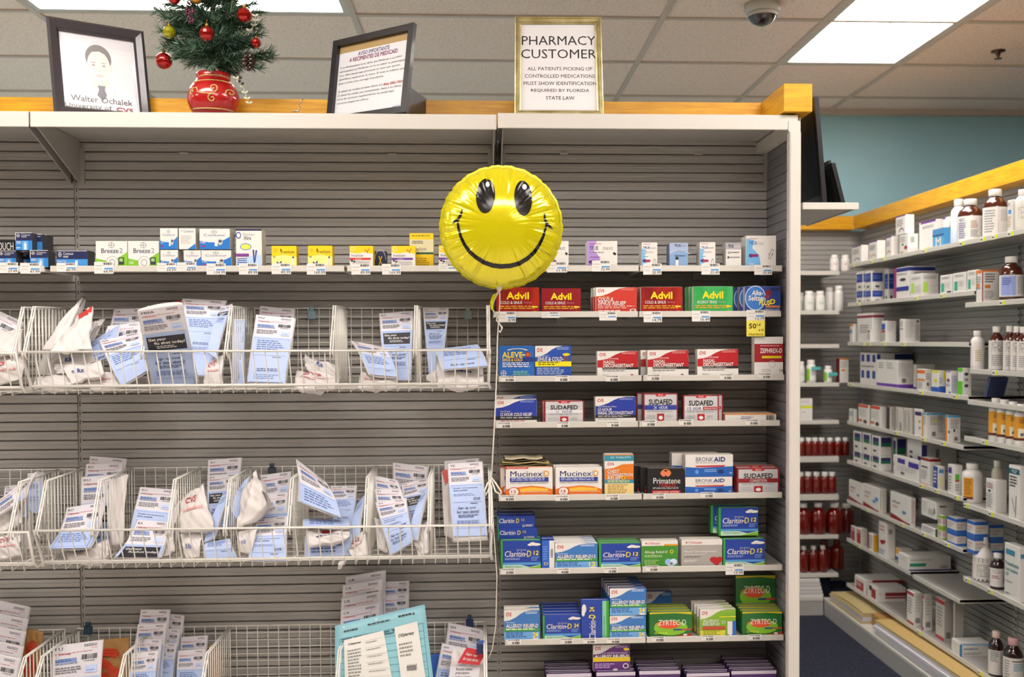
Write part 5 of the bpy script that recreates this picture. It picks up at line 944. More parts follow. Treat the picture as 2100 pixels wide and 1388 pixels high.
for i, s in enumerate(('Si su farmaceutico le ha dicho que Medicaid, o su HMO', 'participante en Medicaid, no le va cubrir su prescripcion', 'hoy, ellos tienen que proveerle un aviso por escrito', '(pamfleto) explicando la razon. El aviso le indicara que', 'paso a tomar para corregir el problema.', '', 'Si usted no recibe el aviso, llame al', 'Si usted no recibe una contestacion, llame a su oficina', 'local de servicios legales/oficina de ayuda legal', 'servicios/legal aid office).')):
    if s: avi.append(T(s, .04, .28+.052*i, .04+.0164*len(s), .31+.052*i, '4a4a52', 0))
avi += [T('1-866-490-1901', .66, .592, .95, .625, 'b03a2e', 1), T('AHCA', .84, .9, .95, .93, '3a4a8a', 1), ('p', [(.1, 1), (.96, .95), (.96, .965), (.2, 1)], 'a03a3a')]
rt_, P = frame4('picture_frame', [(690, 88), (855, 50), (836, 246), (674, 262)], (2.74, 2.60, 2.575, 2.70), 'black tilted frame with Spanish notice, right of the tree', 'picture frame', .017, .014, M_BLACKFRAME, avi, mat('dfe3e6', .15, 0, .3), [(0, 0), (0, .014), (1, .014), (1, 0)])
m = MB(); e = [at(838, 176, 2.63), at(876, 204, 2.76), at(876, 232, 2.76), at(836, 232, 2.63)]
m.add([tuple(p) for p in e]+[(p.x-.03, p.y+.006, p.z) for p in e], ((3, 2, 1, 0), (4, 5, 6, 7), (0, 1, 5, 4), (1, 2, 6, 5), (2, 3, 7, 6), (3, 0, 4, 7)), M_BLACKFRAME); child(m, 'easel_back', rt_)
pha = [T('PHARMACY', .02, .14, 1.0, .245, '26262a', 0), T('CUSTOMER', .01, .295, 1.005, .4, '26262a', 0)]
for i, (s, w) in enumerate((('ALL PATIENTS PICKING UP', .85), ('CONTROLLED MEDICATIONS', .92), ('MUST SHOW IDENTIFICATION', .95), ('REQUIRED BY FLORIDA', .76), ('STATE LAW', .37))): pha.append(T(s, .52-w/2, .5+.084*i, .52+w/2, .54+.084*i, '38383c', 0))
frame4('picture_frame', [(1056, 39), (1231, 39), (1237, 238), (1055, 238)], (2.64, 2.64, 2.6, 2.6), 'gold framed pharmacy customer notice standing upright on the top shelf', 'picture frame', .0165, .016, M_GOLD, pha, mat('dfdfe2', .5), [(0, 0), (0, .013), (.12, .016), (.3, .012), (.42, .012), (.5, .015), (.75, .01), (.8, .006), (1, .004), (1, 0)])

# ------------------------------------------------------------------ Christmas tree in a red pot
TY = 2.68; pc = at(438, 186, TY); rp = (at(491, 186, TY)-at(385, 186, TY)).length/2; pz = TOPZ
root = empty('christmas_tree', (pc.x, TY, pz), 'small artificial Christmas tree in a round red pot with gold swirls', 'Christmas tree')
hz = at(438, 196, TY-.05).z-pz; m = MB(); top = at(438, 143, TY-.045).z-pz; vz = (at(438, 161, TY-.045).z-pz-hz)/sin(radians(46))
pr = [(.032, 0)]+[(rp*cos(a), hz+(hz if a < 0 else vz)*sin(a)) for a in [radians(d) for d in (-70, -55, -40, -25, -10, 0, 12, 24, 36, 46)]]
pr += [(rp*.66, top-.016), (rp*.645, top-.01), (rp*.66, top-.002), (rp*.63, top), (rp*.55, top-.004)]
m.lathe(pr, (pc.x, TY, pz), mat('b01a1c', .16, .1, .6), 40); child(m, 'pot', root, 'glossy red pot')
def prad(z):
    for (r0, z0), (r1, z1) in zip(pr, pr[1:]):
        if z0 <= z <= z1: return r0+(r1-r0)*(z-z0)/max(z1-z0, 1e-6)
    return pr[-1][0]
def onpot(px, py):
    p = at(px, py, TY-rp*.8); x = p.x-pc.x; z = p.z-pz; r = prad(min(max(z, .002), top-.003)); x = max(-r*.97, min(r*.97, x)); return (pc.x+x, TY-math.sqrt(r*r-x*x)-.0006, p.z)
M_GLIT = noisy('gold_glitter', '9a7a30', 'e0c580', 400, .35, lo=.3, hi=.7); m = MB()
def band(pts, w=.0018): m.tube([onpot(*p) for p in pts], w, M_GLIT, 6)
for y, x0, x1, b in ((153, 404, 471, 2), (165, 393, 482, 2), (220, 391, 484, -2)): band([(x0+(x1-x0)*i/16, y-b*(1-((i-8)/8)**2)) for i in range(17)])
def spiral(cx, cy_, r, a0, turns, s): return [(cx+r*(1-t/14)*cos(a0+s*2*pi*turns*t/14), cy_+r*(1-t/14)*sin(a0+s*2*pi*turns*t/14)) for t in range(14)]
band([(392, 190), (395, 180), (404, 180), (408, 190), (418, 193), (430, 194), (441, 192)]+spiral(439, 181, 9, .9, 1.3, -1)); band(spiral(437, 203, 9, -1.6, 1.3, -1)); band(spiral(470, 188, 9, 2.4, 1.3, 1)); band(spiral(394, 187, 6, 1.5, 1.2, 1))
child(m, 'gold_pattern', root, 'gold glitter bands and swirls')
rnd = random.Random(11); m = MB(); st = MB(); NG = [mat('1d3a2a', .6), mat('2c4f38', .6), mat('45684f', .6), mat('7d9a84', .5)]
base = Vector((pc.x, TY, pz+top-.01)); ztop = at(440, -70, TY).z
st.tube([base, Vector((pc.x, TY, ztop))], .006, mat('4a3a28', .8), 8)
PXM = (at(500, 100, TY)-at(400, 100, TY)).length/100          # metres per pixel here
def needle(p, d, L, c):
    s = d.orthogonal().normalized()*.0009; u = d.cross(s)  .normalized()*.0009; q = p+d*L
    m.add([p+s, p-s*.5+u, p-s*.5-u, q+s*.35, q-s*.2+u*.35, q-s*.2-u*.35], ((0, 1, 4, 3), (1, 2, 5, 4), (2, 0, 3, 5), (5, 3, 4)), c)
def branch(p0, p1, n):
    mid = (p0+p1)/2+Vector((0, 0, .012)); pts = [p0, mid, p1]; st.tube(pts, [.0022, .0018, .001], mat('3a3226', .9), 5)
    for i in range(n):
        t = .12+.9*rnd.random(); t = min(t, 1.0); p = p0*(1-t)**2+mid*2*t*(1-t)+p1*t*t; ax = (p1-p0).normalized()
        o = Vector((rnd.gauss(0, 1), rnd.gauss(0, 1), rnd.gauss(0, 1))); o = (o-ax*o.dot(ax)).normalized()
        needle(p, (ax*rnd.uniform(.5, 1.3)+o*rnd.uniform(.5, 1)).normalized(), rnd.uniform(.018, .032), NG[min(3, int(rnd.random()**1.25*4))])
TIPS = [(322, 22), (336, 36), (330, 62), (345, 82), (334, 96), (370, 112), (362, 118), (396, 118), (420, 128), (552, 108), (548, 122), (556, 116), (530, 140), (505, 118), (534, 70), (530, 52), (535, 24), (522, 8), (480, 150), (500, 96), (460, 118), (440, 92), (400, 66), (385, 40), (470, 60), (350, 52), (378, 92), (412, 104), (515, 132), (340, 8), (430, 40), (474, 20), (515, 88), (450, 70), (395, 14), (360, 34), (490, 76), (430, 136), (462, 138)]
for i, (x, y) in enumerate(TIPS):
    d = rnd.uniform(-.09, .02) if i > 17 else rnd.uniform(-.05, .03)
    tip = at(x, y, TY+d); zb = at(440, min(138, y+34), TY).z
    branch(Vector((pc.x, TY, zb)), tip, 190)
for i in range(70):
    a = rnd.uniform(0, 2*pi); y = rnd.uniform(-70, 128); L = rnd.uniform(40, 98)*PXM*(1 if y > 0 else .8)
    z0 = at(440, y, TY).z; branch(Vector((pc.x, TY, z0-.02)), Vector((pc.x+L*cos(a), TY+L*sin(a)*.8, z0+rnd.uniform(-.02, .03))), 150)
child(m, 'needles', root); child(st, 'branches', root)
def leaf_sprig(pts, c, rl, name, lab, Y):
    m = MB(); P_ = [at(x, y, Y) for x, y in pts]; m.tube(P_, .0009, c, 5)
    for i, p in enumerate(P_):
        for s_ in (-1, 1):
            d = Vector((s_*.9, -.2, .3)).normalized(); n = Vector((0, -1, .2)); q = p+d*rl
            vs = [q+(d*cos(2*pi*k/10)*rl+Vector((0, .3, 1))*sin(2*pi*k/10)*rl*.6) for k in range(10)]; m.add([tuple(v) for v in vs]+[(v.x, v.y+.0008, v.z) for v in vs], (tuple(range(10)), tuple(reversed(range(10, 20))))+tuple((k, 10+k, 10+(k+1) % 10, (k+1) % 10) for k in range(10)), c)
    child(m, name, root, lab)
leaf_sprig([(484, 160), (492, 168), (498, 178), (502, 190), (507, 202), (511, 211)], mat('b9bda0', .5), .0048, 'sprig', 'pale leaf sprig hanging beside the pot', TY-.06)
leaf_sprig([(512, 62), (521, 52), (525, 42), (523, 32)], mat('c3c6b2', .5), .005, 'sprig', 'pale leaf sprig near the upper red ball', TY-.07)
def bauble(px, py, rpx, Y, c, label, facets=False, metal=.6):
    p = at(px, py, Y); r = rpx*Y/1990; root_ = empty('christmas_bauble', p, label, 'bauble', 'baubles on the Christmas tree'); m = MB()
    if facets: m.lathe([(max(r*sin(pi*i/8), .0003), -r*cos(pi*i/8)) for i in range(9)], p, c, 14, smooth=False)
    else: m.sphere(p, r, c, 24, 14)
    child(m, 'ball', root_); m = MB(); m.lathe([(r*.22, r*.94), (r*.24, r*1.3), (r*.08, r*1.34)], p, mat('b08a3a', .3, .8), 10); m.tube([(p.x, p.y, p.z+r*1.3), (p.x+.001, p.y, p.z+r*1.9)], .0007, mat('b08a3a', .3, .8), 5); child(m, 'cap', root_, 'gold cap')
M_RB = mat('a6140a', .1, .7, .6)
bauble(336, 125, 16.5, TY-.03, M_RB, 'smooth red ball hanging lowest at the left of the tree')
bauble(424, 69, 15, TY-.11, M_RB, 'faceted red ball in the middle of the tree', True)
bauble(501, 31, 15, TY-.1, M_RB, 'faceted red ball at the upper right of the tree', True)
bauble(525, 88, 10, TY-.06, M_RB, 'small dark red ball half buried at the right of the tree', True)
bauble(347, 66, 13, TY-.05, mat('a8a414', .12, .5, .8), 'yellow-green ball at the left of the tree', True)
bauble(357, -2, 11, TY-.08, M_RB, 'red ball cut by the top edge of the photo')
bauble(402, -4, 12, TY-.1, mat('b8862a', .2, .6, .5), 'gold ball cut by the top edge of the photo')
m = MB(); M_GR = mat('5a1f3a', .25, .1, .4); g0 = at(391, 30, TY-.1)
for i in range(34): t = rnd.random(); a = rnd.uniform(0, 2*pi); rr_ = .011*(1-abs(t-.35)); m.sphere((g0.x+rr_*cos(a), g0.y+rr_*sin(a), g0.z+.03-t*.055), .0036, M_GR, 8, 6)
m.tube([(g0.x, g0.y, g0.z+.03), (g0.x, g0.y+.01, g0.z+.045)], .001, M_GR, 5); thing(m, 'berry_cluster', g0, 'purple bead grape cluster hanging in the upper part of the tree', 'ornament')
m = MB(); c0 = at(510, 124, TY-.09); MC = [mat('3a2620', .7), mat('a89a8e', .7)]
for i in range(9):
    z = .02-.005*i; r = .017*sin(pi*(i+1.5)/10.5)
    for k in range(9):
        a = 2*pi*(k+.5*(i % 2))/9; m.add([(c0.x+r*.35*cos(a-.3), c0.y+r*.35*sin(a-.3), c0.z+z), (c0.x+r*.35*cos(a+.3), c0.y+r*.35*sin(a+.3), c0.z+z), (c0.x+r*1.08*cos(a+.22), c0.y+r*1.08*sin(a+.22), c0.z+z-.004), (c0.x+r*1.08*cos(a-.22), c0.y+r*1.08*sin(a-.22), c0.z+z-.004), (c0.x+r*.3*cos(a), c0.y+r*.3*sin(a), c0.z+z-.007), (c0.x+r*cos(a), c0.y+r*sin(a), c0.z+z-.0068)], ((0, 1, 2, 3), (4, 5, 2, 1), (5, 4, 0, 3), (3, 2, 5)), MC[k % 2 if i % 2 else 0])
thing(m, 'pine_cone', c0, 'brown pine cone with pale tips at the lower right of the tree', 'pine cone')
m = MB(); c0 = at(491, 166, TY-.07)
for dx, dy in ((0, 0), (.008, -.006), (.003, .009)): m.sphere((c0.x+dx, c0.y, c0.z+dy), .0042, mat('2a1216', .3, 0, .4), 10, 7)
m.tube([(c0.x, c0.y, c0.z), (c0.x-.004, c0.y+.01, c0.z+.03)], .0008, mat('2a1216', .6), 5); thing(m, 'berry_cluster', c0, 'three dark berries beside the rim of the red pot', 'ornament')
p0 = at(618, 216, 2.6); m = MB(); m.tube([at(600, 229, 2.6), at(612, 228, 2.6), at(616, 220, 2.6), at(613, 214, 2.6), at(619, 208, 2.6), at(617, 203, 2.6), at(623, 204, 2.6)], .0016, mat('8a8478', .25, .9), 6)
thing(m, 'wire_hook', p0, 'bent wire hook lying on the top shelf between tree and notice', 'hook')

# ------------------------------------------------------------------ side shelf outside the end panel with black frames standing on it
zs = at(1700, 415, 2.56).z; xa = xo+.009; xb = at(1762, 420, 2.56).x
m = MB(); tray(m, xa, xb, 2.56, 2.97, zs, .019, M_METAL, M_LIP); m.box(xa, xa+.003, 2.6, 2.95, zs-.06, zs-.01, M_METAL)
child(m, 'side_shelf', gond, 'small shelf fixed outside the end panel')
def black_frame(label, xt, yt, xb_, yb_, w, d, Y=2.62):
    a, b = at(xt, yt, Y), at(xb_, yb_, Y); z0 = zs+.001; m = MB(); a.z = max(a.z, z0+.05)
    m.hexa([(b.x, Y, z0), (b.x+w, Y, z0), (b.x+w, Y+d, z0), (b.x, Y+d, z0), (a.x, Y, a.z), (a.x+w, Y, a.z), (a.x+w, Y+d, a.z), (a.x, Y+d, a.z)], M_BLACKFRAME)
    root = empty('picture_frame', (b.x, Y+d/2, z0), label, 'picture frame'); child(m, 'frame', root)
    m = MB(); f = lambda t, q, o: (b.x+(a.x-b.x)*t-o, Y+d*q, z0+(a.z-z0)*t)
    m.add([f(.1, .08, .0012), f(.1, .92, .0012), f(.9, .92, .0012), f(.9, .08, .0012)], ((0, 1, 2, 3),), mat('15161c', .6)); child(m, 'backing', root)
black_frame('tall black frame leaning beside the end panel, under the wood block', 1670, 198, 1688, 414, .012, .2)
black_frame('lower black frame leaning behind the front small one, beside the end panel', 1699, 329, 1704, 414, .007, .14, 2.66)
black_frame('small black frame leaning rightmost on the side shelf', 1705, 334, 1726, 414, .011, .13, 2.60)
m = MB(); p0 = at(1650, 300, 2.7); m.box(xo+.01, xo+.019, 2.66, 2.9, zs+.001, at(1650, 236, 2.66).z, M_BLACKFRAME); m.box(xo+.019, xo+.0205, 2.67, 2.89, zs+.011, at(1650, 246, 2.66).z, mat('101218', .6))
thing(m, 'picture_frame', (xo+.013, 2.8, zs+.001), 'black frame standing flat against the end panel behind the leaning ones', 'picture frame')
# ------------------------------------------------------------------ side gondola (right) and far gondola
XF, XP = 1.905, 2.13
YA, YM, YN = 4.94, 3.735, 2.3
def child_of_part(mb, name, part, root): 
    L = Vector(root.location); mb.v = [(p[0]-L.x, p[1]-L.y, p[2]-L.z) for p in mb.v]; return mb.build(name, part)
side = empty('gondola_shelving', (XP, 3.7, 0), 'slatwall shelving unit along the right side holding medicine stock', 'shelving unit')
for a, b in ((YM, 5.322), (YN, YM)):
    m = MB(); slats(m, 0, b-a-.006, .1, 2.06, lambda s_, d, z, b=b: (XP+d, b-s_, z), M_METAL); m.box(XP+.02, XP+.05, a, b, .1, 2.1, M_METAL); child(m, 'back_panel', side)
m = MB(); m.box(2.055, 2.15, YN, 5.25, 2.06, 2.135, M_WOOD, .002); child(m, 'wood_trim', side)
for k, y in enumerate((YM, YM+.002)):
    if k: continue
    m = MB(); m.box(XP-.003, XP+.02, y-.008, y+.008, .1, 2.06, M_METAL)
    for j in range(70): z = .15+j*PITCH; m.box(XP-.0042, XP-.003, y-.003, y+.003, z, z+.013, M_SLOT)
    child(m, 'upright', side)
m = MB(); m.box(1.817, XP, YN, 5.04, 0, .078, M_METAL); m.box(1.815, XP, YN, 5.04, .078, .09, M_LIP); child(m, 'base_deck', side)
DECK = {}; SOBJ = {}
def sshelf(n, z, y1, y0, xf=XF, back=XP):
    m = MB(); z += .015; m.box(xf+.003, back, y0, y1, z-.012, z-.002, M_METAL); m.box(xf, xf+.004, y0, y1, z-.017, z+.002, M_LIP, .001)
    for y in (y0, y1-.003): m.box(xf+.004, back, y, y+.003, z-.017, z, M_LIP)
    DECK[n] = z-.002; SOBJ[n] = child(m, 'shelf', side)
for n, z, a, b in (('S1', 1.828, YA, YN), ('S2', 1.629, YA, 3.66), ('S3', 1.429, YA, 3.70), ('S4', 1.220, YA, 3.70), ('S5', 1.021, YA, YM), ('S6', .817, YA, YM), ('S7', .612, YA, YM), ('S8', .411, YA, 4.2), ('S8b', .405, 4.17, 3.755), ('S9', .176, YA, YN),
                   ('N2', 1.583, YM-.01, YN), ('N3', 1.326, 3.685, YN), ('N4', 1.061, YM-.01, YN), ('N5', .798, YM-.01, YN), ('N6', .507, YM-.01, YN)): sshelf(n, z, a, b)
for n, pts in dict(S1=[(1749.5, 546), (1787, 538), (1811, 532), (1896, 515), (1973, 500), (2016, 490), (2040, 484), (2073, 477)], S2=[(1760, 625), (1879, 612), (1933, 607)], N2=[(2056, 622)], S3=[(1771, 707), (1782, 707), (1812, 708), (1854, 709)], N3=[(2041, 766)], S4=[(1746, 788), (1890, 806), (1960, 816)], S5=[(1838, 888), (1895, 900), (1935, 908)], N4=[(2020, 910)], S6=[(1890, 998), (1921, 1008), (1962, 1021)], N5=[(1982, 1038), (2033, 1056)], S7=[(1778, 1047), (1850, 1078), (1895, 1097), (1943, 1118)], S8=[(1762, 1122)], N6=[(1985, 1191), (2031, 1214)], S9=[(1885, 1296), (2010, 1378)]).items():
    for x, y in pts:
        p = atX(x, y, XF-.0005); z = DECK[n]-.0065; m = MB(); m.box(XF-.001, XF, p.y-.018, p.y+.022, z-.009, z+.009, 'W'); m.box(XF-.0016, XF-.001, p.y-.018, p.y-.002, z-.008, z+.008, 'd8e010'); m.box(XF-.0014, XF-.001, p.y+.004, p.y+.018, z-.003, z+.002, 'D')
        child_of_part(m, 'shelf_label', SOBJ[n], side)
def sbox(sh, x0, x1, x2, yt, label, front=(), sideart=(), base='W', scol=None, yb=None, inset=.006, cat='medicine box', group=None, copies=0, tilt=0, z0=None, zpx=None):
    X = XF+inset; ym = yt+20; n = atX(x1, ym, X); f = atX(x0, ym, X); dy = max(f.y-n.y, .012); dx = max(at(x2, ym, n.y).x-X, .012); dx = min(dx, XP-X-.004)
    zb = DECK[sh] if zpx is None else atX(x1, zpx, X).z
    h = atX(x1, yt, X).z-zb; mb = MB(); mb.box(0, dx, 0, dy, 0, h, base, .0012)
    a = Art(mb, lambda u, v, o: Vector((-o, dy*(1-u), h*(1-v))), .00012); a.run(front)
    a = Art(mb, lambda u, v, o: Vector((dx*u, -o, h*(1-v))), .00012)
    if scol: a.r(.005, .005, .995, .995, scol)
    a.run(sideart); o = mb.build('medicine_box', None, (X, n.y, zb)); o.rotation_euler.z = tilt; tag(o, label, cat, group); return o
BODY = {'pill': [(.0, .0), (.92, 0), (1, .02), (1, .68), (.96, .74), (.8, .8), (.72, .82)], 'amber': [(0, 0), (.94, 0), (1, .02), (1, .58), (.97, .66), (.84, .74), (.6, .8), (.42, .84), (.42, .88)],
        'syrup': [(0, 0), (.95, 0), (1, .02), (1, .66), (.9, .74), (.66, .8), (.62, .82)], 'jug': [(0, 0), (.94, 0), (1, .02), (1, .7), (.94, .77), (.7, .82), (.5, .85), (.5, .88)], 'flask': [(0, 0), (.92, 0), (1, .03), (1, .5), (.95, .6), (.7, .7), (.4, .78), (.36, .88)]}
CAPR = {'syrup': (.74, .8), 'pill': (.78, .8), 'amber': (.52, .86), 'jug': (.6, .86), 'flask': (.46, .84)}
def bottle(p, r, h, kind, body, cap, label, lab=None, lart=(), cat='bottle', group=None, lz=(.1, .62), lang=(-2.7, -.3), sq=1, ribs=True):
    root = empty('medicine_bottle', p, label, cat, group); m = MB(); m.lathe([(max(a*r, .0004), b*h) for a, b in BODY[kind]], p, body, 26, sy=sq); child(m, 'bottle_body', root)
    cr_, c0 = CAPR[kind]; m = MB(); m.lathe([(cr_*r*.97, c0*h), (cr_*r, c0*h+.001), (cr_*r, .985*h), (cr_*r*.93, h), (.0004, h)], p, cap, 22)
    child(m, 'cap', root)
    if lab:
        z0, z1 = lz[0]*h, lz[1]*h; P = lambda u, v, o: Vector((p.x+(r+.0005+o)*cos(lang[0]+(lang[1]-lang[0])*u), p.y+(r*sq+.0005+o)*sin(lang[0]+(lang[1]-lang[0])*u), p.z+z1+(z0-z1)*v))
        m = MB(); a = Art(m, P, .00012); a.k = 0; a.r(0, 0, 1, 1, lab, 16, 1)
        for q in lart:
            if q[0] == 'r' and len(q) == 6: q = q+(8, 1)
            a.run([q])
        child(m, 'bottle_label', root)
    return root
def sbot(sh, xc, rpx, yt, kind, body, cap, label, lab=None, lart=(), inset=.012, group=None, lz=(.1, .62), sq=1, **k):
    r = .03
    for _ in range(6):
        X = XF+inset+r; d = atX(xc, yt, X); r = rpx*d.y/1990
    X = XF+inset+r; d = atX(xc, yt, X); z0 = DECK[sh]
    return bottle(Vector((X, d.y, z0)), r, d.z-z0, kind, body, cap, label, lab, lart, 'bottle', group, lz, (-3.3, -.1), sq)
M_AMB = mat('4a1d10', .1, 0, .6); M_RED = mat('6a120a', .08, 0, .8); M_WB = mat('e6e4df', .35); M_CAP = mat('ebe9e4', .4); M_DARKB = mat('24100e', .1, 0, .6)
arc = lambda c: [('ring', .55, .82, .3, .14, .3, c, 14, 0, pi), Ln(.12, .2, .8, .5, 4, 's')]
pst = [Rr(0, 0, 1, .05, '6a2a90')]
# shelf 1
sbox('S1', 1747, 1766, 1781, 502, 'white box with blue arc at the far end of the top side shelf', pst+arc('3a3f8a'))
sbox('S1', 1782, 1799, 1816, 492.6, 'white box with orange arc, second from the far end of the top side shelf', pst+arc('c89048'))
sbox('S1', 1817, 1828.5, 1843, 484, 'white box with brick-red arc, third from the far end of the top side shelf', pst+arc('b04a4a'))
sbox('S1', 1844.5, 1862, 1883, 479, 'white box with green and red dots on the top side shelf', [Ln(.1, .1, .7, .4, 3, 's'), ('e', .4, .5, .12, .06, '2a8a3a'), ('e', .75, .68, .18, .1, 'b03040'), ('e', .3, .9, .2, .05, 'c09a4a')], [('bar', .25, .15, .65, .45, 's'), Rr(0, .75, 1, 1, 'e8c8c4')])
sbox('S1', 1837, 1857, 1875, 439.5, 'white box with purple top standing on the dotted box', pst+[('ring', .6, .85, .25, .2, .3, '5a3060', 14, 0, pi), Ln(.1, .2, .8, .6, 4, 's')], zpx=478.5)
sbox('S1', 1885, 1919, 1934, 449, 'large white box with purple stripe left of the blue logo box', [Rr(.1, 0, 1, .06, '6a2a90'), Ln(.2, .15, .9, .25, 2, 's'), ('e', .55, .9, .25, .04, 'e0cc7a')], inset=.05)
sbox('S1', 1933, 1945, 1951, 444, 'white carton with barcode behind the blue logo box', [Rr(0, 0, .5, .05, '6a2a90')], [('bar', .2, .3, .9, .5, 's')], inset=.07)
sbox('S1', 1912.6, 1935.5, 1949, 466, 'blue box with white letter M on the top side shelf', [Rr(0, 0, 1, .35, '4f8fc4'), Rr(0, .33, 1, .4, '1f4a8a'), T('M', .3, .5, .75, .95, 'W', 3)], [], '5aa8d8', '4f9fd6')
sbot('S1', 1966, 15, 409, 'jug', M_WB, M_CAP, 'white jug behind the first brown bottle on the top side shelf', 'dce4ea', [], inset=.07)
brl = [Rr(.36, 0, .62, 1, 'efeeea'), T('NDC', .1, .08, .26, .2, '3a3a8a', 1), Ln(.08, .25, .3, .9, 8, '5a5a9a'), Ln(.4, .2, .6, .5, 5, 'b08a6a'), Ln(.4, .55, .6, .85, 5, 's'), Ln(.68, .1, .95, .9, 9, 's')]
sbot('S1', 1990, 25, 409, 'amber', M_AMB, M_CAP, 'first brown bottle with white label on the top side shelf', 'e4e2dd', brl, lz=(.02, .6))
sbot('S1', 2041, 24.5, 389, 'amber', M_AMB, M_CAP, 'second brown bottle, tallest, with plain white label on the top side shelf', 'e6e4df', [Ln(.1, .1, .4, .9, 9, 's'), Rr(.47, 0, .475, 1, 'c06a7a'), Ln(.52, .1, .8, .5, 7, 'S')], lz=(.02, .62))
sbox('S1', 2066, 2076, 2083, 409, 'narrow white box with blue patch between bottle and right photo edge, top side shelf', [Ln(.1, .08, .6, .2, 2, 's'), Rr(.2, .3, .8, .42, '4f94d4'), Ln(.1, .5, .8, .85, 6, 'c09a7a')])
sbot('S1', 2098, 15, 389, 'jug', M_WB, M_CAP, 'white bottle cut by the right photo edge on the top side shelf', 'e2dfd4', [Ln(.2, .1, .9, .7, 8, 's')])
# shelf 2
bp = [Rr(.08, .14, .92, .62, '1f3f94'), Ln(.15, .28, .85, .5, 2, '6a84c4'), ('e', .5, .88, .2, .06, 'D')]
for x0, x1, x2, nm in ((1756, 1770, 1773, 'far'), (1774, 1787, 1812, 'middle')):
    sbox('S2', x0, x1, x2, 592, f'lower white box with blue panel, {nm} column of the second side shelf', bp, bp, zpx=None)
    sbox('S2', x0, x1, x2, 556 if nm == 'far' else 554, f'upper white box with blue panel, {nm} column of the second side shelf', bp, bp, zpx=591.5)
sbox('S2', 1814, 1822, 1834, 552, 'grey-shaded blue-panelled box behind the magenta-edged box', bp, bp, inset=.06)
sbox('S2', 1834, 1864, 1918, 545.5, 'tall white box with magenta edge and blue bands on the second side shelf', [Rr(0, 0, .16, 1, 'a02a74'), Rr(.16, .02, 1, .14, '1f2f84'), Rr(.16, .62, 1, .76, '2a3a94'), ('e', .6, .4, .2, .05, 'D'), Ln(.2, .2, .9, .28, 1, 's')], [Rr(0, .03, 1, .14, '1f2f84'), Ln(.2, .2, .8, .26, 1, 's')])
lg = [Rr(.05, .38, .35, .82, 'b0dc5a'), Ln(.1, .14, .9, .26, 2, 's'), Ln(.4, .5, .95, .85, 5, 'C')]
sbox('S2', 1867, 1891, 1925, 560, 'white box with lime green squares on the second side shelf', lg, lg)
tl = [Rr(.1, .42, .36, .88, '3aa88a'), Ln(.15, .1, .85, .24, 2, 's'), Ln(.45, .4, .9, .7, 4, 'C')]
for i, (a, b, c, y) in enumerate(((1928, 1952, 1954, 562), (1954.5, 1981, 1983, 557), (1983.5, 2004, 2006, 552.5))): sbox('S2', a, b, c, y, ['farthest', 'middle', 'nearest'][i]+' of three white boxes with teal bars on the second side shelf', tl+([Rr(.6, .85, .95, .97, 'D')] if i == 0 else []))
sbox('N2', 2002, 2016.6, 2048, 553, 'white box with orange top and dark red edge next to the amber bottle', [Rr(0, 0, .8, .1, 'dc7a2a'), Rr(.84, 0, 1, 1, '94202a'), Ln(.1, .2, .7, .6, 6, 's'), Rr(.1, .42, .5, .52, 'd8843a')], [Rr(0, 0, 1, .06, 'dc7a2a'), Ln(.12, .12, .8, .42, 4, 'D'), Rr(.1, .46, .46, .56, 'd8843a'), Ln(.1, .64, .8, .9, 5, 's')])
sbot('N2', 2074, 23.5, 526, 'amber', M_AMB, M_CAP, 'large amber glass bottle with blue and yellow label at the right edge', 'd8d8d4', [Rr(.1, .05, .5, .95, '94a4dc'), ('p', [(.1, .95), (.12, .75), (.3, .6), (.5, .55), (.5, .95)], 'e4c41c'), Ln(.15, .15, .4, .5, 4, '3a4a94'), Ln(.55, .1, .95, .9, 10, 's')], lz=(.1, .58))
# shelf 3
sbox('S3', 1743, 1749.5, 1757, 664, 'slim white box with orange top at the far end of the third side shelf', [Rr(0, 0, 1, .12, 'd8842a'), Rr(.1, .3, .6, .5, '4f94c4')])
sbox('S3', 1758, 1789, 1813, 641, 'tall white box with maroon band on the third side shelf', [Rr(0, .08, 1, .16, '8a1f44'), Ln(.2, .4, .8, .7, 4, 's')], [Rr(0, .08, 1, .16, '8a1f44')])
sbox('S3', 1778, 1785, 1803, 676, 'small white box in front of the maroon-banded box', [('e', .5, .12, .4, .08, '8a4a3a'), Ln(.1, .3, .9, .8, 5, 's')], [Ln(.1, .1, .8, .6, 6, 'S')], inset=.002)
sbox('S3', 1808.6, 1817, 1838, 658, 'white box with blue and red edge on the third side shelf', [Rr(0, .12, .8, .4, '2f5fb4'), Rr(0, .42, .8, .54, 'b0404a'), Ln(.1, .6, .9, .95, 4, 's')], [Ln(.1, .1, .8, .5, 5, 'S')])
sbox('S3', 1845, 1853, 1887, 654, 'white printed box standing alone at the near end of the third side shelf', [Ln(.1, .08, .9, .35, 4, 's'), Rr(.1, .4, .9, .44, 'D')], [Ln(.1, .12, .6, .8, 9, 'S'), ('e', .85, .1, .08, .05, 'D'), Ln(.72, .2, .96, .9, 10, 's')])
sbot('N3', 2005, 13.5, 678, 'jug', M_WB, M_CAP, 'white plastic jug left of the row of amber bottles', 'e2e0d8', [Ln(.3, .2, .6, .8, 6, 'b09a5a')], lz=(.1, .6))
for i, (x, y) in enumerate(((2044, 669), (2071, 668), (2086, 669), (2099, 670))):
    sbot('N3', x, 13 if i else 15.5, y, 'amber', M_AMB, M_CAP, ['largest and first', 'second', 'third', 'fourth'][i]+' amber bottle in the row above the yellow-labelled white bottles', 'd9d6d2', [Ln(.2, .06, .8, .4, 6, 'D'), Rr(.17, 0, .175, 1, 'b0303a'), Rr(.84, 0, .845, 1, 'b0303a'), Ln(.2, .5, .8, .9, 6, 's')], lz=(.03, .68))
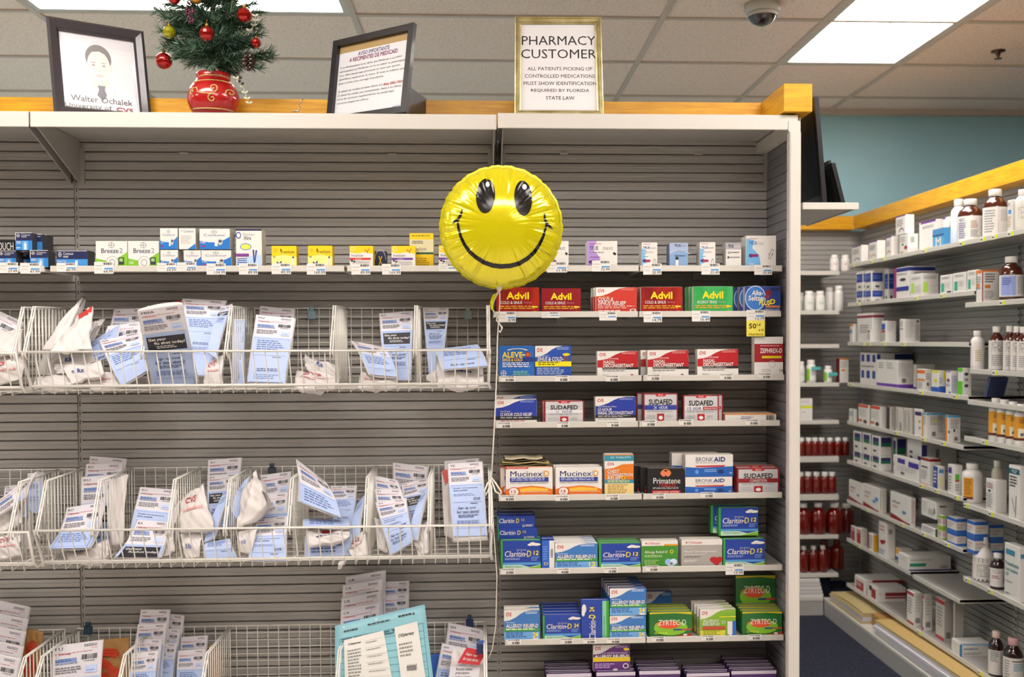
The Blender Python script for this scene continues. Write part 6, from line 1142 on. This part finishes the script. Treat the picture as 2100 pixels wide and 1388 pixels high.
# shelf 4
wp = [Rr(.08, .06, .26, .28, '1f3f94'), Rr(.4, .06, .6, .28, '1f3f94'), Rr(.75, .06, .92, .28, '1f3f94'), Rr(.08, .56, .26, .8, '1f3f94'), Rr(.4, .56, .6, .8, '1f3f94'), Rr(.75, .56, .92, .8, '1f3f94'), Ln(.1, .4, .9, .5, 1, 's')]
sbox('S4', 1764, 1798, 1871, 724, 'tall white box with a grid of blue squares on the fourth side shelf', wp, [Rr(0, .04, .1, .24, '1f3f94'), Rr(.5, .03, 1, .2, '1f2f6a')], inset=.03)
sbox('S4', 1798, 1840, 1873, 739, 'white box with purple foot in front of the blue-squared box', [Ln(.1, .1, .35, .35, 3, 's'), Ln(.5, .1, .85, .35, 3, 's'), Rr(0, .86, 1, 1, '6a3aa8')], [Ln(.05, .1, .9, .6, 8, 'S'), ('bar', .3, .65, .55, .8, 'K'), Rr(0, .86, 1, 1, '6a3aa8')])
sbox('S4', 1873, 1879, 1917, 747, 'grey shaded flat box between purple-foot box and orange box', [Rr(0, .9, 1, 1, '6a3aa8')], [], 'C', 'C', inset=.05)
sbox('S4', 1880.6, 1897, 1910, 757, 'white box with orange bands on the fourth side shelf', [Rr(0, .05, 1, .2, 'dc6a2a'), Rr(0, .44, 1, .54, 'dc8a4a'), Ln(.1, .6, .7, .9, 4, 's')], [Ln(.1, .2, .8, .5, 3, 's'), Rr(.3, .6, .6, .75, 'D')])
sbox('S4', 1910, 1925, 1939, 760, 'white and blue box with yellow top on the fourth side shelf', [Rr(0, 0, 1, .1, 'dcd42a'), ('e', .6, .45, .25, .08, 'd8d02a'), Rr(0, .74, 1, 1, '2a5ab4')], [Rr(.7, 0, 1, .45, 'd0d41a'), Rr(0, .7, 1, 1, '2a5ab4'), Ln(.1, .3, .6, .6, 4, '6a8ac8')])
sbox('S4', 1939.5, 1950, 1964, 761, 'white and lilac box next to the green-edged box', [Rr(0, 0, 1, .06, '8a7ac0'), ('e', .5, .4, .3, .08, '7a3a6a'), Ln(.1, .55, .9, .7, 2, '4a6ab4'), Rr(.6, .88, 1, 1, '2a5ab4')], [Ln(.1, .2, .9, .95, 9, '6a8ad0')])
sbox('S4', 1964, 1974, 1992.5, 754.5, 'white box with bright green edge at the near end of the fourth side shelf', [Rr(0, 0, 1, .14, '5ac024'), Rr(0, .48, 1, 1, '5ac024')], [('e', .42, .22, .22, .06, 'D'), ('e', .42, .42, .22, .06, 's'), ('e', .42, .64, .22, .06, 'D'), ('e', .8, .1, .1, .04, 'd0d41a')])
a = atX(2022, 812, XF+.05); b = atX(2040, 776, XF+.05); m = MB(); d = .02
a.y -= 0; w_, D4 = .05, DECK['S4']; m.hexa([(a.x, a.y, D4), (a.x+.07, a.y, D4), (a.x+.07, a.y+.02, D4), (a.x, a.y+.02, D4), (a.x, a.y-.035, D4+.075), (a.x+.07, a.y-.035, D4+.075), (a.x+.07, a.y-.015, D4+.08), (a.x, a.y-.015, D4+.08)], '46507a')
sshelf('S4b', 1.205, 3.70, 3.30); thing(m, 'medicine_box', (a.x, a.y, DECK['S4']), 'dark blue box leaning under the row of amber bottles', 'medicine box')
# shelf 5
sbox('S5', 1741, 1750, 1758, 839, 'small white and green box at the far end of the fifth side shelf', [Ln(.1, .2, .8, .6, 3, 'b'), Rr(.85, 0, 1, 1, '4fa05a')])
rt5 = [Rr(0, 0, 1, .14, 'cc4a2a'), Ln(.1, .24, .9, .6, 6, 'S'), Rr(0, .76, .4, .86, 'cc4a2a'), ('e', .72, .84, .18, .1, '5a4030')]
sbox('S5', 1760, 1780, 1785, 831, 'farther of two white boxes with red tops on the fifth side shelf', rt5)
sbox('S5', 1785.5, 1804.5, 1818, 834, 'nearer of two white boxes with red tops on the fifth side shelf', rt5)
sbox('S5', 1819, 1824.6, 1836, 834.5, 'narrow black-edged box right of the red-topped boxes', [Rr(0, 0, 1, 1, '3a3230')], [Ln(.3, .1, .8, .9, 8, 's')], 'C', 'C')
sbox('S5', 1836.5, 1851, 1853, 836, 'grey printed box, left of the pair on the fifth side shelf', [Ln(.1, .1, .4, .9, 9, 's'), Ln(.6, .6, .9, .95, 4, 'D')], (), 'C')
sbox('S5', 1853.5, 1868, 1875, 838, 'grey printed box, right of the pair on the fifth side shelf', [Ln(.1, .1, .4, .9, 9, 's'), Ln(.6, .1, .9, .9, 9, 's')], (), 'C')
sbox('S5', 1875, 1889.5, 1894, 839.5, 'white box with purple corner and gold drops on the fifth side shelf', [Rr(.1, .1, 1, .24, '3a2a5a'), ('e', .75, .45, .15, .06, 'c09a3a'), ('e', .8, .68, .15, .05, 'a8843a')])
bt = [Rr(0, 0, 1, .08, '5aa8d0'), Ln(.2, .14, .9, .5, 6, 's')]
sbox('S5', 1891, 1900, 1938, 847, 'white box with light blue top and yellow patch on the fifth side shelf', bt+[Rr(0, .08, .3, 1, 'dca03a')], bt+[('e', .5, .32, .2, .04, 'd8d44a'), ('bar', .3, .75, .5, .92, 'D'), Ln(.62, .1, .95, .8, 10, 's')])
sbox('S5', 1939, 1944, 1970, 852, 'white box with light blue top at the near end of the fifth side shelf', bt+[Rr(0, .1, .8, 1, 'e08a2a')], bt+[('e', .5, .55, .07, .06, 'K'), ('e', .08, .6, .06, .06, 'K'), ('bar', .5, .78, .78, .92, 'D')])
for i, x in enumerate((2043, 2060, 2078, 2095)): sbot('N4', x, 14.5, (816, 819, 823, 828)[i], 'jug', M_WB, M_CAP, ['first', 'second', 'third', 'fourth'][i]+' from the left of the white bottles with orange-yellow labels', 'd9981a', [Rr(0, .0, 1, .02, '7a4a10'), Ln(.3, .1, .7, .3, 3, '5a3a10'), Rr(.25, .5, .62, .88, 'e4dcc8'), T('#1', .34, .66, .54, .82, 'K', 2), Rr(0, .9, 1, 1, '5a2a1a')], lz=(.14, .7))
# shelf 6
pg = [Rr(.15, .1, .9, .34, '33296a'), Rr(.15, .34, .9, .52, '1f7050'), ('e', .4, .8, .2, .06, '3a2a3a')]
for i, (a_, b_, c_, y0, y1) in enumerate(((1750, 1766, 1768, 886, 926), (1768.5, 1785, 1787, 889, 931), (1787.5, 1804, 1829, 895, 935))):
    w_ = ['first', 'second', 'third'][i]
    sbox('S6', a_, b_, c_, y1, f'lower white box with purple-green panel, {w_} from the far end', pg, [Rr(.1, .12, .9, .34, '33296a'), Rr(.1, .34, .9, .54, '1f7050')])
    sbox('S6', a_, b_, c_, y0, f'upper white box with purple-green panel, {w_} from the far end', pg, [Rr(.1, .05, .95, .34, '33296a'), Rr(.1, .34, .95, .54, '1f7050')], zpx=y1-.5)
sbox('S6', 1831, 1838, 1860, 897, 'dim white box with green panel beside the purple-green stack', pg, [Rr(.1, .05, .9, .3, '33296a'), Rr(.1, .3, .9, .5, '1f7050'), ('bar', .2, .7, .7, .85, 'D')], inset=.07)
sbox('S6', 1860, 1890, 1984, 905, 'large white carton with purple stripes at the back of the sixth side shelf', [Ln(.2, .3, .4, .7, 3, 'D'), Rr(.75, .4, .95, 1, '3f3a8a')], [Rr(0, .1, .15, .5, '3f3a8a'), Ln(.7, .75, .9, .82, 1, 'D'), Rr(.4, .2, .5, .6, 's')], inset=.06)
sbox('S6', 1833, 1884, 1889, 945, 'long white box with two purple labels in front of the purple stack', [Rr(.16, .12, .46, .34, '3f349a'), Rr(.6, .16, 1, .4, '3f349a'), Ln(.15, .45, .95, .7, 4, 'S'), ('bar', .3, .72, .46, .84, 'K')])
sbox('S6', 1888, 1906, 1929, 941, 'white box with dark red top edge on the sixth side shelf', [Rr(0, 0, 1, .1, '8a2420'), Rr(.1, .3, .8, .36, 'D'), Ln(.1, .45, .8, .8, 5, 's'), Rr(0, .94, 1, 1, 'c0603a')], [Rr(0, 0, 1, .1, '8a2420')])
sbox('S6', 1914, 1923, 1938, 957, 'small white and blue box in front of the red-edged box', [Rr(0, 0, 1, 1, '2a4a94'), Ln(.1, .2, .8, .8, 4, 'W')], [Rr(.15, .12, .8, .28, '4f94c8'), Ln(.2, .5, .8, .9, 4, 'y')], inset=.002)
sbox('S6', 1944, 1957, 1974, 954, 'white box with purple square and green strip, near end of sixth side shelf', [Rr(.1, .1, .6, .3, '3f349a'), Ln(.1, .4, .6, .9, 5, 's')], [Rr(.1, .3, .6, .5, '5ab03a'), Rr(.1, .5, .6, .56, 'b03a2a'), Ln(.1, .65, .6, .9, 3, 's')])
sbot('N5', 1994, 20, 950, 'jug', M_WB, M_CAP, 'white bottle with orange label below the yellow-labelled row', 'e2e0dc', [Rr(.1, .05, .42, .95, 'dc9a1a'), Ln(.14, .12, .38, .85, 8, '7a4a10'), Rr(.1, .9, .42, 1, '6a2a24'), ('p', [(.66, .2), (.67, .2), (.7, .5), (.69, .5)], 'S')], lz=(.1, .68))
sbot('N5', 2046, 12, 944, 'jug', mat('d6d0c0', .35), M_CAP, 'small white bottle behind the white boxes, right of the orange-labelled bottle', 'd8a01a', [], inset=.1, lz=(.1, .5))
sbox('N5', 2022, 2040.6, 2065, 985, 'white carton with grey text in front of the small white bottle', [Ln(.1, .12, .8, .3, 3, '8a3a4a'), ('e', .4, .36, .14, .04, 'K'), Ln(.1, .45, .8, .9, 7, 's')])
sbox('N5', 2069, 2091, 2112, 957, 'tall white box with teal top at the right edge', [Rr(0, .06, 1, .16, '14606a'), T('MGP', .3, .08, .75, .14, 'W', 1), Ln(.1, .2, .8, .42, 4, 'D'), ('p', [(.3, .6), (.34, .6), (.6, .85), (.56, .85)], 'D'), ('p', [(.7, .55), (.74, .55), (.66, .95), (.62, .95)], 'D')])
# shelf 7
ad = [T('advair', .1, .26, .5, .38, '6a6470', 1), Ln(.1, .46, .4, .56, 2, 'c07a6a'), ('p', [(0, .78), (.3, .82), (.7, .9), (1, .92), (1, 1), (0, 1)], '8a2a30'), ('e', .7, .6, .1, .06, '5a94b4')]
sbox('S7', 1741, 1768.5, 1771, 992, 'white box with maroon curve, farthest of three on the seventh side shelf', ad)
sbox('S7', 1770, 1803, 1818, 1002, 'white box with maroon curve, middle of three on the seventh side shelf', ad+[Rr(.75, .4, .95, .55, '6a8ad0')], [Ln(.1, .1, .3, .9, 9, 's'), Rr(.5, .1, .6, .9, 'd8d04a')])
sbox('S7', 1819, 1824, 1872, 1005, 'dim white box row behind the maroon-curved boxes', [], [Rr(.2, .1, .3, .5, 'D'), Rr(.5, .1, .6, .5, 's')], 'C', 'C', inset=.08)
sbox('S7', 1826, 1867, 1878, 1021, 'white box with maroon curve, nearest of three on the seventh side shelf', ad, [Ln(.2, .1, .8, .95, 12, 'c08a8a')])
sbox('S7', 1889.5, 1918, 1957, 1085, 'lower white box with small print left of the lime boxes', [Ln(.1, .1, .9, .9, 6, 's')], [Rr(0, 0, .1, 1, '2f7a3a')])
sbox('S7', 1889.5, 1919, 1957, 1030, 'upper white box with small print left of the lime boxes', [Ln(.08, .2, .4, .8, 4, 'S'), Ln(.5, .5, .9, .85, 3, 's'), ('bar', .86, .4, .96, .7, 'K')], [Ln(.2, .2, .6, .4, 1, 'D')], zpx=1066)
lm = [Rr(0, 0, 1, .2, '8fb81a'), Rr(0, .85, 1, 1, '8fb81a'), Ln(.1, .3, .9, .75, 4, 'c07a6a')]
bw = [Rr(0, 0, 1, .22, '2a62b8'), Rr(0, .8, 1, 1, '2f6ac0'), Ln(.1, .36, .8, .5, 2, 'c06a6a'), Ln(.1, .56, .6, .72, 2, 's')]
for i, (a_, b_, c_, y0, y1, y2, nm_, art_) in enumerate(((1923, 1932, 1941, 1058, 1083, 0, 'lime-banded', lm), (1942, 1960.5, 1982, 1064, 1094, 0, 'blue-banded far', bw), (1983, 1998, 2027, 1070, 1102, 0, 'blue-banded middle', bw), (2028, 2032, 2058, 1076, 1108, .072, 'blue-banded near', bw))):
    sbox('S7', a_, b_, c_, y1, f'lower white box of the {nm_} stack on the seventh side shelf', art_, art_, base='d8d6d2', inset=.006+y2)
    sbox('S7', a_, b_, c_, y0, f'upper white box of the {nm_} stack on the seventh side shelf', art_, art_, base='d8d6d2', inset=.006+y2, zpx=y1-.5)
sbot('N6', 2017, 21, 1100, 'flask', M_WB, M_CAP, 'white round-shouldered bottle with grey band beside the dark bottle', 'd8d4cc', [Rr(0, .02, 1, .2, '77777a'), Ln(.2, .3, .8, .85, 7, 's'), Rr(0, .92, 1, 1, '5a6068')], lz=(.02, .55))
sbot('N6', 2046, 15, 1134, 'amber', M_DARKB, M_CAP, 'dark brown bottle with white label left of the teal-lettered box', 'd6d2ce', [Ln(.2, .08, .8, .3, 4, 's'), Ln(.15, .4, .5, .6, 2, 'a03a4a'), ('bar', .6, .3, .8, .8, 's')], lz=(.08, .6))
sbox('N6', 2060, 2091, 2112, 1123, 'white box with teal lettering at the right edge, below the blue-banded stacks', [Rr(.1, .1, .7, .2, '3f84a0'), T('Promethazine', .08, .32, .96, .4, '1f7a84', 1), T('Oral Solution', .08, .43, .9, .5, '1f7a84', 1), T('USP', .08, .53, .3, .59, '1f7a84', 1), Ln(.08, .68, .6, .72, 1, 's'), Ln(.1, .9, .4, .94, 1, 'D')], [Rr(.1, .12, .9, .2, '3f84a0')])
# shelf 8
rs = [Rr(.1, .08, .9, .95, 'a03038'), Ln(.15, .12, .85, .35, 3, 'W')]
sbox('S8', 1745, 1754, 1756, 1081, 'farther of two small red boxes on the eighth side shelf', rs)
sbox('S8', 1756.5, 1766, 1779, 1085, 'nearer of two small red boxes on the eighth side shelf', rs, [], 'W', 'C')
sbox('S8', 1780, 1791, 1801, 1097, 'small white box with yellow side beside the red boxes', [Ln(.1, .1, .9, .9, 6, 's'), Rr(0, 0, .2, 1, 'a03038')], [], 'W', 'd8a41a')
sbox('S8', 1802, 1818, 1836, 1074, 'tall white box with red ribbon mark on the eighth side shelf', [Ln(.1, .1, .8, .3, 2, 'c07a7a'), ('p', [(.1, .55), (.9, .48), (.9, .56), (.4, .66)], 'a82430'), Ln(.1, .78, .8, .95, 3, '6a8ab8')], [('bar', .2, .16, .7, .3, '5a6a5a')])
sbox('S8', 1836.5, 1846, 1872, 1126, 'small box with yellow front and red band behind the big flat box', [Rr(0, 0, 1, .5, 'd8a84a'), Rr(0, .75, 1, 1, '2a5a9a')], [Rr(0, .2, .6, .5, '9a2a34')], inset=.05)
sbox('S8', 1842, 1862, 1950, 1141, 'big flat white box with green lettering and purple foot', [Ln(.2, .3, .8, .5, 2, 'C')], [Ln(.06, .22, .6, .38, 1, '8ab89a'), Rr(.04, .48, .42, .7, '2a9070'), Rr(0, .9, 1, 1, '3a2a6a'), ('bar', .75, .66, .92, .84, 's')], inset=.001)
# shelf 9
rw = [Rr(.15, .3, .85, .9, 'a0242c'), Ln(.2, .4, .7, .7, 3, 'W')]
sbox('S9', 1752.6, 1774, 1850, 1190, 'far white and red box lying on the lowest side shelf', rw, [Rr(.2, 0, 1, .3, '94242c')])
sbox('S9', 1779, 1797, 1858, 1206, 'near white and red box with red stripes on the lowest side shelf', [Rr(.2, .05, .5, .4, 'K'), Rr(.45, .2, .95, .85, 'a0242c')], [Rr(.3, .34, 1, .6, '94242c'), Rr(.3, .66, 1, .78, '94242c'), Ln(.08, .4, .2, .5, 1, 's')])
rv = [Rr(0, .02, 1, .12, 'b0404a'), Ln(.15, .2, .8, .7, 6, 's'), Rr(0, .9, 1, .98, 'b0404a')]
sbox('S9', 1860, 1874, 1891, 1216, 'upright white box with red ends next to the red-striped boxes', rv, [('bar', .2, .75, .8, .9, 'D'), Ln(.2, .1, .8, .6, 6, 'S')])
sbox('S9', 1892, 1895, 1912, 1219, 'second upright white box, touching the red-ended one', rv, [('bar', .2, .75, .8, .9, 'D'), Ln(.2, .1, .8, .6, 6, 'S')], inset=.02)
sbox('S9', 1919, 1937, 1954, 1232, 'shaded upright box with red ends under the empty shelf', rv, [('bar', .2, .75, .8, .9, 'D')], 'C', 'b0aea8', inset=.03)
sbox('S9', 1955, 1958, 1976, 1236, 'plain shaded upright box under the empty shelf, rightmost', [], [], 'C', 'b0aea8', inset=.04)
sbox('S9', 1951, 1968, 2028, 1318, 'white box with blue edge and script lettering on the lowest side shelf', [Ln(.2, .3, .7, .4, 1, 'S')], [Rr(0, .12, .08, 1, '2a84c0'), Rr(.1, .1, 1, .18, '5aa8dc'), ('p', [(.5, .1), (1, .1), (1, .3)], '8ac4e8'), Ln(.14, .42, .66, .58, 1, '2a5a9a'), Ln(.14, .72, .8, .9, 3, 's')])
sbot('S9', 2043, 15.5, 1294, 'amber', M_DARKB, mat('e0c8bc', .4), 'dark bottle with white cap at the lower right corner', 'd6d2ce', [Ln(.15, .05, .5, .5, 6, '3a6a6a'), Ln(.55, .05, .9, .95, 12, 's')], lz=(.05, .6))
sbot('S9', 2078, 20, 1308, 'amber', M_DARKB, mat('d8a8a8', .4), 'dark bottle with pink cap at the lower right corner', 'd9d6d2', [Rr(.35, .1, .8, .14, 'K'), Ln(.4, .2, .8, .5, 5, '2a84a0'), Ln(.1, .1, .3, .9, 8, 's')], lz=(.05, .62))
# paper files lying on the base deck
def pile(label, x0, x1, n, h, cs, z0=.0905, xi_=1.83, dep=.24, wav=.01, rz=.0):
    root = empty('paper_file', (xi_+dep/2, 0, z0), label, 'paper file', 'manila paper files'); a_ = atX(x0, 1250, xi_) ; ya, yb_ = x1, x0
    root.location.y = (ya+yb_)/2; t = h/n
    for k in range(n):
        m = MB(); N = 10; vs = []; r1 = rnd.uniform(-.008, .008); zz = z0+k*t
        for s_ in (0, 1):
            for i in range(N+1):
                y = ya+(yb_-ya)*i/N; w = wav*sin(3.2*i/N+.4)*(k+1)/n
                vs += [(xi_+r1, y, zz+w+s_*t*.86), (xi_+dep+r1, y, zz+w*.5+s_*t*.86)]
        K = 2*(N+1); fs = []
        for i in range(N): a0 = 2*i; fs += [(a0, a0+1, a0+3, a0+2), (K+a0, K+a0+2, K+a0+3, K+a0+1), (a0, a0+2, K+a0+2, K+a0), (a0+1, K+a0+1, K+a0+3, a0+3)]
        fs += [(0, K, K+1, 1), (2*N, 2*N+1, K+2*N+1, K+2*N)]
        m.add(vs, fs, mat(cs[k % len(cs)], .7)); child(m, 'folder', root)
pile('far pile of manila and white papers on the base deck', 4.98, 4.55, 5, .05, ['b9a878', 'c9c4c8', 'd6d2d6', 'c2b27e'])
pile('near tall pile of manila files sagging on the base deck', 4.40, 3.10, 8, .07, ['c9c7d0', 'd6d2d6', 'cfc8a8', 'c5c3d2', 'd6d2d6', 'cfccd8', 'd2ccb0', 'c2a468'], wav=.008)
m = MB(); p = Vector((1.9, 4.36, .117)); m.box(1.87, 2.1, 4.42, 4.53, .0905, .15, M_KRAFT, .004); thing(m, 'cardboard_box', p, 'brown cardboard box between the two paper piles on the base deck', 'box')

# ------------------------------------------------------------------ far gondola across the corner
FY, FP = 5.04, 5.325
far = empty('gondola_shelving', (1.4, FP, 0), 'slatwall shelving unit across the far corner with bottles', 'shelving unit')
m = MB(); slats(m, .5, XP, .1, 2.06, lambda x, d, z: (x, FP+d, z), M_METAL); m.box(.5, XP, FP+.02, FP+.04, .1, 2.06, M_METAL); child(m, 'back_panel', far)
m = MB(); m.box(.5, 2.056, 5.252, 5.345, 2.06, 2.135, M_WOOD, .002); child(m, 'wood_trim', far)
FD = {}
for i, y in enumerate((556, 637, 706, 785, 862, 936, 1014, 1097, 1176)):
    z = at(1690, y, FY).z; lip = .03 if i in (5, 6) else .02; m = MB(); m.box(.5, 1.9, FY+.003, FP, z-.012, z-.002, M_METAL); m.box(.5, 1.9, FY, FY+.004, z-lip, z+.001, M_LIP, .001); m.box(1.897, 1.9, FY+.004, FP, z-lip, z, M_LIP); FD[i+1] = z-.001; child(m, 'shelf', far)
m = MB(); m.box(.5, 1.81, FY-.02, FP, 0, .078, M_METAL); m.box(.5, 1.81, FY-.022, FP, .078, .09, M_LIP); child(m, 'base_deck', far)
def fbot(i, xc, rpx, yt, kind, body, cap, label, lab=None, lart=(), group=None, dy=.03, lz=(.1, .62)):
    Y = FY+dy+rpx*FY/1990; p = at(xc, yt, Y); r = rpx*Y/1990; bottle(Vector((p.x, Y, FD[i])), r, p.z-FD[i], kind, body, cap, label, lab, lart, 'bottle', group, lz, (-2.9, -.25))
ORD = ['first', 'second', 'third', 'fourth', 'fifth', 'sixth', 'seventh']
for k, x in enumerate((1711, 1733)): fbot(1, x, 9, 523, 'pill', M_WB, M_CAP, ['left', 'right'][k]+' white pill bottle with pink print on the top far shelf', 'e6e0dc', [Ln(.3, .2, .7, .5, 2, 'd09a9a')])
for k, x in enumerate((1659, 1681.5)): fbot(2, x, 10, 597, 'pill', M_WB, M_CAP, ['left', 'right'][k]+' front white pill bottle with green print on the second far shelf', 'e6e4de', [Ln(.3, .3, .7, .6, 2, '9ac09a')])
for k, (x, y) in enumerate(((1642, 600), (1669, 600))): fbot(2, x, 8, y, 'pill', M_WB, M_CAP, ['left', 'right'][k]+' rear white pill bottle between the green-printed ones', dy=.12)
for k, (x, y) in enumerate(((1701.5, 589), (1720, 586))): fbot(2, x, 9.5, y, 'pill', M_WB, M_CAP, ['left', 'right'][k]+' of two plain white tall bottles on the second far shelf', dy=(.08, .03)[k])
fbot(4, 1642, 8, 741, 'pill', M_WB, M_CAP, 'white bottle half hidden by the end post on the fourth far shelf', 'e2e0dc', [Ln(.3, .3, .7, .6, 2, 'S')])
for k, (x, y, r) in enumerate(((1663, 738, 10), (1698, 750, 8.5))):
    fbot(4, x, r, y, 'pill', M_WB, M_CAP, ['larger', 'smaller'][k]+' white bottle with lime edge and teal flag on the fourth far shelf', 'e4e2de', [Rr(0, 0, .3, 1, '7fc02a'), Ln(.4, .3, .8, .6, 3, '8a84b0')])
    p = at(x+11, y+17, FY+.02); m = MB(); m.box(p.x-.026, p.x+.022, p.y-.001, p.y+.001, p.z-.008, p.z+.008, '4fb8b4'); thing(m, 'tag_strip', p, 'teal paper flag stuck on the '+['larger', 'smaller'][k]+' lime-edged bottle', 'tag')
def fbox(i, x0, x1, yt, label, art, t=.05, side='C', dy=.02, base='W'):
    Y = FY+dy; a_, b_ = at(x0, yt, Y), at(x1, yt, Y); o = carton_mesh(b_.x-a_.x, a_.z-FD[i], t, base, side, art); o.location = ((a_.x+b_.x)/2, Y, FD[i]); tag(o, label, 'medicine box'); return o
fbox(4, 1722, 1740, 735, 'white and orange box with maroon side in the far corner', [Rr(0, 0, 1, .06, 'd8843a'), Ln(.1, .12, .9, .4, 4, 's'), Rr(.2, .44, .6, .52, 'd8843a')], side='7a1f24')
fbox(5, 1641, 1666, 817, 'white box with lime stripe on the fifth far shelf', [Rr(0, .33, 1, .45, 'd0d824'), Ln(.1, .1, .8, .22, 2, 'S'), Ln(.1, .6, .5, .7, 1, 'S')])
RL = 'red syrup bottles on the far shelves'
for k, x in enumerate((1643, 1658, 1671, 1685, 1702, 1718, 1734)): fbot(6, x, 8.2, 897, 'syrup', M_RED, M_CAP, ORD[k]+' from the left in the upper row of small red syrup bottles', group=RL)
for k, x in enumerate((1641, 1657, 1674, 1691, 1706)): fbot(7, x, 9.2, 967, 'syrup', M_RED, M_CAP, ORD[k]+' from the left in the second row of red syrup bottles', group=RL)
for k, (x, y) in enumerate(((1647, 1031), (1678, 1030), (1711, 1031), (1736, 1033))): fbot(8, x, 16.5, y, 'amber', M_RED, M_CAP, ORD[k]+' from the left in the row of large red syrup bottles', group=RL, dy=(.02, .02, .02, .06)[k])
for k, (x, y) in enumerate(((1648, 1119), (1668, 1119), (1687, 1118))): fbot(9, x, 10, y, 'amber', M_RED, M_CAP, ORD[k]+' front red syrup bottle from the left on the lowest far shelf', group=RL)
for k, (x, y) in enumerate(((1690, 1107), (1716, 1107))): fbot(9, x, 14.5, y, 'amber', M_RED, M_RED, ['left', 'right'][k]+' of two big dark red bottles at the back of the lowest far shelf', group=RL, dy=.09)
m = MB(); zb = .092
for k in range(5):
    a_, b_ = at(1630, 1250, 5.02), at(1690-k*2, 1250, 5.02); m.box(a_.x, b_.x, 5.03, 5.28, zb+k*.02, zb+k*.02+.018, mat(['d8d6d4', 'c9c7c6'][k % 2], .6), .001)
thing(m, 'paper_stack', (1.7, 5.15, zb), 'stack of white papers on the low deck in the far corner', 'paper stack')
for k, (x0, x1, yt) in enumerate(((1636, 1695, 1207), (1699, 1744, 1210))):
    a_, b_ = at(x0, yt, 5.2), at(x1, yt, 5.2); m = MB(); N = 12; vs = []; fs = []
    for j in range(5):
        for i in range(N+1): u = i/N; v = j/4; vs.append((a_.x+(b_.x-a_.x)*u, 5.29-.0*v+.02*sin(9*u)*v, a_.z-.004-(a_.z-.118-.02)*0))
    m.box(a_.x, b_.x, 5.12, 5.3, .0915+(.105 if k == 0 else 0), a_.z, mat('171c33', .9), .02)
    thing(m, 'cloth_bag', ((a_.x+b_.x)/2, 5.2, .118), ['dark navy cloth bundle lying on the white paper stack', 'dark navy cloth bundle right of the white paper stack'][k], 'cloth')
